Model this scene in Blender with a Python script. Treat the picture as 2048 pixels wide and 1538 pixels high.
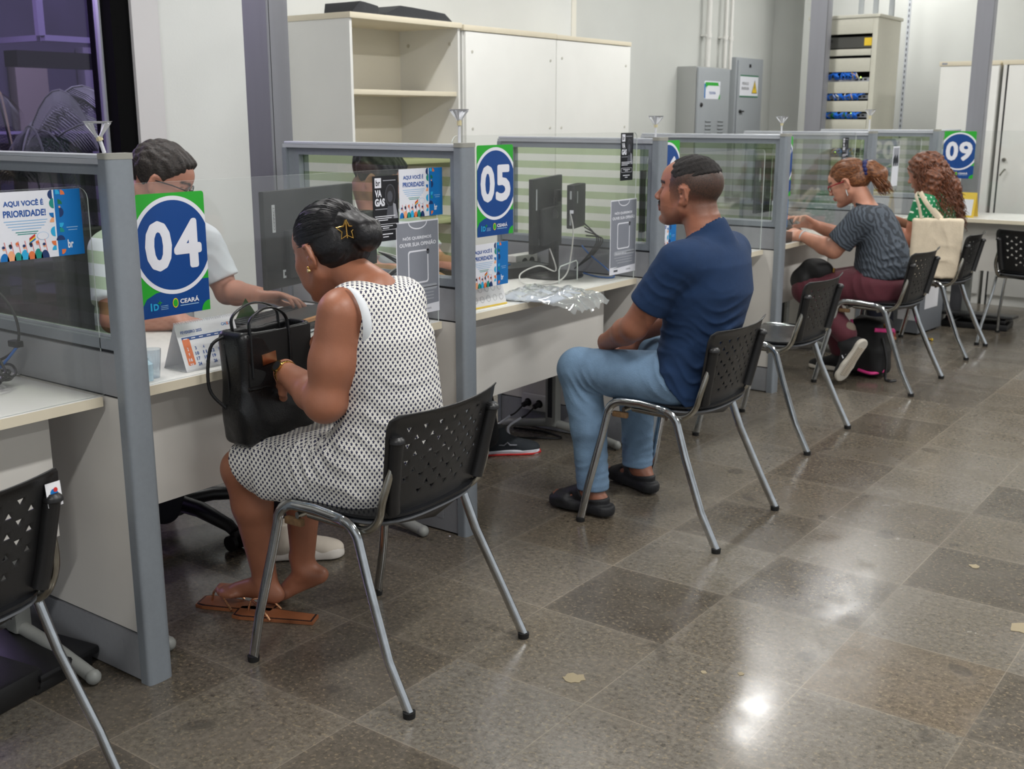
import bpy, bmesh, math, random
import numpy as np
from mathutils import Vector, Matrix, Euler
for o in list(bpy.data.objects): bpy.data.objects.remove(o)
SC = bpy.context.scene
COL = SC.collection
rnd = random.Random(7)

# ---------------------------------------------------------------- camera
def make_camera():
    th, ro, ya = 0.234813, 0.000397, 0.634019
    F = Vector((-math.sin(ya)*math.cos(th), math.cos(ya)*math.cos(th), -math.sin(th)))
    R = Vector((math.cos(ya), math.sin(ya), 0)); U = R.cross(F)
    R2 = R*math.cos(ro)+U*math.sin(ro); U2 = -R*math.sin(ro)+U*math.cos(ro)
    cd = bpy.data.cameras.new('camera'); cam = bpy.data.objects.new('camera', cd); COL.objects.link(cam)
    m = Matrix((R2, U2, -F)).transposed().to_4x4(); m.translation = Vector((2.34386, -1.5831, 1.44962))
    cam.matrix_world = m
    cd.sensor_width = 36; cd.lens = 2238.06/2048*36; cd.clip_start = .05
    cd.dof.use_dof = True; cd.dof.focus_distance = 2.9; cd.dof.aperture_fstop = 7.1
    SC.camera = cam
make_camera()
# ---------------------------------------------------------------- world, exposure
SC.view_settings.view_transform = 'Standard'; SC.view_settings.look = 'None'
SC.view_settings.exposure = 0.0; SC.view_settings.gamma = 1; SC.view_settings.use_curve_mapping = False
W = bpy.data.worlds.new('world'); SC.world = W; W.use_nodes = True
W.node_tree.nodes['Background'].inputs[0].default_value = (.92, .96, 1, 1)
W.node_tree.nodes['Background'].inputs[1].default_value = .62
def area(name, loc, rot, sx, sy, power, color=(1, 1, 1)):
    d = bpy.data.lights.new(name, 'AREA'); d.shape = 'RECTANGLE'; d.size = sx; d.size_y = sy
    d.energy = power; d.color = color
    o = bpy.data.objects.new(name, d); COL.objects.link(o); o.location = loc; o.rotation_euler = rot
    return o
CEIL = 3.25
# fluorescent rows in the ceiling (the light of the tubes; their fittings are built below)
LAMPS = [(-.95, 8.15, 1.2), (-.95, 5.95, 1.2), (-.95, 3.2, 1.2), (-.95, .6, 1.2),
         (1.9, -2.2, 1.2), (1.9, .6, 1.2), (1.9, 3.4, 1.2), (1.9, 6.2, 1.2), (1.9, 9.0, 1.2), (4.6, .6, 1.2), (4.6, 4.8, 1.2)]
for (lx, ly, ll) in LAMPS:
    area('tube_light', (lx, ly, CEIL-.09), (0, 0, 0), .14, ll, 47 if lx > 0 else 30, (1, .99, .97))
# violet floodlight in the courtyard outside the left window
area('courtyard_floodlight', (-4.6, .6, 2.5), (0, math.radians(-55), 0), .6, 1.8, 70, (.78, .66, 1))
area('facade_fill_light', (-3.6, 3.2, 4.6), (0, math.radians(42), 0), .8, 3.0, 380, (.80, .76, 1))  # added fill without a fitting, brightens the dim facade behind the window

# ---------------------------------------------------------------- materials
MATS = {}
def lin(c):
    return tuple(((v/255)/12.92 if v/255 <= .04045 else ((v/255+.055)/1.055)**2.4) for v in c)
def mat(name, rgb, rough=.5, metal=0, noise=0, nscale=30, bump=0, bscale=60, spec=.5, coat=0, srgb=True, sss=0, sheen=0, stretch=None):
    if name in MATS: return MATS[name]
    c = lin(rgb) if srgb else rgb
    m = bpy.data.materials.new(name); m.use_nodes = True; nt = m.node_tree; b = nt.nodes['Principled BSDF']
    b.inputs['Base Color'].default_value = (*c, 1); b.inputs['Roughness'].default_value = rough
    b.inputs['Metallic'].default_value = metal; b.inputs['Specular IOR Level'].default_value = spec
    b.inputs['Coat Weight'].default_value = coat
    if sheen: b.inputs['Sheen Weight'].default_value = sheen
    if sss:
        b.inputs['Subsurface Weight'].default_value = sss; b.inputs['Subsurface Radius'].default_value = (.012, .005, .003)
        b.inputs['Subsurface Scale'].default_value = 1
    if noise or bump:
        tc = nt.nodes.new('ShaderNodeTexCoord'); src = tc.outputs['Object']
        if stretch:
            mp = nt.nodes.new('ShaderNodeMapping'); mp.inputs['Scale'].default_value = stretch
            nt.links.new(src, mp.inputs[0]); src = mp.outputs[0]
    if noise:
        n = nt.nodes.new('ShaderNodeTexNoise'); n.inputs['Scale'].default_value = nscale; n.inputs['Detail'].default_value = 4
        nt.links.new(src, n.inputs['Vector'])
        r = nt.nodes.new('ShaderNodeMapRange'); r.inputs['From Min'].default_value = .3; r.inputs['From Max'].default_value = .7
        r.inputs['To Min'].default_value = 1-noise; r.inputs['To Max'].default_value = 1+noise
        nt.links.new(n.outputs[0], r.inputs[0])
        mx = nt.nodes.new('ShaderNodeMix'); mx.data_type = 'RGBA'; mx.blend_type = 'MULTIPLY'; mx.inputs[0].default_value = 1
        mx.inputs[6].default_value = (*c, 1)
        cb = nt.nodes.new('ShaderNodeCombineColor')
        for i in range(3): nt.links.new(r.outputs[0], cb.inputs[i])
        nt.links.new(cb.outputs[0], mx.inputs[7]); nt.links.new(mx.outputs[2], b.inputs['Base Color'])
    if bump:
        n2 = nt.nodes.new('ShaderNodeTexNoise'); n2.inputs['Scale'].default_value = bscale; n2.inputs['Detail'].default_value = 6
        nt.links.new(src, n2.inputs['Vector'])
        bp = nt.nodes.new('ShaderNodeBump'); bp.inputs['Strength'].default_value = bump; bp.inputs['Distance'].default_value = .01
        nt.links.new(n2.outputs[0], bp.inputs['Height']); nt.links.new(bp.outputs[0], b.inputs['Normal'])
    MATS[name] = m
    return m
def M_(nt, op, *ins):
    n = nt.nodes.new('ShaderNodeMath'); n.operation = op
    for i, v in enumerate(ins):
        if isinstance(v, (int, float)): n.inputs[i].default_value = v
        else: nt.links.new(v, n.inputs[i])
    return n.outputs[0]
def mixc(nt, f, a, b, blend='MIX'):
    n = nt.nodes.new('ShaderNodeMix'); n.data_type = 'RGBA'; n.blend_type = blend
    for s, v in ((0, f), (6, a), (7, b)):
        if isinstance(v, (int, float)): n.inputs[s].default_value = v
        elif isinstance(v, tuple): n.inputs[s].default_value = (*v, 1) if len(v) == 3 else v
        else: nt.links.new(v, n.inputs[s])
    return n.outputs[2]
def sheet_mat(name, tint, refl=1.0, stripes=False, haze=0.0, tint2=(.75, .82, .68)):
    if name in MATS: return MATS[name]
    m = bpy.data.materials.new(name); m.use_nodes = True; nt = m.node_tree; nt.nodes.clear()
    out = nt.nodes.new('ShaderNodeOutputMaterial'); tr = nt.nodes.new('ShaderNodeBsdfTransparent')
    gl = nt.nodes.new('ShaderNodeBsdfGlossy'); gl.inputs['Roughness'].default_value = .03
    lw = nt.nodes.new('ShaderNodeLayerWeight'); lw.inputs[0].default_value = .5
    tr.inputs[0].default_value = (*tint, 1)
    mx = nt.nodes.new('ShaderNodeMixShader'); f = M_(nt, 'MULTIPLY', M_(nt, 'ADD', M_(nt, 'MULTIPLY', M_(nt, 'POWER', lw.outputs['Facing'], 5.0), .9), .04), refl)
    nt.links.new(f, mx.inputs[0]); nt.links.new(tr.outputs[0], mx.inputs[1]); nt.links.new(gl.outputs[0], mx.inputs[2])
    last = mx.outputs[0]
    if stripes:
        tc = nt.nodes.new('ShaderNodeTexCoord'); sp = nt.nodes.new('ShaderNodeSeparateXYZ'); nt.links.new(tc.outputs['Object'], sp.inputs[0])
        z = M_(nt, 'FRACT', M_(nt, 'DIVIDE', M_(nt, 'SUBTRACT', sp.outputs[2], .905), .0635))
        s = M_(nt, 'LESS_THAN', z, .5)
        c = mixc(nt, s, tint, tint2); nt.links.new(c, tr.inputs[0])
    if haze:
        df = nt.nodes.new('ShaderNodeBsdfDiffuse'); df.inputs[0].default_value = (.8, .85, .85, 1)
        tc = nt.nodes.new('ShaderNodeTexCoord'); n = nt.nodes.new('ShaderNodeTexNoise'); n.inputs['Scale'].default_value = 5; n.inputs['Detail'].default_value = 6
        nt.links.new(tc.outputs['Object'], n.inputs['Vector'])
        h = M_(nt, 'MULTIPLY', n.outputs[0], haze*2)
        m2 = nt.nodes.new('ShaderNodeMixShader'); nt.links.new(h, m2.inputs[0]); nt.links.new(last, m2.inputs[1]); nt.links.new(df.outputs[0], m2.inputs[2])
        last = m2.outputs[0]
    nt.links.new(last, out.inputs[0]); MATS[name] = m
    return m
def floor_mat():
    m = bpy.data.materials.new('granite_tiles'); m.use_nodes = True; nt = m.node_tree; b = nt.nodes['Principled BSDF']
    tc = nt.nodes.new('ShaderNodeTexCoord'); sp = nt.nodes.new('ShaderNodeSeparateXYZ'); nt.links.new(tc.outputs['Object'], sp.inputs[0])
    wn = nt.nodes.new('ShaderNodeTexNoise'); wn.inputs['Scale'].default_value = 6; nt.links.new(tc.outputs['Object'], wn.inputs['Vector'])
    u = M_(nt, 'DIVIDE', M_(nt, 'ADD', sp.outputs[0], 10*.411-.1437), .411)
    v = M_(nt, 'DIVIDE', M_(nt, 'ADD', sp.outputs[1], 20*.409-.1896), .409)
    cu = M_(nt, 'FLOOR', u); cv = M_(nt, 'FLOOR', v)
    cb = nt.nodes.new('ShaderNodeCombineXYZ'); nt.links.new(cu, cb.inputs[0]); nt.links.new(cv, cb.inputs[1])
    wh = nt.nodes.new('ShaderNodeTexWhiteNoise'); wh.noise_dimensions = '2D'; nt.links.new(cb.outputs[0], wh.inputs['Vector'])
    rp = nt.nodes.new('ShaderNodeValToRGB'); cr = rp.color_ramp; cr.interpolation = 'LINEAR'
    cols = [(0, (74, 68, 60)), (.25, (90, 83, 73)), (.5, (102, 95, 84)), (.75, (107, 102, 94)), (.93, (98, 90, 78)), (1, (114, 92, 68))]
    while len(cr.elements) < len(cols): cr.elements.new(.5)
    for e, (p, c) in zip(cr.elements, cols): e.position = p; e.color = (*lin(c), 1)
    nt.links.new(wh.outputs[0], rp.inputs[0])
    def noise(sc, det=5, r=.6):
        n = nt.nodes.new('ShaderNodeTexNoise'); n.inputs['Scale'].default_value = sc; n.inputs['Detail'].default_value = det; n.inputs['Roughness'].default_value = r
        nt.links.new(tc.outputs['Object'], n.inputs['Vector']); return n.outputs[0]
    def mr(x, a, b_, c, d):
        n = nt.nodes.new('ShaderNodeMapRange'); n.inputs[1].default_value = a; n.inputs[2].default_value = b_; n.inputs[3].default_value = c; n.inputs[4].default_value = d
        nt.links.new(x, n.inputs[0]); return n.outputs[0]
    col = rp.outputs[0]
    # granite grain: dark and light flecks
    g1 = mr(noise(62, 5, .75), .36, .64, .62, 1.38)
    col = mixc(nt, 1, col, g1, 'MULTIPLY')
    fl = mr(noise(90, 2, .5), .58, .66, 0, .5); col = mixc(nt, fl, col, lin((150, 134, 108)))
    dk = mr(noise(48, 3, .6), .60, .68, 0, .65); col = mixc(nt, dk, col, lin((56, 52, 46)))
    # worn, paler lanes along the joints and scuffed patches
    wear = mr(noise(2.3, 5, .6), .42, .7, 0, .38); col = mixc(nt, wear, col, lin((116, 110, 101)))
    fu = M_(nt, 'ABSOLUTE', M_(nt, 'SUBTRACT', M_(nt, 'FRACT', u), .5)); fv = M_(nt, 'ABSOLUTE', M_(nt, 'SUBTRACT', M_(nt, 'FRACT', v), .5))
    e = M_(nt, 'MAXIMUM', fu, fv)
    halo = M_(nt, 'MULTIPLY', mr(e, .44, .5, 0, .30), noise(7)); col = mixc(nt, halo, col, lin((134, 127, 116)))
    j = mr(e, .4945, .498, 0, 1); jn = M_(nt, 'MULTIPLY', j, mr(noise(2.2), .35, .65, .05, .6)); col = mixc(nt, jn, col, lin((158, 146, 130)))
    # round dark stains
    st = mr(noise(5.5, 1, .3), .71, .735, 0, .5); col = mixc(nt, st, col, lin((62, 58, 54)))
    nt.links.new(col, b.inputs['Base Color'])
    r1 = mr(noise(4, 5), .3, .7, .14, .34); nt.links.new(r1, b.inputs['Roughness']); b.inputs['Specular IOR Level'].default_value = .5
    bp = nt.nodes.new('ShaderNodeBump'); bp.inputs['Strength'].default_value = .06; bp.inputs['Distance'].default_value = .001
    nt.links.new(noise(60, 5), bp.inputs['Height']); nt.links.new(bp.outputs[0], b.inputs['Normal'])
    return m
WHITE = mat('white_laminate', (222, 221, 217), .42, noise=.02, nscale=8)
WHITED = mat('white_panel', (214, 211, 205), .5, noise=.025, nscale=6)
CREAM = mat('cream_edge_band', (219, 210, 188), .4)
CABW = mat('cabinet_white', (226, 226, 222), .45, noise=.015, nscale=5)
CABC = mat('cabinet_cream', (220, 215, 200), .5)
GREY = mat('grey_powder_metal', (138, 145, 152), .42, metal=.25, noise=.03, nscale=80)
GREYD = mat('grey_laminate', (142, 144, 148), .5, noise=.03, nscale=60)
GREYL = mat('light_grey_rail', (186, 190, 196), .35, metal=.2)
CAPM = mat('grey_plastic_cap', (150, 150, 142), .5)
SEAM = mat('dark_seam', (38, 40, 44), .7)
WALL = mat('painted_wall', (214, 216, 214), .75, noise=.02, nscale=3, bump=.05, bscale=80)
WALLC = mat('cream_wall', (222, 219, 208), .75, noise=.02, nscale=3)
WALLG = mat('grey_wall', (196, 198, 194), .75, noise=.02, nscale=3)
LAV = mat('pale_reveal', (205, 203, 205), .7)
COLM = mat('grey_steel_column', (140, 141, 148), .42, metal=.35, noise=.04, nscale=4, stretch=(6, 6, .4))
CHROME = mat('chrome', (198, 202, 205), .13, metal=1, noise=.12, nscale=25)
CHROMED = mat('worn_chrome', (170, 168, 160), .24, metal=1, noise=.2, nscale=30)
BPL = mat('black_plastic', (30, 30, 31), .38, noise=.12, nscale=30, bump=.06, bscale=300)
BPD = mat('dark_plastic', (22, 22, 24), .45)
GPL = mat('grey_plastic', (98, 101, 106), .5)
VINYL = mat('black_vinyl', (24, 25, 28), .26, bump=.15, bscale=14)
RUST = mat('rusted_bracket', (120, 92, 62), .8, noise=.3, nscale=90)
RUB = mat('black_rubber', (18, 18, 18), .7)
PAPER = mat('white_paper', (232, 232, 236), .6)
BLUE = mat('print_blue', (0, 66, 138), .45); GREEN = mat('print_green', (38, 168, 46), .45)
BLUE2 = mat('print_bright_blue', (0, 110, 184), .45); CYAN = mat('print_cyan', (40, 170, 220), .45)
TEAL = mat('print_teal', (20, 140, 130), .5); ORANGE = mat('print_orange', (226, 118, 66), .5)
PEACH = mat('print_peach', (238, 168, 124), .5); NAVY = mat('print_navy', (22, 52, 104), .5); DGREEN = mat('print_dark_green', (20, 110, 70), .5)
PINKP = mat('print_pink', (226, 150, 150), .5); YEL = mat('print_yellow', (236, 200, 48), .5); TXTB = mat('print_text_blue', (30, 82, 160), .5)
PBLACK = mat('print_black', (26, 27, 32), .4); PGREY = mat('print_grey', (150, 152, 160), .5); PGREYD = mat('print_dark_grey', (78, 80, 88), .5)
PALEB = mat('print_pale_blue', (150, 190, 226), .5); RED = mat('print_red', (200, 44, 40), .5); PWHITE = mat('print_white', (228, 230, 238), .45)
GOLD = mat('gold_metal', (205, 165, 92), .22, metal=1, noise=.1, nscale=60)
ACR = sheet_mat('clear_acrylic', (.985, .99, .985), 1.0, haze=.018)
ACRE = mat('acrylic_edge', (206, 214, 210), .3)
GLS = sheet_mat('striped_screen_glass', (.95, .965, .95), 1.1, stripes=True, haze=.01)
WGL = sheet_mat('dark_window_glass', (.62, .58, .70), 1.0)
FRM = mat('black_window_frame', (8, 8, 9), .9, spec=.1)

# ---------------------------------------------------------------- mesh helpers
class MB:
    """collects shapes with material slots and links them as one mesh object"""
    def __init__(s): s.v = []; s.f = []; s.mi = []; s.sm = []; s.mats = []; s.uv = None
    def slot(s, m):
        if m not in s.mats: s.mats.append(m)
        return s.mats.index(m)
    def add(s, vs, fs, m, smooth=False):
        k = len(s.v); s.v += [tuple(v) for v in vs]; i = s.slot(m)
        for f in fs: s.f.append(tuple(k+a for a in f)); s.mi.append(i); s.sm.append(smooth)
        return s
    def box(s, x0, x1, y0, y1, z0, z1, m, bev=0):
        if x0 > x1: x0, x1 = x1, x0
        if y0 > y1: y0, y1 = y1, y0
        if z0 > z1: z0, z1 = z1, z0
        if bev:
            b = min(bev, (x1-x0)*.45, (y1-y0)*.45, (z1-z0)*.45)
            bm = bmesh.new(); bmesh.ops.create_cube(bm, size=1)
            for v in bm.verts: v.co = Vector(((x0+x1)/2+v.co.x*(x1-x0), (y0+y1)/2+v.co.y*(y1-y0), (z0+z1)/2+v.co.z*(z1-z0)))
            bmesh.ops.bevel(bm, geom=bm.edges[:], offset=b, segments=2, affect='EDGES', profile=.6)
            s.addbm(bm, m, True); return s
        vs = [(x, y, z) for x in (x0, x1) for y in (y0, y1) for z in (z0, z1)]
        return s.add(vs, [(0, 1, 3, 2), (4, 6, 7, 5), (0, 4, 5, 1), (2, 3, 7, 6), (0, 2, 6, 4), (1, 5, 7, 3)], m)
    def addbm(s, bm, m, smooth=False, mtx=None):
        bm.verts.index_update()
        s.add([(mtx @ v.co if mtx else v.co) for v in bm.verts], [[v.index for v in f.verts] for f in bm.faces], m, smooth); bm.free()
        return s
    def obox(s, c, ax, ay, az, sx, sy, sz, m, bev=0):
        t = MB(); t.box(-sx/2, sx/2, -sy/2, sy/2, -sz/2, sz/2, m, bev)
        ax, ay, az = Vector(ax), Vector(ay), Vector(az); c = Vector(c)
        s.add([c+ax*v[0]+ay*v[1]+az*v[2] for v in t.v], t.f, m, bool(bev)); return s
    def tube(s, pts, r, m, n=10, cap=True, flat=1.0, up=None, radii=None):
        pts = [Vector(p) for p in pts]; rings = []; vs = []; fs = []
        T = []
        for i in range(len(pts)):
            a = pts[max(i-1, 0)]; b = pts[min(i+1, len(pts)-1)]; t = (b-a); T.append(t.normalized() if t.length > 1e-9 else Vector((0, 0, 1)))
        ref = Vector(up) if up else (Vector((0, 0, 1)) if abs(T[0].z) < .9 else Vector((1, 0, 0)))
        N = (ref-T[0]*ref.dot(T[0])).normalized()
        for i, p in enumerate(pts):
            if i: N = (N-T[i]*N.dot(T[i])); N = N.normalized() if N.length > 1e-6 else ref
            B = T[i].cross(N); rr = radii[i] if radii else r
            for k in range(n):
                a = 2*math.pi*k/n; vs.append(p+N*math.cos(a)*rr+B*math.sin(a)*rr*flat)
        for i in range(len(pts)-1):
            for k in range(n): fs.append((i*n+k, i*n+(k+1) % n, (i+1)*n+(k+1) % n, (i+1)*n+k))
        if cap: fs.append(tuple(range(n))[::-1]); fs.append(tuple(len(vs)-n+k for k in range(n)))
        return s.add(vs, fs, m, True)
    def cyl(s, a, b, r, m, n=20, r2=None): return s.tube([a, b], r, m, n, radii=[r, r if r2 is None else r2])
    def lathe(s, prof, c, m, n=24, axis='z'):
        vs = []; fs = []
        for (r, z) in prof:
            for k in range(n):
                a = 2*math.pi*k/n; p = (r*math.cos(a), r*math.sin(a), z)
                if axis == 'x': p = (z, p[0], p[1])
                if axis == 'y': p = (p[0], z, p[1])
                vs.append((c[0]+p[0], c[1]+p[1], c[2]+p[2]))
        for i in range(len(prof)-1):
            for k in range(n): fs.append((i*n+k, i*n+(k+1) % n, (i+1)*n+(k+1) % n, (i+1)*n+k))
        return s.add(vs, fs, m, True)
    def ball(s, c, r, m, n=12, sc=(1, 1, 1)):
        bm = bmesh.new(); bmesh.ops.create_uvsphere(bm, u_segments=n, v_segments=max(6, n*2//3), radius=r)
        return s.addbm(bm, m, True, Matrix.Translation(c) @ Matrix.Diagonal((*sc, 1)))
    def prism(s, poly, z0, z1, m, mtx=None, smooth=False):
        n = len(poly); vs = [(x, y, z0) for x, y in poly]+[(x, y, z1) for x, y in poly]
        if mtx: vs = [mtx @ Vector(v) for v in vs]
        fs = [tuple(range(n))[::-1], tuple(range(n, 2*n))]+[(i, (i+1) % n, n+(i+1) % n, n+i) for i in range(n)]
        return s.add(vs, fs, m, smooth)
    def build(s, name, parent=None, sharp=True, loc=None):
        me = bpy.data.meshes.new(name); me.from_pydata(s.v, [], s.f)
        for m in s.mats: me.materials.append(m)
        me.polygons.foreach_set('material_index', s.mi); me.polygons.foreach_set('use_smooth', s.sm); me.update()
        if sharp and any(s.sm):
            try: me.set_sharp_from_angle(angle=math.radians(40))
            except Exception: pass
        o = bpy.data.objects.new(name, me); COL.objects.link(o)
        if parent is not None: o.parent = parent
        if loc: o.location = loc
        return o
def tag(o, label=None, cat=None, group=None, kind=None):
    if label: o['label'] = label
    if cat: o['category'] = cat
    if group: o['group'] = group
    if kind: o['kind'] = kind
    return o
def thing(name, label, cat, loc=(0, 0, 0), rz=0, group=None):
    o = bpy.data.objects.new(name, None); COL.objects.link(o); o.location = loc; o.rotation_euler = (0, 0, rz); o.empty_display_size = .1
    return tag(o, label, cat, group)
def struct(o, label=None): o['kind'] = 'structure'; return o if not label else tag(o, label)
def dup(root, loc, rz=None, label=None, keep=None):
    r = root.copy(); COL.objects.link(r); r.location = loc
    if rz is not None: r.rotation_euler = (0, 0, rz)
    if label: r['label'] = label
    def rec(src, dst):
        for ch in list(src.children):
            c = ch.copy(); COL.objects.link(c); c.parent = dst; rec(ch, c)
    rec(root, r)
    return r
def arc(c, r, a0, a1, n, ax=(1, 0, 0), ay=(0, 0, 1)):
    ax, ay, c = Vector(ax), Vector(ay), Vector(c)
    return [c+ax*r*math.cos(a0+(a1-a0)*i/n)+ay*r*math.sin(a0+(a1-a0)*i/n) for i in range(n+1)]
def smoothpath(pts, n=6):
    pts = [Vector(p) for p in pts]; out = []
    for i in range(len(pts)-1):
        p0 = pts[max(i-1, 0)]; p1 = pts[i]; p2 = pts[i+1]; p3 = pts[min(i+2, len(pts)-1)]
        for k in range(n):
            t = k/n; out.append(.5*((2*p1)+(-p0+p2)*t+(2*p0-5*p1+4*p2-p3)*t*t+(-p0+3*p1-3*p2+p3)*t**3))
    out.append(pts[-1]); return out

# flat prints: layered 2D shapes in local x (right) / y (up), 0.25 mm per layer, on a thin sheet
def textgeo(txt, bold=0.0, res=3):
    cu = bpy.data.curves.new('t', 'FONT'); cu.body = txt; cu.offset = bold; cu.resolution_u = res; cu.size = 1
    ob = bpy.data.objects.new('t', cu); me = ob.to_mesh(); vs = [v.co.copy() for v in me.vertices]; fs = [tuple(p.vertices) for p in me.polygons]
    ob.to_mesh_clear(); bpy.data.objects.remove(ob); bpy.data.curves.remove(cu)
    return vs, fs
TG = {}
def clip(poly, x0, x1, y0, y1):
    for ax, lim, sg in ((0, x0, 1), (0, x1, -1), (1, y0, 1), (1, y1, -1)):
        out = []
        for i in range(len(poly)):
            a, b = poly[i], poly[(i+1) % len(poly)]; da = (a[ax]-lim)*sg; db = (b[ax]-lim)*sg
            if da >= 0: out.append(a)
            if da*db < 0: t = da/(da-db); out.append((a[0]+(b[0]-a[0])*t, a[1]+(b[1]-a[1])*t))
        poly = out
        if not poly: return []
    return poly
class Print(MB):
    L = .00025
    def __init__(s, w, h, m, th=.0012, rad=.0):
        super().__init__(); s.w = w; s.h = h
        if rad:
            pl = []
            for cx, cy, a in ((w-rad, h-rad, 0), (rad, h-rad, 90), (rad, rad, 180), (w-rad, rad, 270)):
                for k in range(5): t = math.radians(a+k*22.5); pl.append((cx+rad*math.cos(t), cy+rad*math.sin(t)))
        else: pl = [(0, 0), (w, 0), (w, h), (0, h)]
        s.prism(pl, -th, 0, m)
    def poly(s, pts, m, l=1, cl=True):
        if cl: pts = clip(pts, 0, s.w, 0, s.h)
        if len(pts) > 2: s.add([(x, y, l*s.L) for x, y in pts], [tuple(range(len(pts)))], m)
    def rect(s, x0, y0, x1, y1, m, l=1): s.poly([(x0, y0), (x1, y0), (x1, y1), (x0, y1)], m, l)
    def ell(s, cx, cy, rx, ry, m, l=1, n=40, a0=0, a1=360, pie=False):
        p = [(cx+rx*math.cos(math.radians(a0+(a1-a0)*k/n)), cy+ry*math.sin(math.radians(a0+(a1-a0)*k/n))) for k in range(n+(1 if a1-a0 < 360 else 0))]
        if pie: p.append((cx, cy))
        s.poly(p, m, l)
    def rrect(s, x0, y0, x1, y1, r, m, l=1):
        p = []
        for cx, cy, a in ((x1-r, y1-r, 0), (x0+r, y1-r, 90), (x0+r, y0+r, 180), (x1-r, y0+r, 270)):
            for k in range(5): t = math.radians(a+k*22.5); p.append((cx+r*math.cos(t), cy+r*math.sin(t)))
        s.poly(p, m, l)
    def heavy(s, txt, x0, y0, x1, y1, m, l, r):
        for k in range(12): a = k*math.pi/6; dx, dy = r*math.cos(a), r*math.sin(a); s.text(txt, x0+r+dx, y0+r+dy, x1-r+dx, y1-r+dy, m, l+k*.16)
        s.text(txt, x0+r, y0+r, x1-r, y1-r, m, l+2.2)
    def text(s, txt, x0, y0, x1, y1, m, l=2, bold=.0):
        k = (txt, bold)
        if k not in TG: TG[k] = textgeo(txt, bold)
        vs, fs = TG[k]
        if not vs: return
        ax = min(v.x for v in vs); bx = max(v.x for v in vs); ay = min(v.y for v in vs); by = max(v.y for v in vs)
        s.add([(x0+(v.x-ax)/(bx-ax+1e-9)*(x1-x0), y0+(v.y-ay)/(by-ay+1e-9)*(y1-y0), l*s.L) for v in vs], fs, m)
def stand_up(o, loc, nrm_deg, tilt=0):
    """print faces direction nrm_deg (world heading of its normal), standing upright, local x to the viewer's right"""
    a = math.radians(nrm_deg); n = Vector((math.cos(a), math.sin(a), 0)); up = Vector((0, 0, 1)); r = up.cross(n)
    if tilt:
        q = Matrix.Rotation(math.radians(tilt), 3, r); n = q @ n; up = q @ up
    m = Matrix((r, up, n)).transposed().to_4x4(); m.translation = Vector(loc); o.matrix_world = m
    return o
# ================================================================ THE SETTING
S = 1.3212; T = .0739
def plane_struct(name, x0, x1, y0, y1, z0, z1, m, label=None):
    b = MB(); b.box(x0, x1, y0, y1, z0, z1, m); o = b.build(name); struct(o, label); return o
plane_struct('floor', -2.62, 8, -7, 12, -.08, 0, floor_mat(), 'polished brown granite tile floor with pale joints')
plane_struct('ceiling', -2.62, 8, -7, 12, CEIL, CEIL+.1, mat('ceiling_white', (225, 225, 222), .8))
# left / back wall with its window opening
b = MB(); b.box(-2.62, -2.4, 1.95, 5.63, 0, CEIL, WALL); b.box(-2.62, -2.4, -7, -2.6, 0, CEIL, WALL); b.box(-2.62, -2.4, -2.6, 1.95, 2.6, CEIL, WALL)
struct(b.build('wall_left'), 'white painted wall between the dark window and the cabinets')
b = MB(); b.box(-2.6, -2.4, 5.63, 9.25, 0, CEIL, WALLG); b.box(-2.41, -2.395, 5.60, 5.66, 0, CEIL, WALLC)
struct(b.build('wall_back'), 'grey white wall with conduits and electrical boxes')
b = MB(); b.box(-2.6, -1.95, 9.2, 9.35, 0, CEIL, WALLG); b.box(-1.97, -1.9, 8.9, 9.35, 0, CEIL, WALLG); b.box(-1.95, 8, 9.0, 9.2, 0, CEIL, WALLG)
struct(b.build('wall_far'), 'pale grey end wall behind the network rack')
b = MB(); b.box(-2.405, -2.36, 1.80, 1.95, 0, CEIL, LAV); struct(b.build('trim_1'), 'pale upright reveal beside the dark window')
# window: black frame, dark glass, thin mullions
b = MB(); b.box(-2.56, -2.38, 1.70, 1.80, 0, 2.6, FRM); b.box(-2.5, -2.46, -2.6, 1.7, 2.55, 2.6, FRM)
b.box(-2.5, -2.46, 1.69, 1.70, 0, 2.6, GREYL); b.box(-2.5, -2.46, -2.6, 1.7, 0, .06, BPD); b.box(-2.5, -2.46, -.6, -.56, 0, 2.6, BPD)
wf = b.build('window_1'); struct(wf, 'dark full-height window with a black frame behind desk 04')
b = MB(); b.box(-2.485, -2.479, -2.6, 1.7, .06, 2.56, WGL); struct(b.build('window_pane', wf))
# courtyard seen through the window
DK = mat('dark_facade', (62, 58, 76), .8, noise=.25, nscale=1.5); DK2 = mat('facade_panel', (112, 108, 124), .7, noise=.1, nscale=2)
VIO = mat('painted_steel_pale', (150, 144, 172), .5); OUTG = mat('courtyard_paving', (70, 66, 76), .9, noise=.2, nscale=2)
plane_struct('courtyard_ground', -9, -2.62, -6, 9, -.1, -.02, OUTG, 'dark paving of the courtyard outside the window')
b = MB(); b.box(-7.2, -7, -6, 9, 0, 7, DK); b.box(-9, -2.62, -6.2, -6, 0, 7, DK); b.box(-9, -2.62, 8.8, 9, 0, 7, DK); b.box(-9, -2.62, -6, 9, 5.6, 5.8, DK)  # facade, plus unseen side walls and lid added to shut out the bright sky
struct(b.build('facade'), 'dark facade across the courtyard, with an added enclosure against the sky')
th = thing('steel_canopy', 'pale violet lit steel frame hanging outside the dark window', 'canopy', (-4.2, 2.6, 0))
b = MB(); b.box(-.03, .03, -.13, 1.2, 1.90, 1.935, VIO); b.build('beam', th)
b = MB(); b.box(-1.2, -.03, -.15, -.12, 1.90, 1.935, VIO); b.build('beam', th)
for y in (-.14, .25):
    b = MB(); b.box(-.02, .02, y-.022, y+.022, 1.93, 4.2, VIO); b.build('hanger', th)
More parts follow.
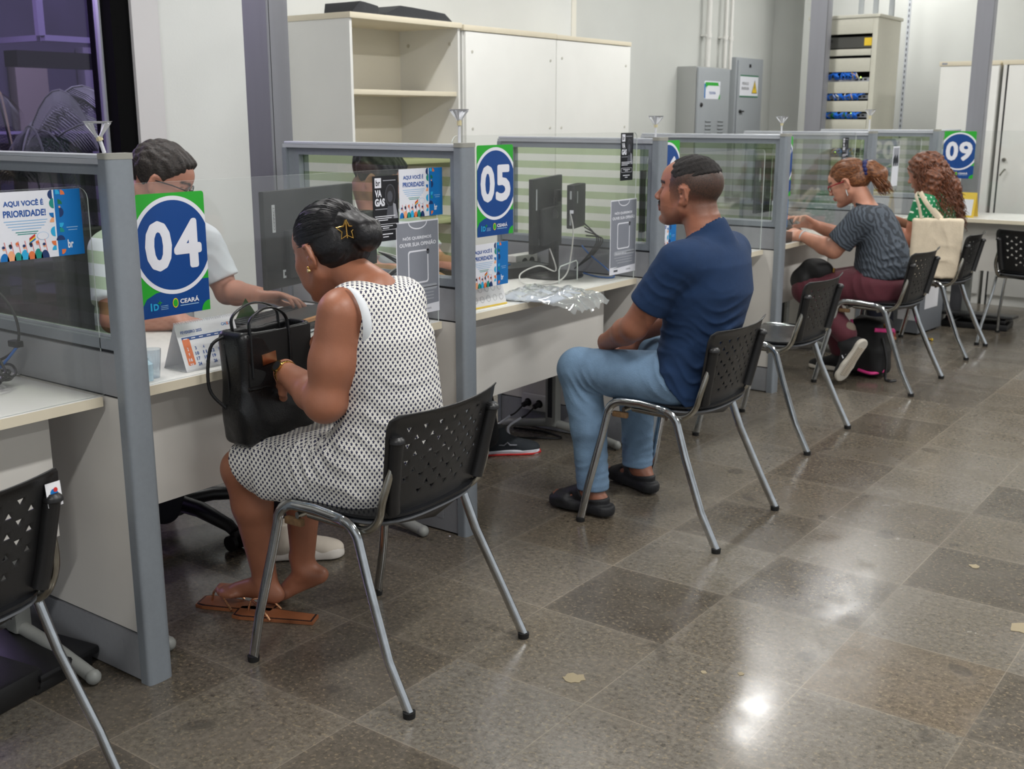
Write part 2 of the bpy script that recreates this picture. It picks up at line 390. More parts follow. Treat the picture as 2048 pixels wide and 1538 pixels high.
b = MB(); b.box(-.5, -.35, -.1, 2.0, 1.76, 1.86, BPD); b.build('lower_beam', th)
th = thing('courtyard_railing', 'dark railing with a lit top rail beyond the window', 'railing', (-5.2, 3.0, 0))
b = MB(); b.box(-.03, .03, -2.5, 2.2, 1.33, 1.35, VIO); b.build('top_rail', th)
b = MB(); b.box(-.03, .03, -2.5, 2.2, 1.20, 1.27, BPD); b.build('mid_rail', th)
for y in (-1.2, -.4, .35, .62):
    b = MB(); b.box(-.035, .035, y-.04, y+.04, 0, 1.33, BPD); b.build('post', th)
for i, (y, w, c, z1) in enumerate(((4.50, .17, DK2, 2.05), (4.69, .10, mat('facade_brown', (92, 80, 74), .7), 3.6), (4.80, .07, DK2, 3.6), (4.88, .05, mat('facade_green', (52, 84, 66), .7), 3.6), (4.94, .12, VIO, 3.6), (3.84, .30, mat('facade_beige', (120, 114, 108), .7), 1.95))):
    b = MB(); b.box(-6.98, -6.86, y, y+w, .2, z1, c, .01)
    tag(b.build('facade_pillar'), ('wide grey pillar on the facade beyond the window', 'brownish pillar on the facade beyond the window', 'narrow grey pillar on the facade beyond the window', 'narrow green pillar on the facade beyond the window',
        'violet lit pillar on the facade beside the window frame', 'beige panel on the facade behind the palm')[i], 'pillar')
# palm in the courtyard
palm = thing('potted_palm', 'palm with long arching fronds outside the dark window', 'plant', (-4.1, 2.16, 0))
PALM = mat('palm_leaf', (96, 104, 92), .5); PALM2 = mat('palm_leaf_dry', (128, 118, 84), .6)
b = MB(); b.lathe([(0, 0), (.17, 0), (.22, .36), (.2, .36), (.17, .3), (0, .3)], (0, 0, 0), mat('clay_pot', (96, 66, 56), .8)); b.build('pot', palm)
b = MB(); b.tube([(0, 0, .3), (.02, 0, .7), (0, .02, 1.1)], .04, mat('palm_stem', (92, 84, 66), .8)); b.build('stem', palm)
r2 = random.Random(3)
for i in range(15):
    a = i*2.4+r2.uniform(-.2, .2); Lr = r2.uniform(.75, 1.05); rise = r2.uniform(.25, .75); b = MB(); mm = PALM2 if i in (2, 9) else PALM
    d = Vector((math.cos(a), math.sin(a), 0)); pts = []
    for k in range(15):
        t = k/14; pts.append(Vector((0, 0, 1.08))+d*Lr*t+Vector((0, 0, rise*math.sin(t*2.6)*1.0-.55*t*t)))
    b.tube(pts, .007, mm, 5)
    side = d.cross(Vector((0, 0, 1)))
    for k in range(2, 84):
        t = k/84; q = t*14; i0 = min(int(q), 13); p = pts[i0].lerp(pts[i0+1], q-i0); ll = .30*math.sin(math.pi*min(1, t*.85+.12))
        for sg in (-1, 1):
            tip = p+side*sg*ll*.5+d*ll*.5+Vector((0, 0, -ll*.45)); w = d*.0042
            mid = p.lerp(tip, .5)+Vector((0, 0, .02))
            b.add([p-w, p+w, mid+w*1.1, mid-w*1.1, tip], [(0, 1, 2, 3), (3, 2, 4)], mm)
    b.build('frond', palm)
# steel columns
def column(x0, x1, y0, y1, label):
    b = MB(); b.box(x0, x1, y0, y1, 0, CEIL, COLM, .006); b.box(x0-.001, x1+.001, y0-.001, y0+.0015, 0, CEIL, COLM)
    b.box(x1-.004, x1+.0015, y0+.012, y0+.014, 0, CEIL, SEAM)
    o = b.build('column'); struct(o, label)
column(-1.13, -1.0, 1.41, 1.52, 'grey steel column behind the screen of desk 05')
column(-1.215, -1.085, 7.2, 7.32, 'grey steel column left of the network rack')
column(.03, .145, 7.2, 7.31, 'grey steel column behind number sign 09')
# ceiling tube fittings (lit)
EM = bpy.data.materials.new('lit_tube'); EM.use_nodes = True; e_ = EM.node_tree.nodes['Principled BSDF']
e_.inputs['Emission Color'].default_value = (1, .98, .94, 1); e_.inputs['Emission Strength'].default_value = 9
for i, (lx, ly, ll) in enumerate(LAMPS):
    t = thing('ceiling_light', 'long white twin tube light fitted to the ceiling', 'ceiling light', (lx, ly, CEIL), group='ceiling tube lights')
    b = MB(); b.box(-.11, .11, -ll/2-.03, ll/2+.03, -.045, -.001, WHITE, .006); b.build('housing', t)
    for x in (-.05, .05):
        b = MB(); b.cyl((x, -ll/2, -.062), (x, ll/2, -.062), .013, EM, 12); b.build('tube', t)

# ================================================================ cabinets on the left
def holes(b, x, pts, m):
    for y, z in pts: b.lathe([(0, .003), (.008, .003), (.009, 0)], (x, y, z), m, 12, 'x')
sc = mat('screw_cap', (190, 188, 178), .5)
t = thing('open_shelf_cabinet', 'tall open white shelf unit left of the closed white cabinets', 'cabinet', (-1.9, 2.775, 0))
b = MB(); b.box(-.46, 0, 0, .018, 0, 1.945, CABW); b.build('side_panel', t)
b = MB(); b.box(-.46, 0, .885, .903, 0, 1.945, CABW); b.lathe([(0, -.003), (.010, -.003), (.011, 0)], (-.06, .884, 1.86), sc, 12, 'y'); b.lathe([(0, -.003), (.010, -.003), (.011, 0)], (-.38, .884, 1.86), sc, 12, 'y'); b.build('side_panel', t)
b = MB(); b.box(-.46, -.448, .018, .885, 0, 1.945, CABC); b.build('back_panel', t)
b = MB(); b.box(-.47, .012, -.006, .91, 1.945, 1.975, CREAM, .002); b.build('top_panel', t)
for z in (.08, .46, .84, 1.19, 1.565):
    b = MB(); b.box(-.448, -.012, .019, .884, z, z+.026, CREAM, .001); b.build('shelf', t)
t = thing('closed_cabinet', 'wide white cabinet with two plain front panels against the back wall', 'cabinet', (-1.9, 3.70, 0))
b = MB(); b.box(-.46, 0, 0, 1.885, 0, 1.935, CABW); b.build('body', t)
b = MB(); b.box(-.47, .02, -.006, .95, 1.936, 1.968, CREAM, .002); b.box(-.47, .02, .952, 1.893, 1.936, 1.964, CREAM, .002); b.build('top_panel', t)
for y in (.01, .952):
    b = MB(); b.box(.001, .018, y, y+.932, .08, 1.93, CABW, .0015)
    holes(b, .018, [(y+.06, 1.82), (y+.87, 1.80), (y+.06, 1.38), (y+.87, 1.38), (y+.06, .3), (y+.87, .3)], sc); b.build('front_panel', t)
# black cases on top of the shelf unit
CASE = mat('black_case', (44, 46, 50), .6, bump=.1, bscale=60)
for i, (y, w, lab) in enumerate(((2.93, .20, 'small black padded case on top of the open shelf cabinet'), (3.36, .56, 'long flat black padded case on top of the open shelf cabinet'))):
    bm = bmesh.new(); bmesh.ops.create_cube(bm, size=1)
    bmesh.ops.subdivide_edges(bm, edges=bm.edges[:], cuts=5, use_grid_fill=True)
    for v in bm.verts:
        x, yy, z = v.co*2; k = (1-abs(yy)**6)**.35 if abs(yy) < 1 else 0; v.co = Vector((x*.13*(.8+.2*k), yy*w/2, (z+1)*.5*(.008+.042*k)*(1-.25*yy)))
    b = MB(); b.addbm(bm, CASE, True); b.cyl((-.1, w*.0, .05), (.1, w*.0, .05), .004, BPD, 6)
    tag(b.build('padded_case', loc=(-2.03, y, 1.976)), lab, 'case')

# ================================================================ electrical boxes, conduits, rack
EB = mat('electrical_box_grey', (158, 163, 168), .4, metal=.1); EBS = mat('electrical_box_side', (160, 162, 160), .5)
t = thing('electrical_cabinet', 'grey electrical cabinet with the blue and green TELEFONIA label', 'electrical cabinet', (-2.2, 7.25, 0))
b = MB(); b.box(-.198, -.02, 0, .62, .9, 1.868, EBS, .004); b.build('body', t)
b = MB(); b.box(-.016, .002, .008, .612, .91, 1.86, EB, .004)
for y in (.16, .40):
    for k in range(6):
        z = 1.40-k*.032; b.add([(.003, y, z), (.003, y+.1, z), (.012, y+.1, z+.013), (.012, y, z+.013), (.003, y, z+.018), (.003, y+.1, z+.018)], [(0, 1, 2, 3), (3, 2, 5, 4)], EB)
d = b.build('door', t); b = MB(); b.lathe([(0, .014), (.014, .012), (.02, 0)], (.003, .07, 1.55), BPD, 14, 'x'); b.build('lock', d)
p = Print(.30, .15, PWHITE, rad=.012); p.poly([(0, .13), (0, .01), (.022, .0), (.022, .1), (.05, .12)], BLUE2, 1); p.poly([(.01, .14), (.3, .14), (.3, .112), (.07, .112), (.04, .1), (.035, .08), (.02, .12)], GREEN, 2)
p.poly([(.27, 0), (.3, 0), (.3, .045), (.285, .03)], GREEN, 2); p.ell(.285, .14, .026, .032, PGREY, 3); p.ell(.285, .14, .023, .029, PWHITE, 4); p.text('TELEFONIA', .09, .04, .215, .062, TXTB, 3, .01)
o = p.build('label_sign'); tag(o, 'TELEFONIA label with green and blue corners on the grey electrical cabinet', 'sign'); stand_up(o, (-2.1965, 7.37, 1.60), 0)
t = thing('electrical_cabinet', 'narrow grey electrical panel with the PERIGO ENERGIA warning', 'electrical cabinet', (-2.34, 8.27, 0))
b = MB(); b.box(-.058, 0, 0, .60, .7, 1.985, EB, .006); b.build('body', t)
b = MB(); b.box(.001, .012, .03, .57, .73, 1.96, EB, .003); b.box(.012, .015, .26, .30, 1.90, 1.93, BPD); b.box(.012, .014, .24, .31, 1.79, 1.81, PWHITE); d = b.build('door', t)
b = MB(); b.ball((.02, .09, 1.50), .016, BPD); b.box(.02, .035, .09, .15, 1.495, 1.507, BPD, .003); b.build('handle', d)
p = Print(.40, .20, PWHITE); p.rect(0, .188, .4, .2, DGREEN); p.rect(0, 0, .4, .012, DGREEN); p.text('PERIGO', .05, .11, .19, .136, PBLACK, 2, .008); p.text('ENERGIA', .04, .066, .20, .092, PBLACK, 2, .008)
p.poly([(.26, .035), (.385, .035), (.3225, .16)], PBLACK, 1); p.poly([(.27, .041), (.375, .041), (.3225, .146)], YEL, 2); p.poly([(.325, .125), (.312, .088), (.321, .088), (.316, .055), (.335, .096), (.325, .096)], PBLACK, 3)
o = p.build('warning_sign'); tag(o, 'white PERIGO ENERGIA sign with a yellow warning triangle', 'sign'); stand_up(o, (-2.3252, 8.34, 1.63), 0)
for i, (y, r, lab) in enumerate(((7.68, .024, 'thick white conduit pipe leftmost above the TELEFONIA box'), (8.02, .016, 'thin white conduit, the left one of the pair above the TELEFONIA box'), (8.13, .016, 'thin white conduit, the right one of the pair above the TELEFONIA box'))):
    b = MB(); b.cyl((0, 0, 1.868 if i < 3 else 1.9), (0, 0, CEIL), r, WHITE, 14); b.cyl((0, 0, 2.12), (0, 0, 2.16), r+.006, WHITE, 14); b.box(-.06, 0, -r-.012, r+.012, 2.135, 2.15, WHITE)
    tag(b.build('conduit_pipe', loc=(-2.335, y, 0)), lab, 'pipe')
# network rack
RK = mat('rack_beige', (196, 194, 180), .5, noise=.02, nscale=40); RKI = mat('rack_inside', (28, 30, 34), .7)
t = thing('network_rack', 'tall beige open-front network rack full of blue cables', 'network rack', (-1.25, 7.5, 0))
b = MB(); b.box(.43, .47, 0, .55, 0, 2.21, RK, .003); b.build('side_panel', t)
b = MB(); b.box(-.09, -.05, 0, .55, 0, 2.21, RK, .003); b.build('side_panel', t)
b = MB(); b.box(-.05, .43, .53, .55, 0, 2.21, RKI); b.build('back_panel', t)
b = MB(); b.box(-.1, .485, -.012, .56, 2.21, 2.235, RK, .004); b.box(-.05, .43, .0, .02, 2.09, 2.21, RK, .003); b.build('top_cover', t)
bands = [(1.925, 1.975), (1.80, 1.905), (1.635, 1.725), (1.49, 1.575), (1.35, 1.43), (1.205, 1.29), (1.03, 1.13), (.86, .97)]
for z0, z1 in bands:
    b = MB(); b.box(-.048, .428, .002, .02, z0, z1, RK, .002); b.build('blank_panel', t)
b = MB(); b.box(-.04, .42, .03, .4, 1.985, 2.07, mat('rack_device_dark', (72, 72, 68), .5)); b.box(.36, .42, .026, .03, 2.0, 2.06, YEL); b.box(-.1, .1, .027, .03, 2.03, 2.05, BPD); b.build('rack_device', t)
SW = mat('switch_grey', (176, 180, 188), .4)
for z in (1.735, 1.60, 1.455, 1.30, 1.145):
    b = MB(); b.box(-.04, .42, .05, .4, z-.01, z+.022, SW)
    for k in range(3): b.box(.30+k*.035, .322+k*.035, .047, .05, z, z+.014, BPD)
    b.build('network_switch', t)
CB = mat('cable_blue', (24, 110, 220), .45); CG = mat('cable_green', (30, 120, 60), .45); CY = mat('cable_yellow', (226, 176, 50), .45); CW = mat('cable_white', (208, 208, 202), .45)
r3 = random.Random(5)
for z0 in (1.76, 1.60, 1.455, 1.31, 1.155):
    for k in range(26):
        x = .05+r3.random()*.30; x2 = x+r3.uniform(-.06, .06); m = CB if r3.random() < .82 else (CG if z0 == 1.455 else r3.choice((CB, CW, CY)))
        b = MB(); b.tube(smoothpath([(x, .03, z0-.016), (x+r3.uniform(-.02, .02), .0+r3.random()*.008, z0+.004), ((x+x2)/2, .004, z0+.024), (x2, .03, z0+r3.uniform(.03, .045))], 3), .0046, m, 6)
        b.build('patch_cable', t)
LED = bpy.data.materials.new('green_led'); LED.use_nodes = True; q = LED.node_tree.nodes['Principled BSDF']; q.inputs['Emission Color'].default_value = (.6, 1, .1, 1); q.inputs['Emission Strength'].default_value = 3
for x, z in ((.34, 1.755), (.2, 1.474), (.28, 1.474), (.3, 1.474), (.22, 1.32), (.24, 1.32), (.17, 1.165)):
    b = MB(); b.box(x, x+.008, .044, .047, z, z+.008, LED); b.build('indicator_light', t)
for i, x in enumerate((-1.05, -.93, -.80)):
    b = MB(); b.box(-.02, .02, -.012, .012, 2.235, CEIL, EB, .003)
    tag(b.build('cable_duct', loc=(x, 7.85, 0)), 'grey vertical cable duct rising from the rack top, %s' % ('leftmost of three', 'middle of three', 'rightmost of three')[i], 'duct')
b = MB(); b.box(-.012, .012, 0, .015, .2, CEIL, GREYL)
for k in range(60): b.box(-.004, .004, -.001, .0, .3+k*.048, .325+k*.048, SEAM)
tag(b.build('slotted_rail', loc=(-1.02, 8.984, 0)), 'slotted metal shelf rail on the wall right of the rack', 'rail')
# far right white cabinets
t = thing('storage_cabinet', 'tall white cabinet left of the grey column behind number sign 09', 'cabinet', (-.345, 7.75, 0))
b = MB(); b.box(0, .44, .002, .5, 0, 1.835, CABW); b.build('body', t); b = MB(); b.box(-.01, .44, -.01, .51, 1.836, 1.87, CREAM, .002); b.box(.01, .05, -.012, -.01, 1.845, 1.86, PGREY); b.build('top_panel', t)
b = MB(); b.box(.004, .436, -.016, 0, .08, 1.83, CABW, .002); b.build('door', t)
t = thing('storage_cabinet', 'tall white cabinet with a lock and handle behind the end counter', 'cabinet', (.125, 7.75, 0))
b = MB(); b.box(0, .9, .002, .5, 0, 1.835, CABW); b.build('body', t); b = MB(); b.box(-.01, .91, -.01, .51, 1.836, 1.87, CREAM, .002); b.build('top_panel', t)
b = MB(); b.box(.0, .024, -.018, 0, .0, 1.835, WHITE); b.box(.025, .036, -.004, 0.0, 0, 1.835, SEAM); b.build('side_strip', t)
b = MB(); b.box(.038, .47, -.018, 0, .08, 1.83, CABW, .002); d = b.build('door', t)
b = MB(); b.lathe([(0, -.02), (.014, -.02), (.016, 0)], (.07, -.018, 1.13), CHROMED, 14, 'y'); b.build('lock', d)
b = MB(); b.tube([(.085, -.02, 1.055), (.085, -.045, 1.06), (.055, -.05, 1.01)], .006, CHROMED, 8); b.build('handle', d)
b = MB(); b.box(.474, .9, -.018, 0, .08, 1.83, CABW, .002); b.build('door', t)

# ================================================================ partitions
LABP = ['grey framed screen partition nearest the camera, left of number sign 04', 'grey framed screen partition left of number sign 05', 'grey framed screen partition right of the black mini computer at desk 05, behind the man',
        'grey framed screen partition just behind the man, left of the woman with red glasses', 'grey framed screen partition behind the woman with red glasses', 'grey framed screen partition behind the woman with curly hair']
def partition():
    t = thing('screen_partition', LABP[0], 'partition', (0, 0, 0), group='screen partitions between the desks')
    Lp = .85
    b = MB(); prof = []
    for k in range(17):
        a = -math.pi/2+math.pi*k/16; cs, sn = math.cos(a), math.sin(a); q = (abs(cs)**5+abs(sn)**5)**-.2; prof.append((-.012+.014*cs*q+.006*cs, T/2+(T/2)*sn*q))
    prof += [(-.03, T), (-.03, 0)]
    b.prism(prof, 0, 1.352, GREY, smooth=True); b.build('post', t)
    b = MB(); b.prism([(x*1.0+.001, (y-T/2)*1.04+T/2) for x, y in prof], 1.352, 1.366, CAPM, smooth=True); b.build('post_cap', t)
    b = MB(); b.prism([(-.03-Lp+.03, .004), (-.0305, .004), (-.0305, T-.004), (-Lp, T-.004)], 1.340, 1.352, GREYL); 
    b.box(-Lp, -.031, .010, T-.010, 1.352, 1.362, GREYL, .004); b.build('top_rail', t)
    b = MB(); b.box(-Lp, -.031, .012, T-.012, 1.335-.02, 1.340, GREY); b.box(-Lp, -.031, .012, T-.012, .888, .915, GREY)
    b.box(-Lp+.0, -Lp+.075, .012, T-.012, .915, 1.315, GREY); b.box(-.055, -.031, .012, T-.012, .915, 1.315, GREY); b.box(-Lp, -Lp+.02, .0, T, .0, 1.34, GREY)
    b.box(-Lp+.075, -.055, .030, .034, .914, .922, GREYL); b.box(-.0309, -.0303, .004, T-.004, 0, 1.34, SEAM); b.build('glass_frame', t)
    b = MB(); b.box(-Lp+.075, -.055, T/2-.002, T/2+.002, .915, 1.315, GLS); b.build('glass_pane', t)
    b = MB(); b.box(-Lp+.02, -.031, .016, T-.016, .880, .888, SEAM); b.box(-Lp+.02, -.031, .014, T-.014, .766, .772, SEAM); b.box(-Lp+.02, -.031, .016, T-.016, .132, .138, SEAM); b.build('seam', t)
    b = MB(); b.box(-Lp+.02, -.031, .008, T-.008, .772, .880, GREYD); b.build('middle_panel', t)
    b = MB(); b.box(-Lp+.02, -.031, .008, T-.008, .138, .766, WHITED); b.build('lower_panel', t)
    b = MB(); b.box(-Lp+.02, -.031, .004, T-.004, .006, .132, GREYD)
    b.box(-.17, -.10, .003, .004, .05, .10, GREYD); b.build('skirting_panel', t)
    b = MB()
    for x in (-.06, -.78): b.cyl((x, T/2, 0), (x, T/2, .008), .018, BPD, 12)
    b.build('levelling_foot', t)
    return t
P0 = partition()
for k in range(1, 6): dup(P0, (0, k*S, 0), label=LABP[k])
# last, short screen turned along the row, next to sign 09
t = thing('screen_partition', 'short screen partition turned along the aisle behind number sign 09', 'partition', (0, 6.69, 0))
b = MB(); b.box(-.07, 0, 0, .06, 0, 1.352, GREY, .004); b.box(-.07, 0, .44, .5, 0, 1.352, GREY, .004); b.box(-.06, -.01, .06, .44, 1.31, 1.35, GREY); b.box(-.06, -.01, .06, .44, .80, .915, GREY); b.build('glass_frame', t)
b = MB(); b.box(-.072, .002, 0, .5, 1.352, 1.362, GREYL, .003); b.build('top_rail', t)
b = MB(); b.box(-.037, -.033, .06, .44, .915, 1.31, GLS); b.build('glass_pane', t)
b = MB(); b.box(-.055, -.015, .06, .44, .02, .80, WHITED); b.build('lower_panel', t)

# ================================================================ desks
LABD = ['white desk at the left edge with coiled cables on it', 'white desk 04 with the calendar and open laptop, in front of the seated agent', 'white desk 05 with the turned monitor and plastic wrapped package',
        'white desk mostly hidden behind the man in the blue shirt', 'white desk with black tray, in front of the woman with red glasses', 'white desk in front of the woman with curly hair']
def desk():
    t = thing('service_desk', LABD[1], 'desk', (0, T, 0), group='white counter desks in the row')
    w = S-T-.003
    b = MB(); b.box(-.76, -.0895, .003, w, .744, .768, WHITE, .0015); b.build('worktop', t)
    b = MB(); b.box(-.0895, -.088, .003, w, .7435, .7685, CREAM); b.build('edge_band', t)
    b = MB(); b.box(-.218, -.200, .012, w-.085, .40, .743, WHITED, .001); b.build('modesty_panel', t)
    for y in (.06, w-.10):
        b = MB(); b.box(-.50, -.44, y, y+.05, .055, .743, mat('leg_grey', (146, 148, 144), .5), .012); b.box(-.482, -.458, y-.002, y, .1, .7, SEAM)
        l = b.build('leg', t)
        b = MB(); b.tube(smoothpath([(-.74, y+.025, .028), (-.6, y+.025, .05), (-.47, y+.025, .068), (-.3, y+.025, .052), (-.13, y+.025, .022)], 5), .020, mat('leg_foot_grey', (150, 152, 148), .45), 12, flat=.9)
        b.ball((-.125, y+.025, .021), .021, mat('leg_foot_grey', (150, 152, 148), .45)); b.ball((-.74, y+.025, .026), .020, mat('leg_foot_grey', (150, 152, 148), .45)); b.build('foot', l)
    return t
D1 = desk()
for k in (-1, 1, 2, 3, 4): dup(D1, (0, k*S+T, 0), label=LABD[k+1 if k < 0 else k+1])
D1['label'] = LABD[1]
# end counter that closes the row (sign 09)
t = thing('end_counter', 'white counter running across the end of the row under number sign 09', 'desk', (0, 6.52, 0))
b = MB(); b.box(.03, 1.5, .02, .62, .744, .768, WHITE, .0015); b.build('worktop', t); b = MB(); b.box(.03, 1.5, .0185, .0198, .7435, .7685, CREAM); b.build('edge_band', t)
b = MB(); b.box(.08, 1.48, .16, .178, .40, .743, WHITED); b.build('modesty_panel', t)
for x in (.2, 1.3):
    b = MB(); b.box(x, x+.05, .34, .40, .03, .743, mat('leg_grey', (146, 148, 144), .5), .01); l = b.build('leg', t); b = MB(); b.tube([(x+.025, .06, .026), (x+.025, .6, .026)], .026, mat('leg_foot_grey', (150, 152, 148), .45), 12); b.build('foot', l)

# ================================================================ clear shields on the desk edges
def shield(y0, y1, z1, label, x=-.104, lean=0.0):
    b = MB(); r = .03; p = [(y0, .7695), (y1, .7695), (y1, z1-r)]+[(y1-r+r*math.cos(a), z1-r+r*math.sin(a)) for a in (math.radians(k*22.5) for k in range(1, 4))]+[(y1-r, z1), (y0+r, z1)]+[(y0+r-r*math.sin(a), z1-r+r*math.cos(a)) for a in (math.radians(k*22.5) for k in range(1, 4))]+[(y0, z1-r)]
    n = len(p); vs = [(x, y, z) for y, z in p]+[(x+.0035, y, z) for y, z in p]
    b.add(vs, [tuple(range(n))[::-1], tuple(range(n, 2*n))], ACR); b.add(vs, [(i, (i+1) % n, n+(i+1) % n, n+i) for i in range(n)], ACRE)
    o = b.build('clear_shield'); tag(o, label, 'screen', 'clear shields standing on the desk edges'); return o
shield(-1.20, .018-.006, 1.287, 'clear acrylic shield on the leftmost desk, with a priority leaflet')
shield(.085, 1.318, 1.287, 'clear acrylic shield on desk 04 between the agent and the woman in the star dress')
shield(1.40, 2.636, 1.388, 'tall clear acrylic shield on desk 05, higher than the partitions')
shield(2.73, 3.955, 1.287, 'clear acrylic shield behind the head of the man in the blue shirt')
shield(4.05, 5.28, 1.36, 'clear acrylic shield on desk 07 in front of the woman with red glasses')
shield(5.37, 6.60, 1.31, 'clear acrylic shield in front of the woman with curly hair')
b = MB(); b.box(.06, 1.1, .0, .0035, .7695, 1.36, ACR); o = b.build('clear_shield', loc=(0, 6.575, 0)); tag(o, 'clear acrylic shield on the end counter with number sign 09', 'screen', 'clear shields standing on the desk edges')

# ================================================================ printed things on the shields
def number_sign(num, loc, nrm, label):
    w, h = .212, .318; p = Print(w, h, GREEN, rad=.008)
    cy = h*.575
    p.poly([(0, 0), (w, 0), (w, h*.27), (w*.75, h*.275), (w*.5, h*.22), (w*.2, h*.2), (w*.06, h*.16), (0, h*.10)], BLUE, 1)
    p.ell(w, 0, w*.13, w*.13, GREEN, 2)
    p.ell(w/2, cy, .1275, .1275, PWHITE, 3, 72); p.ell(w/2, cy, .1165, .1165, BLUE, 4, 72)
    p.heavy(num[0], w*.085, cy-.064, w*.475, cy+.066, PWHITE, 5, .0062); p.heavy(num[1], w*.50, cy-.064, w*.92, cy+.066, PWHITE, 5, .0062)
    p.text('CEARÁ', w*.54, h*.088, w*.83, h*.135, PWHITE, 5, .03); p.rect(w*.54, h*.068, w*.82, h*.075, PALEB, 5)
    p.ell(w*.47, h*.10, w*.042, h*.04, YEL, 5); p.ell(w*.47, h*.10, w*.034, h*.032, GREEN, 6)
    p.text('i', w*.10, h*.06, w*.125, h*.125, CYAN, 5, .05); p.text('D', w*.145, h*.06, w*.22, h*.115, CYAN, 5, .04); p.rect(w*.21, h*.115, w*.27, h*.122, GREEN, 5); p.rect(w*.235, h*.10, w*.245, h*.137, GREEN, 5)
    for k in range(3): p.rect(w*.25, h*(.06+.014*k), w*.36, h*(.064+.014*k), PALEB, 5)
    o = p.build('number_sign'); tag(o, label, 'sign', 'number signs of the service desks'); stand_up(o, loc, nrm); return o
XS = -.0985
number_sign('04', (XS, .142, .941), 0, 'blue and green sign with number 04, nearest the camera')
number_sign('05', (XS, 1.532, 1.035), 0, 'blue and green sign with number 05')
number_sign('06', (XS, 2.80, 1.03), 0, 'blue and green sign with number 06, behind the man in the blue shirt')
number_sign('07', (XS, 4.09, 1.03), 0, 'blue and green sign with number 07, seen edge-on beside the woman with red glasses')
number_sign('08', (XS, 5.42, .99), 0, 'blue and green sign with number 08, seen through two screens')
number_sign('09', (.058, 6.572, 1.037), -90, 'blue and green sign with number 09 at the far end')
def leaflet(loc, label):
    w, h = .215, .156; p = Print(w, h, PWHITE)
    p.rect(w*.68, 0, w, h, BLUE2, 1)
    p.text('AQUI VOCÊ É', w*.09, h*.775, w*.55, h*.885, TXTB, 2, .03); p.text('PRIORIDADE!', w*.08, h*.63, w*.57, h*.73, TXTB, 2, .03)
    for k, (a, c) in enumerate(((.5, PALEB), (.46, PALEB), (.42, PALEB), (.34, PALEB))): p.rect(w*(.33-a/2), h*(.565-.04*k), w*(.33+a/2), h*(.578-.04*k), c, 2)
    p.rect(w*.2, h*.40, w*.46, h*.412, TEAL, 2); p.rect(w*.22, h*.37, w*.44, h*.382, TEAL, 2)
    for i, (cx, cy, m, a0) in enumerate(((.66, .93, NAVY, 90), (.70, .93, CYAN, 0), (.76, .92, ORANGE, 0), (.67, .80, TEAL, 90), (.72, .78, DGREEN, 0), (.66, .66, BLUE2, 180), (.73, .66, NAVY, 270), (.66, .52, PEACH, 90), (.72, .50, CYAN, 270),
                                         (.66, .38, CYAN, 90), (.72, .36, TEAL, 0), (.66, .24, ORANGE, 180), (.72, .24, NAVY, 0), (.72, .10, ORANGE, 270), (.66, .10, CYAN, 90))):
        p.ell(w*cx, h*cy, w*.052, h*.075, m, 2+(i % 2), 14, a0, a0+90 if i % 3 else a0+180, True)
    p.ell(w*.735, h*.74, w*.012, h*.016, PEACH, 4)
    for k in range(7):   # crowd at the bottom edge
        x = .03+k*.078; m = (BLUE2, PEACH, TEAL, CYAN, ORANGE, TEAL, NAVY)[k]
        p.ell(w*(x+.02), 0, w*.05, h*(.12+.03*(k % 2)), m, 2, 16); p.ell(w*(x+.02), h*(.19+.02*(k % 3)), w*.017, h*.032, (PEACH, NAVY, PINKP)[k % 3], 3, 12); p.ell(w*(x+.016), h*(.205+.02*(k % 3)), w*.017, h*.022, (NAVY, PBLACK, ORANGE)[k % 3], 4, 12)
        p.poly([(w*(x+.045), h*.1), (w*(x+.055), h*.1), (w*(x+.035), h*.28), (w*(x+.025), h*.28)], PINKP, 3)
    p.poly([(w*.35, h*.27), (w*.42, h*.33), (w*.42, h*.37), (w*.35, h*.31)], RED, 3); p.poly([(w*.35, h*.25), (w*.42, h*.31), (w*.42, h*.335), (w*.35, h*.275)], YEL, 4); p.poly([(w*.35, h*.225), (w*.42, h*.285), (w*.42, h*.31), (w*.35, h*.25)], BLUE2, 4)
    p.ell(w*.51, h*.33, w*.07, h*.06, PALEB, 2, 20); p.ell(w*.51, h*.33, w*.064, h*.054, PWHITE, 3, 20)
    p.text('br', w*.80, h*.11, w*.87, h*.24, PWHITE, 2, .03); p.rect(w*.80, h*.42, w*.94, h*.43, PALEB, 2); p.rect(w*.82, h*.38, w*.93, h*.39, PALEB, 2)
    o = p.build('priority_leaflet'); tag(o, label, 'poster', 'AQUI VOCÊ É PRIORIDADE leaflets'); stand_up(o, loc, 0, 0); return o
leaflet((XS, -.2255, 1.127), 'AQUI VOCÊ É PRIORIDADE leaflet on the leftmost shield')
leaflet((XS, 1.128, 1.130), 'AQUI VOCÊ É PRIORIDADE leaflet left of number sign 05, above the grey opinion poster')
leaflet((XS, 1.498, .853), 'AQUI VOCÊ É PRIORIDADE leaflet directly under number sign 05')
leaflet((XS, 2.79, .86), 'AQUI VOCÊ É PRIORIDADE leaflet under number sign 06, behind the man')
leaflet((XS, 4.07, .86), 'AQUI VOCÊ É PRIORIDADE leaflet under number sign 07')
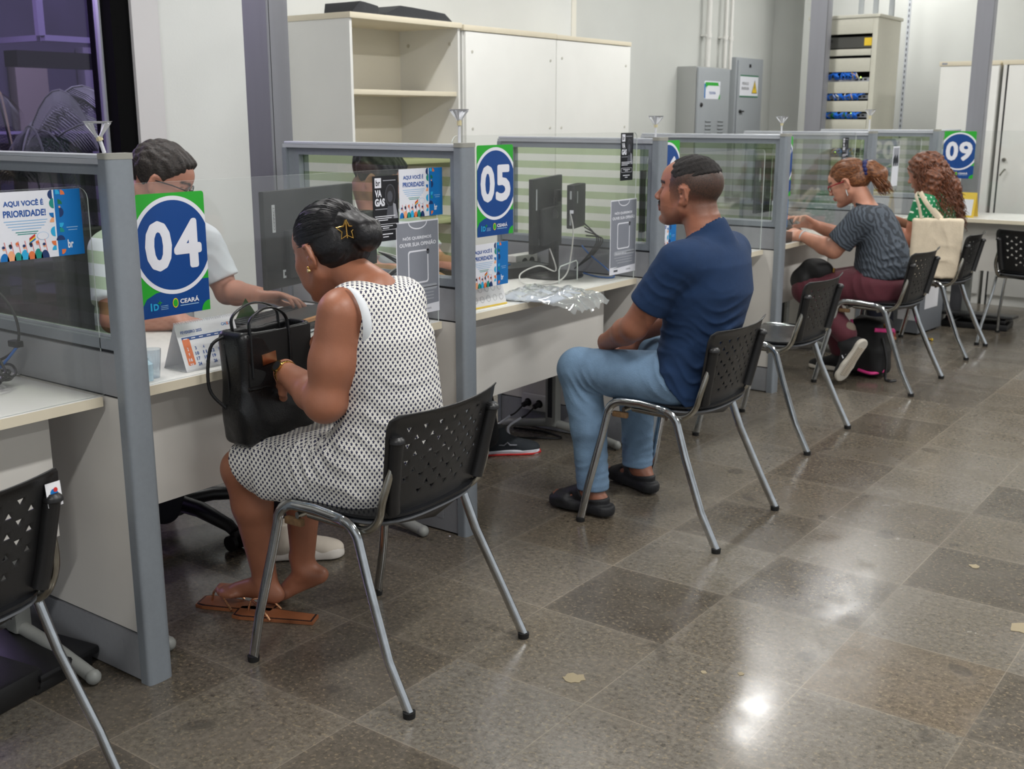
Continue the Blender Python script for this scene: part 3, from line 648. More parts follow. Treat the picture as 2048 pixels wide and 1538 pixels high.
def vagas(loc, label, w=.118, h=.205):
    p = Print(w, h, PBLACK); p.rect(w*.08, h*.82, w*.33, h*.97, PWHITE, 1); p.text('br', w*.12, h*.85, w*.29, h*.94, PBLACK, 2, .02); p.text('VA', w*.08, h*.68, w*.34, h*.79, PWHITE, 1, .04); p.text('GAS', w*.07, h*.54, w*.46, h*.66, PWHITE, 1, .05)
    p.rect(w*.40, h*.92, w*.9, h*.935, PGREY, 1); p.rect(w*.08, h*.49, w*.55, h*.503, PGREY, 1)
    p.ell(w*.68, h*.70, w*.20, h*.17, PGREYD, 1, 24); p.ell(w*.68, h*.70, w*.18, h*.155, mat('print_soft_black', (40, 40, 44), .5), 2, 24); p.ell(w*.66, h*.68, w*.105, h*.085, PGREYD, 3, 20)
    p.poly([(w*.5, h*.34), (w*.56, h*.52), (w*.68, h*.58), (w*.88, h*.56), (w*.98, h*.34)], PGREYD, 1); p.poly([(w*.8, h*.34), (w*.78, h*.58), (w*.88, h*.56), (w*.97, h*.34)], PGREY, 2)
    for k in range(3): p.rect(w*.06, h*(.38-.03*k), w*(.86-.15*k), h*(.392-.03*k), PWHITE, 3)
    p.rrect(w*.04, h*.17, w*.93, h*.265, w*.07, PWHITE, 1); p.rrect(w*.055, h*.176, w*.915, h*.259, w*.06, PBLACK, 2); p.rect(w*.2, h*.225, w*.75, h*.237, PWHITE, 3); p.rect(w*.35, h*.195, w*.6, h*.207, PWHITE, 3)
    p.rect(w*.2, h*.10, w*.75, h*.115, PWHITE, 2); p.rect(w*.36, h*.06, w*.58, h*.073, PWHITE, 2)
    o = p.build('vacancy_leaflet'); tag(o, label, 'poster', 'black VAGAS leaflets'); stand_up(o, loc, 0); return o
vagas((XS, 1.005, 1.064), 'black VAGAS leaflet on the desk 04 shield beside the priority leaflet')
vagas((XS, 2.50, 1.19), 'black VAGAS leaflet near the top of the tall desk 05 shield', .10, .195)
vagas((XS, 5.05, 1.17), 'black VAGAS leaflet above the woman with red glasses', .10, .16)
def opinion(y0, z0, label, w=.212, h=.312, hd=0):
    G1 = mat('poster_grey', (134, 138, 148), .5, noise=.03, nscale=20); p = Print(w, h, PWHITE); p.rect(w*.015, h*.10, w*.985, h*.985, G1, 1); p.poly([(w*.3, h*.1), (w*.1, h*.08), (w*.985, h*.1)], G1, 1)
    p.ell(w*.5, h*.985, w*.22, h*.075, PWHITE, 2, 30, 180, 360); p.ell(w*.5, h*.985, w*.20, h*.062, G1, 3, 30, 180, 360)
    p.text('NÓS QUEREMOS', w*.15, h*.80, w*.82, h*.845, PWHITE, 2, .03); p.text('OUVIR SUA OPINIÃO', w*.07, h*.735, w*.93, h*.785, PWHITE, 2, .03)
    p.rrect(w*.26, h*.335, w*.74, h*.69, w*.05, PWHITE, 2); p.rrect(w*.285, h*.352, w*.715, h*.673, w*.04, G1, 3)
    p.ell(w*.72, h*.70, w*.035, h*.03, PGREY, 4, 12); p.ell(w*.73, h*.665, w*.035, h*.03, PGREYD, 4, 12)
    G2 = mat('poster_pale_grey', (166, 170, 178), .5); p.rrect(w*.14, h*.25, w*.95, h*.31, w*.05, G2, 2)
    p.text('Acesse e dê sua', w*.2, h*.262, w*.62, h*.295, PWHITE, 3, .0)
    for k in range(3): p.rect(w*(.16+.06*k), h*(.215-.035*k), w*.86, h*(.226-.035*k), G2, 2)
    p.rect(w*.15, h*.035, w*.3, h*.06, PGREYD, 2); p.text('CEARÁ', w*.62, h*.035, w*.8, h*.062, PGREY, 2, .02)
    o = p.build('opinion_poster'); tag(o, label, 'poster', 'grey NÓS QUEREMOS OUVIR SUA OPINIÃO posters'); stand_up(o, (XS, y0, z0), hd); return o
opinion(1.108, .806, 'grey NÓS QUEREMOS OUVIR SUA OPINIÃO poster on the desk 04 shield')
opinion(2.43, .80, 'grey NÓS QUEREMOS OUVIR SUA OPINIÃO poster on the tall desk 05 shield')
p = Print(.13, .26, PWHITE); p.rect(.01, .13, .12, .25, PGREY, 1)
for k in range(7): p.ell(.02+k*.015, .16+(k % 3)*.01, .011, .03, PBLACK, 2, 10)
o = p.build('group_photo_leaflet'); tag(o, 'tall white leaflet with a black and white group photo beside the curly haired woman', 'poster'); stand_up(o, (XS, 5.99, 1.0), 0)

# stick clips with a white funnel top at each post
def clip_stick(y, z, lean, label, grp='clear sticks with funnel tops'):
    t = thing('clip_stick', label, 'holder', (-.045, y, 1.366), group=grp)
    top = Vector((lean[0], lean[1], z-1.366)); m_ = mat('milky_plastic', (212, 214, 218), .35)
    b = MB(); b.tube([(0, 0, 0), top*.5, top], .0045, m_, 8); b.build('stick', t)
    b = MB(); b.tube([top*.75, top*.98], .008, mat('yellowed_plastic', (206, 196, 158), .5), 8); b.build('sleeve', t)
    b = MB()
    for k in range(4):
        a = k*math.pi/2+.3; d = Vector((math.cos(a), math.sin(a), 0)); e = Vector((-d.y, d.x, 0))
        b.add([top-Vector((0, 0, .012)), top+d*.03+e*.012+Vector((0, 0, .03)), top+d*.03-e*.012+Vector((0, 0, .03)), top+d*.012+e*.002, top+d*.012-e*.002+Vector((0, 0, .0))], [(0, 1, 2), (0, 3, 4)], m_)
        b.tube([top+d*.006, top+d*.02+Vector((0, 0, .018)), top+d*.03+Vector((0, 0, .03))], .003, m_, 6)
    b.lathe([(.024, .030), (.030, .034), (.034, .034), (.027, .029), (.024, .030)], tuple(top), m_, 20)
    b.build('funnel', t)
clip_stick(.03, 1.405, (0, -.012), 'clear stick with a white funnel top on the post nearest the camera')
clip_stick(S+.05, 1.44, (0, 0), 'clear stick with a funnel top on the post left of number sign 05')
clip_stick(2*S+.05, 1.42, (0, 0), 'clear stick with a funnel top on the post behind the man')
clip_stick(3*S+.05, 1.42, (0, 0), 'clear stick with a funnel top on the post left of the woman with red glasses')
clip_stick(4*S+.05, 1.46, (0, 0), 'clear stick with a funnel top between the two far women')

# ================================================================ chairs
def chair_proto(label):
    t = thing('perforated_chair', label, 'chair', (0, 0, 0), group='black perforated chairs with chrome legs')
    zb, zt = .425, .757
    def surf(y_, v):      # y_ in -1..1 across
        z = zb+(zt-zb)*v; w = .205+.028*max(0, (v-.25)/.75)
        if v < .27: w *= math.sqrt(max(0, 1-((.27-v)/.27)**2))*.98+.02
        if v > .8: w -= .024*((v-.8)/.2)**3
        y = y_*w; k = y/.23
        x = .128+(z-zb)*.22+.030*(1-k*k)
        if v > .9: q = (v-.9)/.1; x += .016*q*q*(1.0-.6*k*k); z -= .010*q*q
        z += .007*k*k*v
        return (x, y, z)
    N, Mr = 16, 15; sub = []
    b = MB(); idx = {}
    def vid(i, j, du=0., dv=0.):
        key = (round(i+du, 4), round(j+dv, 4))
        if key not in idx: idx[key] = len(b.v); b.v.append(surf(-1+2*(i+du)/N, (j+dv)/Mr))
        return idx[key]
    sl = b.slot(BPL)
    for j in range(Mr):
        for i in range(N):
            c = [vid(i, j), vid(i+1, j), vid(i+1, j+1), vid(i, j+1)]
            if 2 <= i <= N-3 and 4 <= j <= Mr-3 and (i+j) % 2 == 0 and not (j < 6 and (i < 4 or i > N-5)):
                s_ = 1 if (j % 2) else -1
                tr = [vid(i, j, .16, .5-.30*s_), vid(i, j, .84, .5-.30*s_), vid(i, j, .5, .5+.36*s_)]
                if s_ > 0: fs = [(c[0], c[1], tr[1], tr[0]), (c[1], c[2], tr[2], tr[1]), (c[2], c[3], tr[2]), (c[3], c[0], tr[0], tr[2])]
                else: fs = [(c[0], c[1], tr[2]), (c[1], c[2], tr[1], tr[2]), (c[2], c[3], tr[0], tr[1]), (c[3], c[0], tr[2], tr[0])]
            else: fs = [tuple(c)]
            for f in fs: b.f.append(f); b.mi.append(sl); b.sm.append(True)
    o = b.build('backrest', t, sharp=False)
    md = o.modifiers.new('thickness', 'SOLIDIFY'); md.thickness = .0035; md.offset = -1
    # upright sleeves that hide the support tubes
    for s in (-1, 1):
        b = MB()
        pts = [surf(s*.90, v) for v in (.20, .35, .5, .65, .80)]
        pts = [(p[0]+.010, p[1], p[2]) for p in pts]
        b.tube(pts, .0185, BPL, 14, flat=.95); b.lathe([(0, .004), (.012, .004), (.0185, -.002), (.0205, -.006), (.0205, -.012), (.018, -.014)], pts[-1], BPL, 14); b.build('back_sleeve', t)
    # seat
    def seatgrid(z0, th, k, m, nm, drop=.0):
        bm = bmesh.new(); bmesh.ops.create_cube(bm, size=2); bmesh.ops.subdivide_edges(bm, edges=bm.edges[:], cuts=9, use_grid_fill=True)
        for v in bm.verts:
            x, y, z = v.co; r = (abs(x)**4+abs(y)**4)**.25; mxy = max(abs(x), abs(y), 1e-6); f = mxy/max(r, 1e-6); X = x*f; Y = y*f
            e = min(1, (X**4+Y**4)**.25); zz = z*th*(1-.55*e**6) if z > 0 else z*th*(1-e**5)*(1.0+drop)
            zz += .010*(abs(X)**2)*(1 if X > 0 else -1.2) + .006*Y*Y
            v.co = Vector((-.02+X*k[0], Y*k[1], z0+zz))
        q = MB(); q.addbm(bm, m, True); return q.build(nm, t)
    seatgrid(.462, .016, (.205, .215), VINYL, 'seat'); seatgrid(.447, .012, (.20, .212), GPL, 'seat_pan', 1.4)
    for s in (-1, 1):
        yt = .222*s; yf = .262*s
        front = [(-.272, yf, .012), (-.245, yf*.985, .14), (-.205, yt*1.06, .33)]+[p+Vector((0, 0, 0)) for p in arc((-.130, yt*1.01, .405), .062, math.pi*.97, math.pi*.5, 6)]+[(-.06, yt, .468), (.0, yt, .462)]
        rear = [(.0, yt, .462), (.03, yt, .458)]+[Vector(p) for p in arc((.028, yt*1.01, .396), .062, math.pi*.47, math.pi*.10, 6)]+[(.125, yt*1.05, .31), (.205, yf*.985, .13), (.268, yf, .012)]
        for nm, pts in (('front', front), ('rear', rear)):
            b = MB(); b.tube(pts, .0150, CHROME, 14, flat=.62, up=(1, 0, 0)); l = b.build('leg', t)
            e = pts[0] if nm == 'front' else pts[-1]
            b = MB(); b.lathe([(0, 0), (.0155, 0), (.0165, .016), (0, .016)], (e[0]+(-.001 if nm == 'front' else .001), e[1], 0), RUB, 14); b.build('rubber_foot', l)
        b = MB(); top = surf(s*.90, .62)
        b.tube(smoothpath([(-.10, yt*.90, .440), (.03, yt*.91, .437), (.10, yt*.94, .440), (.145, yt*.96, .475), (.168, yt*.98, .54), (top[0]+.008, top[1], top[2])], 6), .0105, CHROMED, 12); b.build('back_support_tube', t)
        b = MB(); b.box(-.175, -.115, yt-.012*s-.008, yt-.012*s+.008, .405, .425, RUST, .003); b.build('bracket', t)
    for x, z in ((-.13, .435), (.04, .43)):
        b = MB(); b.tube([(x, -.215, z), (x, .215, z)], .010, CHROMED, 10, flat=.7); b.build('crossbar', t)
    return t
C0 = chair_proto('black perforated chair cut off by the lower left edge'); C0.location = (.105, -.602, 0); C0.rotation_euler = (0, 0, math.radians(4))
o = Print(.035, .05, PAPER, th=.0006); o.ell(.018, .028, .009, .009, BLUE2, 1, 12); o.ell(.022, .034, .005, .005, RED, 2, 10); o = o.build('sticker', C0); o.matrix_local = Matrix(((0, -.1, 1, .2105), (1, 0, 0, .186), (0, 1, .1, .672), (0, 0, 0, 1)))
CH = [((.370, .535), 3, 'black perforated chair under the woman in the star dress'), ((.505, 1.975), 1.5, 'black perforated chair under the man in the blue shirt'),
      ((.318, 3.255), 1, 'empty black perforated chair right behind the man in the blue shirt'), ((.362, 4.61), -1, 'black perforated chair under the woman with red glasses'),
      ((.335, 5.72), 2, 'black perforated chair under the woman with curly hair and tote bag'), ((.80, 6.27), 90-180, 'black perforated chair at the right edge facing the end counter')]
for (xy, rz, lab) in CH:
    c = dup(C0, (*xy, 0), math.radians(rz), lab)
    for q in list(c.children):
        if q.name.startswith('sticker'): bpy.data.objects.remove(q)
# ================================================================ implicit surfaces for bodies, clothes and bags
f32 = np.float32
def V3(p): return np.array(p, dtype=f32)
class Sdf:
    def __init__(s): s.ops = []; s.lo = []; s.hi = []; s.sc = 1.0
    def _add(s, fn, k, mode, lo=None, hi=None):
        s.ops.append((fn, k, mode))
        if mode == 'u' and lo is not None: s.lo.append(lo); s.hi.append(hi)
        return s
    def rc(s, a, b, ra, rb=None, k=.02, mode='u'):
        rb = ra if rb is None else rb; a = V3(a); b = V3(b); ba = b-a; l2 = float(ba@ba)+1e-12
        def fn(P):
            pa = P-a; t = np.clip((pa@ba)/l2, 0, 1); return np.linalg.norm(pa-t[:, None]*ba, axis=1)-(ra+(rb-ra)*t)
        m = max(ra, rb); return s._add(fn, k, mode, np.minimum(a, b)-m, np.maximum(a, b)+m)
    def chain(s, pts, rs, k=.02, mode='u'):
        for i in range(len(pts)-1): s.rc(pts[i], pts[i+1], rs[i], rs[i+1], k, mode)
        return s
    def el(s, c, r, k=.02, R=None, mode='u'):
        c = V3(c); r = V3(r); Rm = None if R is None else np.array(R, dtype=f32)
        def fn(P):
            q = P-c
            if Rm is not None: q = q@Rm
            k0 = np.linalg.norm(q/r, axis=1); k1 = np.linalg.norm(q/(r*r), axis=1)+1e-9; return k0*(k0-1)/k1
        m = float(max(r)); return s._add(fn, k, mode, c-m, c+m)
    def bx(s, c, h, rad=.01, k=.02, R=None, mode='u'):
        c = V3(c); h = V3(h); Rm = None if R is None else np.array(R, dtype=f32)
        def fn(P):
            q = P-c
            if Rm is not None: q = q@Rm
            q = np.abs(q)-(h-rad); return np.linalg.norm(np.maximum(q, 0), axis=1)+np.minimum(q.max(axis=1), 0)-rad
        m = float(np.linalg.norm(h)); return s._add(fn, k, mode, c-m, c+m)
    def cut(s, p, n, k=.003):     # keeps the side opposite to n
        p = V3(p); n = V3(n); n = n/np.linalg.norm(n); return s._add(lambda P: (P-p)@n, k, 'i')
    def sub(s, other, k=.003, off=0.0): return s._add(lambda P: other(P)-off, k, 's')
    def uni(s, other, k=.01, off=0.0):
        s.lo += other.lo; s.hi += other.hi; return s._add(lambda P: other(P)-off, k, 'u')
    def disp(s, fn): return s._add(fn, 0, 'd')
    def fold(s, c, n, wl, amp, rad, wob=.0):
        """a few irregular soft creases running across direction n around c"""
        c = V3(c); n = V3(n); n = n/np.linalg.norm(n); t = np.cross(n, V3((.3, .5, .8))); t = t/np.linalg.norm(t); t2 = np.cross(n, t); ph = float(abs(c).sum()*37 % 6.28)
        def fn(P):
            q = P-c; g = np.exp(-(q*q).sum(1)/(rad*rad)); u = q@n; v = q@t; w_ = q@t2
            a = u+wl*.55*np.sin(v*13+ph)+wl*.4*np.sin(w_*17+ph*2)+wl*.25*np.sin(v*41+w_*23)
            r1 = 1-np.abs(np.sin(a*np.pi/wl+ph)); r2 = 1-np.abs(np.sin(a*np.pi/(wl*1.62)+ph*1.7+v*9))
            m = .5+.5*np.sin(v*19+ph*3)*np.sin(w_*15+u*21+ph); return amp*g*(.7-1.3*(r1**1.5*m+r2**1.5*(1-m)))
        return s.disp(fn)
    def torso(s, st, k=.03, rnd_=.045):
        """stack of horizontal ellipses (x, y, z, rx, ry)"""
        st = np.array(st, dtype=f32); zz = st[:, 2]
        def fn(P):
            z = P[:, 2]; cx, cy, rx, ry = (np.interp(z, zz, st[:, i]) for i in (0, 1, 3, 4)); dx = P[:, 0]-cx; dy = P[:, 1]-cy
            k0 = np.sqrt((dx/rx)**2+(dy/ry)**2); k1 = np.sqrt((dx/rx**2)**2+(dy/ry**2)**2)+1e-6; d = np.where(k0 < .05, -np.minimum(rx, ry), k0*(k0-1)/k1)
            e = np.maximum(zz[0]-z, z-zz[-1])+0.0; a = d+rnd_; b_ = e+rnd_
            return (np.minimum(np.maximum(a, b_), 0)+np.sqrt(np.maximum(a, 0)**2+np.maximum(b_, 0)**2)-rnd_).astype(f32)
        m = float(max(st[:, 3].max(), st[:, 4].max())); lo = st[:, :3].min(0)-np.array((m, m, 0)); hi = st[:, :3].max(0)+np.array((m, m, 0))
        return s._add(fn, k, 'u', lo, hi)
    def rigid(s, M):              # M: 4x4 local->world, returns transformed copy
        o = Sdf(); R = np.array(M.to_3x3(), dtype=f32); sc = float(np.linalg.norm(R[:, 0])); R = R/sc; t = np.array(M.translation, dtype=f32)
        for fn, k, mode in s.ops: o.ops.append(((lambda P, fn=fn: fn(((P-t)@R)/sc)*sc), k*sc, mode))
        for a, b in zip(s.lo, s.hi):
            cs = np.array([[x, y, z] for x in (a[0], b[0]) for y in (a[1], b[1]) for z in (a[2], b[2])])*sc@R.T+t; o.lo.append(cs.min(0)); o.hi.append(cs.max(0))
        return o
    def __call__(s, P):
        d = None
        for fn, k, mode in s.ops:
            if mode == 'd': d = d+fn(P); continue
            e = fn(P)
            if d is None: d = e; continue
            if mode == 'u': h = np.maximum(k-np.abs(d-e), 0)/max(k, 1e-9); d = np.minimum(d, e)-h*h*k*.25
            elif mode == 'i': h = np.maximum(k-np.abs(d-e), 0)/max(k, 1e-9); d = np.maximum(d, e)+h*h*k*.25
            elif mode == 's': e = -e; h = np.maximum(k-np.abs(d-e), 0)/max(k, 1e-9); d = np.maximum(d, e)+h*h*k*.25
        return d
def mesh_sdf(sdf, res, pad=.02):
    lo = np.min(sdf.lo, axis=0)-pad; hi = np.max(sdf.hi, axis=0)+pad; B = 8
    n = np.maximum(1, np.ceil((hi-lo)/(res*B)).astype(int)); G = n*B+1
    cx = [lo[i]+(np.arange(n[i])+.5)*B*res for i in range(3)]
    cc = np.stack(np.meshgrid(*cx, indexing='ij'), -1).reshape(-1, 3).astype(f32)
    dc = np.concatenate([sdf(cc[i:i+200000]) for i in range(0, len(cc), 200000)])
    D = np.full(tuple(G), .05, dtype=f32)
    dcg = dc.reshape(tuple(n)); big = np.repeat(np.repeat(np.repeat(dcg, B, 0), B, 1), B, 2); D[:-1, :-1, :-1] = np.where(big < 0, -.05, .05)
    keep = np.argwhere(np.abs(dcg) < B*res*.5*1.75+.012)
    ar = np.arange(B+1); off = np.stack(np.meshgrid(ar, ar, ar, indexing='ij'), -1).reshape(-1, 3)
    CH_ = 600
    for i in range(0, len(keep), CH_):
        kb = keep[i:i+CH_]; I = (kb[:, None, :]*B+off[None]).reshape(-1, 3); P = (lo+I*res).astype(f32)
        D[I[:, 0], I[:, 1], I[:, 2]] = sdf(P)
    D[D == 0] = 1e-7
    sg = D < 0; nx, ny, nz = G-1
    s8 = sum(sg[a:a+nx, b_:b_+ny, c:c+nz].astype(np.int8) for a in (0, 1) for b_ in (0, 1) for c in (0, 1))
    act = np.argwhere((s8 > 0) & (s8 < 8)); ID = np.full((nx, ny, nz), -1, dtype=np.int32); ID[act[:, 0], act[:, 1], act[:, 2]] = np.arange(len(act))
    acc = np.zeros((len(act), 3)); cnt = np.zeros(len(act)); cor = [(a, b_, c) for a in (0, 1) for b_ in (0, 1) for c in (0, 1)]
    val = {c: D[act[:, 0]+c[0], act[:, 1]+c[1], act[:, 2]+c[2]] for c in cor}
    for c in cor:
        for ax in range(3):
            if c[ax] == 0:
                e = list(c); e[ax] = 1; e = tuple(e); v0, v1 = val[c], val[e]; m = (v0 < 0) != (v1 < 0); t = np.where(m, v0/(v0-v1+1e-12), 0)
                p = np.zeros((len(act), 3)); p += np.array(c); p[:, ax] = t; acc[m] += p[m]; cnt[m] += 1
    V = lo+(act+acc/cnt[:, None])*res; F = []
    for ax in range(3):
        a1, a2 = (ax+1) % 3, (ax+2) % 3; sl0 = [slice(1, -1)]*3; sl0[ax] = slice(0, G[ax]-1); sl1 = list(sl0); sl1[ax] = slice(1, G[ax])
        A = sg[tuple(sl0)]; Bq = sg[tuple(sl1)]; E = np.argwhere(A != Bq); flip = A[E[:, 0], E[:, 1], E[:, 2]]
        E = E+1; E[:, ax] -= 1
        q = []
        for d1, d2 in ((0, 0), (-1, 0), (-1, -1), (0, -1)):
            e = E.copy(); e[:, a1] += d1; e[:, a2] += d2; q.append(ID[e[:, 0], e[:, 1], e[:, 2]])
        q = np.stack(q, 1); q[~flip] = q[~flip][:, ::-1]; F.append(q)
    F = np.concatenate(F); F = F[(F >= 0).all(1)]
    return V, F
def skin_obj(name, sdf, res, m, parent=None, matfn=None, mats=None, attr=None, uvbox=False, loc=None, pad=.02, relax=1):
    V, F = mesh_sdf(sdf, res, pad)
    # one light relax pass takes the voxel ripple out
    for _ in range(relax):
        s_ = np.zeros_like(V); c_ = np.zeros(len(V))
        for a in range(4):
            i = F[:, a]; j = F[:, (a+1) % 4]; np.add.at(s_, i, V[j]); np.add.at(c_, i, 1); np.add.at(s_, j, V[i]); np.add.at(c_, j, 1)
        V = V*.45+.55*s_/np.maximum(c_, 1)[:, None]
    if loc is not None: V = V-np.array(loc)
    me = bpy.data.meshes.new(name); me.vertices.add(len(V)); me.vertices.foreach_set('co', V.astype(f32).ravel())
    me.loops.add(len(F)*4); me.loops.foreach_set('vertex_index', F.astype(np.int32).ravel())
    me.polygons.add(len(F)); me.polygons.foreach_set('loop_start', np.arange(0, len(F)*4, 4, dtype=np.int32))
    try: me.polygons.foreach_set('loop_total', np.full(len(F), 4, dtype=np.int32))
    except Exception: pass
    me.update(calc_edges=True); me.validate(); me.polygons.foreach_set('use_smooth', np.ones(len(me.polygons), dtype=bool))
    for q in (mats or [m]): me.materials.append(q)
    W0 = V if loc is None else V+np.array(loc)
    if matfn is not None and len(me.polygons) == len(F):
        me.polygons.foreach_set('material_index', matfn(W0[F].mean(1)).astype(np.int32))
    if attr is not None:
        for an, fn in attr.items():
            at = me.attributes.new(an, 'FLOAT', 'POINT'); at.data.foreach_set('value', fn(W0).astype(f32))
    if uvbox:
        cen = W0[F]; e1 = cen[:, 2]-cen[:, 0]; e2 = cen[:, 3]-cen[:, 1]; N = np.cross(e1, e2); N /= np.linalg.norm(N, axis=1)[:, None]+1e-9
        uv = np.zeros((len(F), 4, 2)); top = np.abs(N[:, 2]) > .78; x, y, z = cen[..., 0], cen[..., 1], cen[..., 2]
        uv[..., 0] = x+y; uv[..., 1] = z; uv[top, :, 1] = (y*1.0)[top]; uv[top, :, 0] = x[top]
        l = me.uv_layers.new(name='uv'); l.data.foreach_set('uv', uv.astype(f32).ravel())
    o = bpy.data.objects.new(name, me); COL.objects.link(o)
    if parent is not None: o.parent = parent
    return o

# ---------------------------------------------------------------- materials for people
def skin(name, rgb, rough=.5, dens=None, rgb2=None, lips=None):
    m = mat(name, rgb, rough, noise=.06, nscale=22, bump=.05, bscale=180, sss=.06)
    if dens:
        nt = m.node_tree; b = nt.nodes['Principled BSDF']; src = b.inputs['Base Color'].links[0].from_socket
        for an, col in dens:
            a = nt.nodes.new('ShaderNodeAttribute'); a.attribute_name = an
            tc = nt.nodes.new('ShaderNodeTexCoord'); n = nt.nodes.new('ShaderNodeTexNoise'); n.inputs['Scale'].default_value = 260; nt.links.new(tc.outputs['Object'], n.inputs['Vector'])
            f = M_(nt, 'MULTIPLY', a.outputs['Fac'], M_(nt, 'ADD', M_(nt, 'MULTIPLY', n.outputs[0], .5), .75)); f = M_(nt, 'MINIMUM', f, 1.0)
            src = mixc(nt, f, src, lin(col))
        nt.links.new(src, b.inputs['Base Color'])
    return m
def hair_mat(name, rgb, rgb2, rough=.38, scale=(1, 1, 1), nsc=60, bump=.5):
    if name in MATS: return MATS[name]
    m = bpy.data.materials.new(name); m.use_nodes = True; nt = m.node_tree; b = nt.nodes['Principled BSDF']
    tc = nt.nodes.new('ShaderNodeTexCoord'); mp = nt.nodes.new('ShaderNodeMapping'); mp.inputs['Scale'].default_value = scale; nt.links.new(tc.outputs['Object'], mp.inputs[0])
    n = nt.nodes.new('ShaderNodeTexNoise'); n.inputs['Scale'].default_value = nsc; n.inputs['Detail'].default_value = 4; nt.links.new(mp.outputs[0], n.inputs['Vector'])
    r = nt.nodes.new('ShaderNodeMapRange'); r.inputs[1].default_value = .35; r.inputs[2].default_value = .65; nt.links.new(n.outputs[0], r.inputs[0])
    nt.links.new(mixc(nt, r.outputs[0], lin(rgb), lin(rgb2)), b.inputs['Base Color']); b.inputs['Roughness'].default_value = rough
    b.inputs['Anisotropic'].default_value = .5
    bp = nt.nodes.new('ShaderNodeBump'); bp.inputs['Strength'].default_value = bump; bp.inputs['Distance'].default_value = .003; nt.links.new(n.outputs[0], bp.inputs['Height']); nt.links.new(bp.outputs[0], b.inputs['Normal'])
    MATS[name] = m; return m
def dot_mat(name, base, ink, cell, rad, star=False, stagger=True, rough=.75):
    if name in MATS: return MATS[name]
    m = bpy.data.materials.new(name); m.use_nodes = True; nt = m.node_tree; b = nt.nodes['Principled BSDF']; b.inputs['Roughness'].default_value = rough
    uv = nt.nodes.new('ShaderNodeUVMap'); sp = nt.nodes.new('ShaderNodeSeparateXYZ'); nt.links.new(uv.outputs[0], sp.inputs[0])
    u = M_(nt, 'ADD', M_(nt, 'DIVIDE', sp.outputs[0], cell), 100); v = M_(nt, 'ADD', M_(nt, 'DIVIDE', sp.outputs[1], cell), 100)
    if stagger: u, v = M_(nt, 'MULTIPLY', M_(nt, 'ADD', u, v), .7071), M_(nt, 'ADD', M_(nt, 'MULTIPLY', M_(nt, 'SUBTRACT', u, v), .7071), 50)
    px = M_(nt, 'SUBTRACT', M_(nt, 'FRACT', u), .5); py = M_(nt, 'SUBTRACT', M_(nt, 'FRACT', v), .5)
    r = M_(nt, 'SQRT', M_(nt, 'ADD', M_(nt, 'MULTIPLY', px, px), M_(nt, 'MULTIPLY', py, py)))
    lim = rad
    if star:
        a = M_(nt, 'ARCTAN2', py, px); a = M_(nt, 'ADD', a, 7.0); q = M_(nt, 'ABSOLUTE', M_(nt, 'SUBTRACT', M_(nt, 'FRACT', M_(nt, 'DIVIDE', a, 2*math.pi/5)), .5))
        lim = M_(nt, 'ADD', rad*.52, M_(nt, 'MULTIPLY', M_(nt, 'POWER', M_(nt, 'MULTIPLY', q, 2.0), 1.4), rad*.62))
    f = M_(nt, 'LESS_THAN', r, lim)
    tc = nt.nodes.new('ShaderNodeTexCoord'); n = nt.nodes.new('ShaderNodeTexNoise'); n.inputs['Scale'].default_value = 14; n.inputs['Detail'].default_value = 3; nt.links.new(tc.outputs['Object'], n.inputs['Vector'])
    nt.links.new(mixc(nt, f, lin(base), lin(ink)), b.inputs['Base Color'])
    bp = nt.nodes.new('ShaderNodeBump'); bp.inputs['Strength'].default_value = .35; bp.inputs['Distance'].default_value = .02; nt.links.new(n.outputs[0], bp.inputs['Height']); nt.links.new(bp.outputs[0], b.inputs['Normal'])
    MATS[name] = m; return m

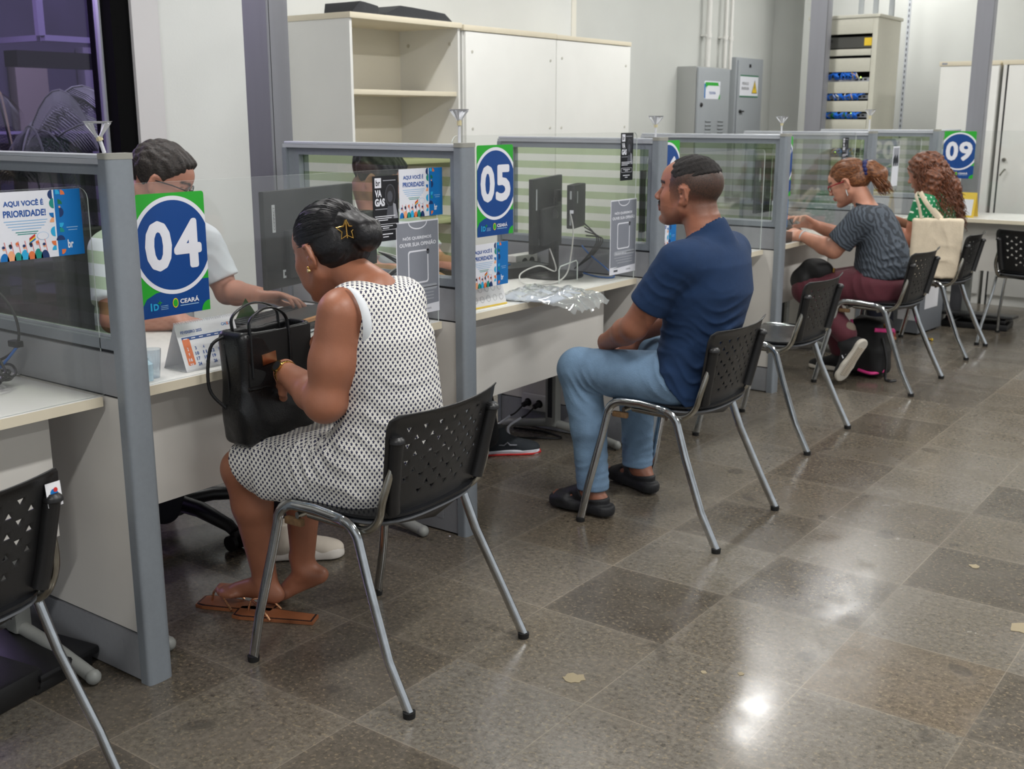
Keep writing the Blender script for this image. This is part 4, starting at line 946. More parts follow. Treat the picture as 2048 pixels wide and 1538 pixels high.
# ---------------------------------------------------------------- head and hand in their own frames
def head(s=1.0, male=True, nose=1.0, jaw=1.0):
    """origin between the ears, +x face, +z crown; about 0.235 m tall at s=1"""
    h = Sdf()
    h.el((-.012, 0, .040), (.098, .076, .084), .02); h.el((.022, 0, -.022), (.068, .060, .082), .03)
    h.rc((.0, 0, .03), (.055, 0, .045), .070, .045, .03)
    for sd in (-1, 1):
        h.rc((-.002, .050*sd, -.045), (.058, .020*sd, -.092), .024*jaw, .017*jaw, .026); h.el((.058, .040*sd, -.018), (.026, .022, .024), .025)
        h.el((.058, .030*sd, -.055), (.024, .024, .026), .022)
    h.el((.078, 0, -.094), (.020, .022, .016), .018)
    h.rc((.078, -.028, .028), (.078, .028, .028), .012 if male else .008, None, .018)
    for sd in (-1, 1):
        h.el((.098, .033*sd, .008), (.018, .019, .012), .014, mode='s'); h.el((.078, .032*sd, .008), (.0135, .0135, .0125), .003)
        h.rc((.086, .020*sd, .0145), (.080, .045*sd, .0125), .0035, .003, .005)
    h.rc((.090, 0, .012), (.112*1.0, 0, -.022), .0075*nose, .0115*nose, .014)
    for sd in (-1, 1): h.el((.103, .0125*sd*nose, -.027), (.0095, .0075, .0075), .007); h.el((.108, .006*sd, -.036), (.005, .003, .004), .002, mode='s')
    h.rc((.098, -.010, -.050), (.098, .010, -.050), .0062, None, .007); h.rc((.090, -.024, -.055), (.098, -.008, -.051), .003, .006, .006); h.rc((.090, .024, -.055), (.098, .008, -.051), .003, .006, .006)
    h.rc((.094, -.012, -.063), (.094, .012, -.063), .0068, None, .007)
    h.rc((.100, -.022, -.0565), (.100, .022, -.0565), .0016, None, .003, mode='s')
    for sd in (-1, 1):
        R = np.array(Matrix.Rotation(math.radians(14), 3, 'Y') @ Matrix.Rotation(math.radians(-24*sd), 3, 'Z'))
        c = (-.010, .076*sd, -.002)
        h.el(c, (.0195, .0075, .034), .005, R); h.el((-.004, .0835*sd, .002), (.0105, .0075, .019), .003, R, mode='s'); h.el((-.002, .0765*sd, -.024), (.008, .005, .010), .004)
        h.rc((-.022, .087*sd, -.008), (-.015, .088*sd, .024), .0040, .0040, .003); h.rc((-.015, .088*sd, .024), (.004, .082*sd, .023), .0040, .0035, .003)
        h.el((-.002, .078*sd, -.006), (.005, .004, .006), .003)
    if s != 1:
        return h.rigid(Matrix.Scale(s, 4))
    return h
def hand(curl=(.3, .35, .4, .5), thumb=.4, spread=.06, left=True, fat=1.0, bend=(1, 1, .7)):
    """origin at the wrist, +x to the fingertips, +z back of the hand, thumb on +y for left=True mirror otherwise"""
    h = Sdf(); sg = 1 if left else -1
    h.el((.048, .0, .0), (.052, .040, .0145*fat), .012); h.rc((0, -.014, 0), (0, .014, 0), .021*fat, None, .02); h.rc((.012, -.022*sg, -.004), (.07, -.028*sg, -.004), .015*fat, .013*fat, .012)
    h.rc((.010, .02*sg, -.006), (.045, .030*sg, -.010), .017*fat, .014*fat, .014)
    for i, (y, L0, r0) in enumerate(((.030, .043, .0092), (.010, .048, .0094), (-.011, .044, .0090), (-.030, .034, .0080))):
        a = spread*(1.5-i)*sg; c = curl[i]; p = Vector((.088-.004*abs(i-1), y*sg, 0)); ang = 0; pts = [Vector((.06, y*sg*.8, 0)), p]; rs = [r0*1.1*fat, r0*1.08*fat]
        for q, f in enumerate((1.0, .62, .5)):
            ang += c*bend[q]; d = Vector((math.cos(ang)*math.cos(a), math.cos(ang)*math.sin(a), -math.sin(ang))); p = p+d*L0*f; pts.append(p); rs.append(r0*(.98, .90, .78)[q]*fat)
        f_ = Sdf()
        for q in range(len(pts)-1): f_.rc(pts[q], pts[q+1], rs[q], rs[q+1], .003)
        h.uni(f_, .0035)
    a = thumb; p = Vector((.022, .026*sg, -.006)); t1 = Vector((.058, .050*sg, -.014-.012*a)); t2 = t1+Vector((.030*math.cos(a), .010*sg*(1-a), -.022*a)); t3 = t2+Vector((.022*math.cos(a*1.4), -.004*sg, -.014*a))
    h.chain([p, t1, t2, t3], [.016*fat, .0115*fat, .0105*fat, .0085*fat], .010)
    return h
def frame(o, x, z, s=1.0):
    x = Vector(x).normalized(); z = Vector(z); y = z.cross(x).normalized(); z = x.cross(y); m = Matrix((x, y, z)).transposed().to_4x4(); m = m @ Matrix.Scale(s, 4); m.translation = Vector(o); return m
def foot(o, toe, L=.24, w=1.0, barefoot=True):
    """bare foot from ankle centre o with toes towards the horizontal direction toe"""
    s = Sdf(); d = Vector(toe).normalized(); sd = Vector((0, 0, 1)).cross(d).normalized()
    o = Vector(o); return s, d, sd
def strands(name, M, parent, base, m, ell, bun, cutp, n, seed, r=.0013):
    """combed strands from the hairline back to the knot, lying on the head ellipsoid (centre, radii)"""
    c, rd = Vector(ell[0]), Vector(ell[1]); q = MB(); rr = random.Random(seed); bn = Vector(bun)
    for k in range(n):
        for _ in range(40):
            a = rr.uniform(-1.9, 1.9); e = rr.uniform(-.35, 1.45); p = Vector((math.cos(e)*math.cos(a)*rd.x, math.cos(e)*math.sin(a)*rd.y, math.sin(e)*rd.z))+c
            if -.035 < (p-Vector(cutp[0])).dot(Vector(cutp[1]))/Vector(cutp[1]).length < -.002 and not (abs(p.y) > .06 and p.z < .028 and p.x > -.03): break
        pts = []
        for i in range(13):
            t = i/12; x = p.lerp(bn, t); v = x-c; s_ = math.sqrt((v.x/rd.x)**2+(v.y/rd.y)**2+(v.z/rd.z)**2)
            if t < .86 and s_ > 1e-3: x = c+v/s_*(1.006+.006*math.sin(t*9+k))
            pts.append(M @ x)
        q.tube(pts, r, m, 5, radii=[r*(.4+.6*min(1, 4*i/12)) for i in range(13)])
    o = q.build(name, parent); o.location = (-base[0], -base[1], 0); return o
def wp(M, p): return tuple(M @ Vector(p))
# ---------------------------------------------------------------- feet and shoes (ankle origin, +x toes, sole at z=-.085)
def bare_foot(left=True):
    h = Sdf(); sg = 1 if left else -1
    h.rc((0, 0, .03), (-.008, 0, -.03), .034, .033, .02); h.el((-.034, 0, -.055), (.036, .031, .030), .02)
    h.rc((.0, 0, -.028), (.095, -.004*sg, -.060), .036, .024, .03); h.rc((.0, .0, -.066), (.10, -.022*sg, -.070), .018, .014, .02); h.el((.112, 0, -.068), (.044, .042, .017), .015)
    h.el((0, .030*sg, -.008), (.014, .01, .014), .01); h.el((0, -.030*sg, -.014), (.014, .01, .014), .01)
    for i, (y, x0, L0, r) in enumerate(((-.028, .135, .036, .0125), (-.007, .142, .030, .0088), (.009, .137, .026, .0082), (.023, .130, .022, .0078), (.035, .120, .018, .0074))):
        h.rc((x0-.02, y*sg, -.070), (x0+L0, y*sg*.92, -.0745), r*1.05, r, .006)
    return h
def shoe(sole_h=.03, bulk=1.0):
    u = Sdf(); u.rc((0, 0, .03), (-.01, 0, -.03), .043, .042, .02); u.el((-.03, 0, -.045), (.048, .038, .040), .02); u.rc((.01, 0, -.025), (.12, 0, -.058), .044, .030, .03); u.el((.13, 0, -.060), (.062, .045, .030), .02)
    u.cut((0, 0, .038), (0, 0, 1)); u.cut((0, 0, -.070), (0, 0, -1))
    s = Sdf(); pts = [(-.045, 0), (.03, 0), (.09, 0), (.145, 0)]; w = (.040, .036, .045, .046)
    for i in range(3): s.rc((pts[i][0], 0, -.078), (pts[i+1][0], 0, -.078), w[i]*bulk, w[i+1]*bulk, .01)
    s.cut((0, 0, -.085+sole_h), (0, 0, 1), .004); s.cut((0, 0, -.086), (0, 0, -1), .004)
    return u, s
def arms_body(b, A, r=(.050, .040, .026), k=.03):
    for a in A: b.chain([a[0], tuple(np.array(a[0])*.45+np.array(a[1])*.55), a[1]], [r[0], r[0]*.93, r[1]], k); m_ = tuple(np.array(a[1])*.7+np.array(a[2])*.3); b.chain([a[1], m_, a[2]], [r[1], r[1]*1.02, r[2]], .015)
def legs_body(b, Lg, r=(.085, .056, .052, .034), k=.03):
    for l in Lg:
        h, kn, an = map(np.array, l); b.rc(h, kn, r[0], r[1], k); kn2 = kn*.68+an*.32+np.array((.012, 0, 0)); b.chain([kn, kn2, an], [r[1]*.98, r[2], r[3]], .02)
def inv(M): return np.array(M.inverted())
def tolocal(P, M): Mi = inv(M); return P@Mi[:3, :3].T+Mi[:3, 3]
def brow_attr(M, mous=False):
    def fn(P):
        q = tolocal(P, M); f = np.zeros(len(q))
        for sd in (-1, 1):
            t = np.clip((q[:, 1]*sd-.014)/.036, 0, 1); zc = .026+.006*np.sin(t*2.2); e = np.abs(q[:, 2]-zc)/.0045; f = np.maximum(f, np.where((q[:, 1]*sd > .012) & (q[:, 1]*sd < .052) & (q[:, 0] > .06), np.clip(1.6-e, 0, 1), 0))
            e2 = np.hypot(q[:, 1]-.032*sd, q[:, 2]-.006); f = np.maximum(f, np.where(q[:, 0] > .082, np.clip(1.5-e2/.0045, 0, 1), 0))
            f = np.maximum(f, np.where(q[:, 0] > .07, .8*np.clip(1.4-np.abs(q[:, 2]-.0135)/.0022, 0, 1)*(np.abs(q[:, 1]-.032*sd) < .017), 0))
        if mous: f = np.maximum(f, np.where((np.abs(q[:, 1]) < .030) & (q[:, 0] > .075), np.clip(1.5-np.abs(q[:, 2]+.043+.004*np.abs(q[:, 1])/.03)/.0065, 0, 1), 0))
        return f
    return fn
def lip_attr(M):
    def fn(P):
        q = tolocal(P, M); return np.where((q[:, 0] > .082) & (np.abs(q[:, 1]) < .026), np.clip(1.5-np.abs(q[:, 2]+.0565)/.0095, 0, 1), 0)*.8
    return fn
HC = (26, 20, 18)
# ================================================================ woman in the star dress (desk 04)
def woman_star():
    base = (.40, .53, 0); t = thing('person', 'woman in a white sleeveless dress with navy stars leaning towards desk 04', 'person', base)
    Lc = dict(parent=t, loc=base)
    SK = skin('skin_brown_warm', (160, 105, 80), .45, [('dark', (40, 26, 20)), ('lip', (134, 66, 60))])
    MH = frame((.190, .53, 1.096), (-.95, .02, -.31), (-.31, 0, .95), 1.06)
    b = Sdf()
    b.torso([(.385, .53, .47, .125, .160), (.39, .53, .60, .122, .150), (.395, .53, .75, .112, .132), (.375, .53, .90, .105, .138), (.345, .53, 1.0, .075, .11)])
    b.rc((.345, .420, .980), (.345, .630, .970), .050, None, .05)
    b.rc((.345, .53, 1.01), wp(MH, (-.035, 0, -.045)), .058, .050, .035)
    AL = ((.358, .388, .972), (.330, .352, .745), (.105, .425, .782)); AR = ((.335, .655, .960), (.22, .735, .77), (.05, .63, .83))
    arms_body(b, (AL, AR), (.056, .046, .029)); b.el((.328, .355, .742), (.046, .044, .045), .03)
    legs_body(b, (((.36, .44, .555), (-.072, .41, .478), (-.105, .495, .115)), ((.36, .62, .555), (-.045, .60, .482), (-.055, .605, .125))), (.085, .058, .056, .034))
    b.uni(head(1.0, male=False, nose=.9, jaw=.95).rigid(MH), .012)
    b.uni(hand((.35, .4, .45, .5), .3, .05, left=True).rigid(frame(AL[2], (-.72, .55, -.42), (-.6, -.55, .35), .92)), .012)
    b.uni(hand((.3, .35, .4, .45), .3, .05, left=False).rigid(frame(AR[2], (-.85, -.25, -.45), (-.4, .2, .8), .92)), .012)
    MF1 = frame((-.105, .495, .110), (-.93, -.35, .05), (0, 0, 1), .93); MF2 = frame((-.055, .605, .125), (-.78, -.48, -.40), (-.35, -.15, .9), .90)
    b.uni(bare_foot(True).rigid(MF1), .012); b.uni(bare_foot(False).rigid(MF2), .012)
    skin_obj('body', b, .0042, SK, attr=dict(dark=brow_attr(MH), lip=lip_attr(MH)), **Lc)
    # dress
    d = Sdf(); d.torso([(.380, .53, .46, .140, .175), (.39, .53, .60, .138, .166), (.396, .53, .75, .124, .140), (.380, .53, .90, .118, .140), (.345, .53, 1.025, .084, .115)])
    d.rc((.350, .440, .978), (.350, .635, .972), .0625, None, .04)
    sk = Sdf(); sk.rc((.37, .44, .555), (-.04, .405, .492), .106, .078, .04).rc((.37, .62, .555), (-.02, .61, .496), .106, .078, .04).rc((.35, .53, .545), (.02, .51, .505), .10, .082, .05)
    sk.rc((.40, .40, .52), (.10, .375, .470), .060, .050, .04); sk.cut((-.025, .5, .50), (-.80, 0, -.60))
    d.uni(sk, .05); d.cut((.30, .53, .448), (.06, 0, -1), .012)
    nk = Sdf(); nk.rc((.338, .53, 1.01), (.24, .53, 1.14), .058, .085, .01); d.sub(nk, .006)
    d.fold((.50, .44, .70), (.2, .1, 1), .035, .006, .11, .006); d.fold((.22, .40, .58), (.8, -.2, .5), .04, .007, .12, .008); d.fold((.33, .36, .55), (.5, 0, .9), .045, .008, .12, .01); d.fold((.05, .42, .56), (1, 0, .1), .05, .004, .12, .01)
    ST = dot_mat('navy_star_print', (226, 224, 218), (26, 28, 66), .0122, .40, star=True)
    skin_obj('dress', d, .0045, ST, uvbox=True, **Lc)
    # white lining at the armhole
    q = MB(); q.tube([(.368+.066*math.cos(a), .408-.012*math.cos(a)*0-.010*math.sin(a), .955+.085*math.sin(a)) for a in (math.radians(-100+k*12) for k in range(16))], .010, mat('white_lining', (222, 226, 230), .7), 8, radii=[.004+.011*math.sin(math.pi*k/15) for k in range(16)], flat=.5, up=(0, 1, 0))
    o = q.build('dress_lining', t); o.location = (-base[0], -base[1], 0)
    # hair
    HM = hair_mat('black_hair_tied', (12, 11, 13), (26, 24, 28), .42, (.35, 1.6, 1.0), 150, .35)
    h = Sdf(); h.el((-.016, 0, .044), (.103, .0815, .0885), .01); h.el((-.05, 0, .0), (.066, .070, .055), .03)
    h.cut((.044, 0, .034), (.80, 0, -.60), .01)
    e1 = Sdf(); e1.el((.0, .082, -.008), (.022, .03, .030), .01).el((.0, -.082, -.008), (.022, .03, .030), .01); h.sub(e1, .008)
    h.el((-.118, .0, .035), (.036, .036, .038), .02); h.el((-.142, .0, .012), (.038, .036, .042), .012); h.rc((-.10, .03, .06), (-.150, .02, .030), .017, .014, .008); h.rc((-.10, -.03, .055), (-.155, -.02, .03), .017, .014, .008)
    h.disp(lambda P: .0010*np.sin(P[:, 1]*330+np.sin(P[:, 0]*50)*2+P[:, 2]*60))
    skin_obj('hair', h.rigid(MH), .004, HM, **Lc)
    strands('combed_hair', MH, t, base, HM, ((-.016, 0, .044), (.103, .0815, .0885)), (-.125, 0, .04), ((.044, 0, .034), (.80, 0, -.60)), 190, 5)
    # ear stud, star clip, watch
    q = MB(); q.ball(wp(MH, (-.002, .0855, -.036)), .0062, mat('gold_bright', (232, 205, 150), .2, metal=1), 12); q.ball(wp(MH, (-.002, .086, -.028)), .004, GOLD, 8)
    o = q.build('earring', t); o.location = (-base[0], -base[1], 0)
    q = MB(); cc = Vector((.304, .478, 1.168)); nn_ = Vector((.70, -.70, .15)).normalized(); ex = (Vector((-.1, 0, 1))-nn_*Vector((-.1, 0, 1)).dot(nn_)).normalized(); ey = nn_.cross(ex)
    ring = [cc+(ex*math.cos(k*math.pi/5)+ey*math.sin(k*math.pi/5))*(.026 if k % 2 == 0 else .0125) for k in range(11)]; q.tube(ring, .003, GOLD, 8, cap=False); q.tube([cc-ex*.02, cc+ex*.02], .002, GOLD, 6)
    o = q.build('star_hair_clip', t); o.location = (-base[0], -base[1], 0)
    q = MB(); ax = (Vector(AL[2])-Vector(AL[1])).normalized(); c0 = Vector(AL[2])-ax*.012; e1_ = ax.cross(Vector((0, 0, 1))).normalized(); e2_ = ax.cross(e1_)
    for k in range(26):
        a = 2*math.pi*k/26; p_ = c0+(e1_*math.cos(a)+e2_*math.sin(a))*.0315; tt = (-e1_*math.sin(a)+e2_*math.cos(a)); nn = (p_-c0).normalized(); q.obox(p_, ax, tt, nn, .011, .0068, .003, GOLD, .001)
    fd = (Vector((-.35, -.6, .6))-ax*Vector((-.35, -.6, .6)).dot(ax)).normalized(); p_ = c0+fd*.034; q.tube([p_-fd*.002, p_+fd*.004], .0165, GOLD, 22); q.tube([p_+fd*.004, p_+fd*.0046], .0135, BPD, 22)
    o = q.build('wristwatch', t); o.location = (-base[0], -base[1], 0)
    # flat sandals with gold straps stay under her feet
    TAN = mat('tan_leather', (150, 92, 58), .5, noise=.08, nscale=40); SOL = mat('black_trim', (34, 26, 28), .5)
    for i, (M0, ang, lab, dz) in enumerate((((-.19, .460), math.atan2(-.35, -.93), 'tan flat sandal with gold strap under the forward foot', .0), ((-.045, .48), math.atan2(-.40, -.92), 'tan square-heeled flat sandal, the one nearer the chair leg', 0))):
        s = thing('sandal', lab, 'sandal', (M0[0], M0[1], 0), ang, 'tan sandals with gold straps')
        ol = [(-.125, -.026), (-.128, .026), (-.05, .030), (.03, .036), (.10, .040), (.125, .034), (.13, -.030), (.11, -.040), (.03, -.038), (-.05, -.030)]
        q = MB(); q.prism(ol, .001, .011, TAN); q.prism([(x*.97, y*.93) for x, y in ol], .011, .0125, SOL); q.prism([(x*.93, y*.82) for x, y in ol], .0125, .0135, TAN); q.build('sole', s)
        q = MB(); GS = mat('beaded_gold_strap', (214, 160, 120), .3, metal=.9, noise=.4, nscale=300)
        q.tube(smoothpath([(.0, -.040, .010), (.03, -.030, .040), (.075, -.006, .048), (.088, .0, .012)], 6), .0035, GS, 8); q.tube(smoothpath([(.0, .040, .010), (.03, .032, .042), (.075, .0, .048)], 6), .0035, GS, 8); q.build('strap', s)
woman_star()

# ================================================================ man in the blue shirt (desk 05)
def man_blue():
    base = (.60, 1.95, 0); t = thing('person', 'man in navy blue T-shirt and light jeans sitting with hands between his knees', 'person', base); Lc = dict(parent=t, loc=base)
    SK = skin('skin_tan_man', (158, 103, 80), .45, [('stub', (52, 40, 34)), ('dark', (30, 22, 20)), ('lip', (140, 76, 68))])
    MH = frame((.512, 1.95, 1.190), (-.985, -.10, .10), (.10, 0, .985), 1.05)
    b = Sdf(); b.torso([(.555, 1.95, .47, .100, .155), (.555, 1.95, .60, .104, .155), (.585, 1.95, .75, .118, .165), (.60, 1.95, .90, .115, .18), (.60, 1.95, 1.02, .075, .14)])
    b.rc((.595, 1.79, .99), (.595, 2.11, .99), .052, None, .05); b.rc((.59, 1.95, 1.02), wp(MH, (-.038, 0, -.04)), .068, .062, .035)
    # folds of the nape
    AL = ((.580, 1.748, .975), (.432, 1.728, .745), (.248, 1.845, .650)); AR = ((.58, 2.152, .975), (.44, 2.175, .745), (.255, 2.035, .650))
    arms_body(b, (AL, AR), (.056, .046, .031))
    LL = ((.54, 1.84, .55), (.160, 1.805, .545), (.232, 1.800, .12)); LR = ((.54, 2.06, .55), (.175, 2.16, .545), (.22, 2.15, .12))
    legs_body(b, (LL, LR), (.085, .06, .05, .036))
    b.uni(head(1.0, True, 1.05, 1.05).rigid(MH), .012)
    b.fold(wp(MH, (-.085, 0, -.055)), tuple((MH.to_3x3() @ Vector((.25, 0, 1))).normalized()), .034, .0035, .05)
    b.uni(hand((.4, .5, .55, .6), .3, .03, left=True).rigid(frame(AL[2], (-.42, .62, -.66), (-.75, -.60, -.1), 1.0)), .012)
    b.uni(hand((.4, .5, .55, .6), .3, .03, left=False).rigid(frame(AR[2], (-.42, -.62, -.66), (-.75, .60, -.1), 1.0)), .012)
    MF1 = frame((.228, 1.798, .118), (-1, .0, 0), (0, 0, 1), 1.0); MF2 = frame((.235, 2.15, .118), (-.93, .36, 0), (0, 0, 1), 1.0)
    b.uni(bare_foot(True).rigid(MF1), .012); b.uni(bare_foot(False).rigid(MF2), .012)
    def stub(P):
        q = tolocal(P, MH); lim = .062-(.075-q[:, 0])*.30     # lower edge of the dark crop
        dz = lim-q[:, 2]; f = np.clip(1.12-dz/.080, 0, 1)**.8*.92; f *= (q[:, 0] < .050-.25*np.clip(.02-q[:, 2], 0, 1)); f *= np.clip((q[:, 2]+.085)/.03, 0, 1)
        ear = np.clip((np.hypot(q[:, 0]+.008, q[:, 2])-.030)/.008, 0, 1)*1.0; ear = np.where(np.abs(q[:, 1]) > .074, ear*0, ear)
        beard = np.where((q[:, 2] < -.045) & (q[:, 0] > .0), .22, 0)
        return np.maximum(f*np.where((np.abs(q[:, 1]) > .0765) & (((q[:, 0]+.008)/.026)**2+((q[:, 2]-.001)/.037)**2 < 1), 0, 1), beard)
    skin_obj('body', b, .0042, SK, attr=dict(dark=brow_attr(MH, True), lip=lip_attr(MH), stub=stub), **Lc)
    h = Sdf(); h.el((-.012, 0, .0425), (.0995, .0778, .0868), .01); h.cut((.0, 0, .043), (-.32, 0, -1), .02); h.cut((.074, 0, .085), (1, 0, -.5), .012)
    h.disp(lambda P: .0016*(np.sin(P[:, 0]*260+np.sin(P[:, 2]*170)*2)*np.sin(P[:, 1]*240+1)+np.sin(P[:, 2]*330+P[:, 0]*140)*.6)*np.clip((P[:, 2]-.03)*20, 0, 1))
    skin_obj('hair', h.rigid(MH), .0038, hair_mat('short_black_hair', (14, 12, 12), (30, 25, 23), .8, (1, 1, 1), 240, .8), **Lc)
    q = MB(); mh = hair_mat('moustache_hair', (16, 13, 12), (30, 24, 22), .6, (1, 1, 1), 300, .8)
    m_ = Sdf(); m_.rc((.101, -.004, -.041), (.088, -.028, -.051), .0065, .0035, .006).rc((.101, .004, -.041), (.088, .028, -.051), .0065, .0035, .006); skin_obj('moustache', m_.rigid(MH), .003, mh, pad=.01, **Lc)
    # T-shirt
    s = Sdf(); s.torso([(.550, 1.95, .44, .120, .228), (.552, 1.95, .58, .124, .215), (.578, 1.95, .72, .130, .185), (.602, 1.95, .86, .140, .200), (.605, 1.95, .96, .120, .195), (.60, 1.95, 1.035, .085, .15)])
    s.rc((.600, 1.80, .985), (.600, 2.10, .985), .066, None, .05); s.rc((.60, 1.95, 1.03), (.585, 1.95, 1.06), .080, .077, .03)
    for A in (AL, AR):
        v = Sdf(); a, e = np.array(A[0]), np.array(A[1]); m_ = a*.32+e*.68; v.rc(a, a*.15+e*.85, .073, .069, .02); v.cut(m_, tuple(e-a), .004); s.uni(v, .035)
    nk = Sdf(); nk.rc((.59, 1.95, 1.03), (.54, 1.95, 1.13), .069, .085, .01); s.sub(nk, .004); s.cut((.50, 1.95, 1.082), (-.38, 0, 1), .004)
    s.cut((.6, 1.95, .455), (-.05, 0, -1), .01); s.cut((.50, 1.8, .625), (-.80, 0, -.60), .006)
    for c, n, wl, am, rd in (((.72, 1.86, .74), (.1, .1, 1), .045, .007, .13), ((.68, 1.95, .70), (0, .2, 1), .05, .006, .10), ((.56, 1.80, .93), (.7, 0, -.7), .045, .006, .10), ((.52, 1.82, .68), (.4, 0, 1), .045, .009, .12), ((.60, 1.82, .56), (.6, 0, .8), .045, .008, .12), ((.54, 1.72, .90), (.5, 0, .8), .04, .005, .08)):
        s.fold(c, n, wl, am, rd, .010)
    NB = mat('navy_cotton', (14, 44, 80), .9, noise=.06, nscale=25, bump=.12, bscale=35)
    skin_obj('t_shirt', s, .0048, NB, **Lc)
    # jeans
    j = Sdf(); j.el((.535, 1.95, .550), (.112, .160, .092), .03)
    for l in (LL, LR):
        hp, kn, an = map(np.array, l); j.rc(hp+np.array((-.005, 0, 0)), kn, .102, .079, .035); j.chain([kn, kn*.5+an*.5+np.array((.012, 0, 0)), an+np.array((0, 0, -.01))], [.078, .066, .061], .02)
    j.cut((.3, 1.95, .100), (0, 0, -1), .004)
    for l in (LL, LR):
        kn = l[1]; an = l[2]
        j.fold((kn[0]+.05, kn[1]-.03, kn[2]-.06), (.7, 0, .7), .030, .007, .075, .006); j.fold((kn[0]+.12, kn[1], kn[2]), (1, 0, .3), .05, .005, .09, .01)
        j.fold((an[0], an[1], an[2]+.05), (.15, 0, 1), .030, .007, .07, .008); j.fold((an[0], an[1], an[2]+.18), (.1, .2, 1), .05, .004, .10, .012)
    j.fold((.52, 1.80, .57), (.8, 0, .6), .04, .006, .09, .008)
    DN = mat('light_denim', (112, 140, 168), .9, noise=.24, nscale=9, bump=.2, bscale=220)
    skin_obj('jeans', j, .0045, DN, **Lc)
    # black clogs with open straps
    for MF, lab in ((MF1, 'black open slip-on sandal on his left foot, nearer the camera'), (MF2, 'black open slip-on sandal on his right foot')):
        u = Sdf(); pts = [(-.055, 0), (.02, 0), (.08, 0), (.135, 0)]; w = (.042, .038, .047, .048)
        for i in range(3): u.rc((pts[i][0], 0, -.088), (pts[i+1][0], 0, -.088), w[i], w[i+1], .01)
        u.cut((0, 0, -.070), (0, 0, 1), .006); u.cut((0, 0, -.108), (0, 0, -1), .004)
        p2 = bare_foot(MF is MF1)
        up = Sdf(); up.uni(p2, .01, .006); up.cut((.155, 0, 0), (1, 0, 0), .006); up.cut((.055, 0, 0), (-.8, 0, .6), .006); up.cut((0, 0, -.1), (0, 0, -1))
        up2 = Sdf(); up2.uni(bare_foot(MF is MF1), .01, .005); up2.cut((0, 0, -.052), (.15, 0, 1), .006)
        hs = Sdf(); hs.el((.075, .052, -.052), (.016, .03, .014), .003).el((.075, -.052, -.052), (.016, .03, .014), .003)
        up.sub(hs, .004); u.uni(up, .008); u.uni(up2, .008)
        o = skin_obj('sandal', u.rigid(MF), .0042, mat('matte_black_shoe', (28, 29, 32), .6, bump=.1, bscale=150), **Lc); o['label'] = lab
man_blue()
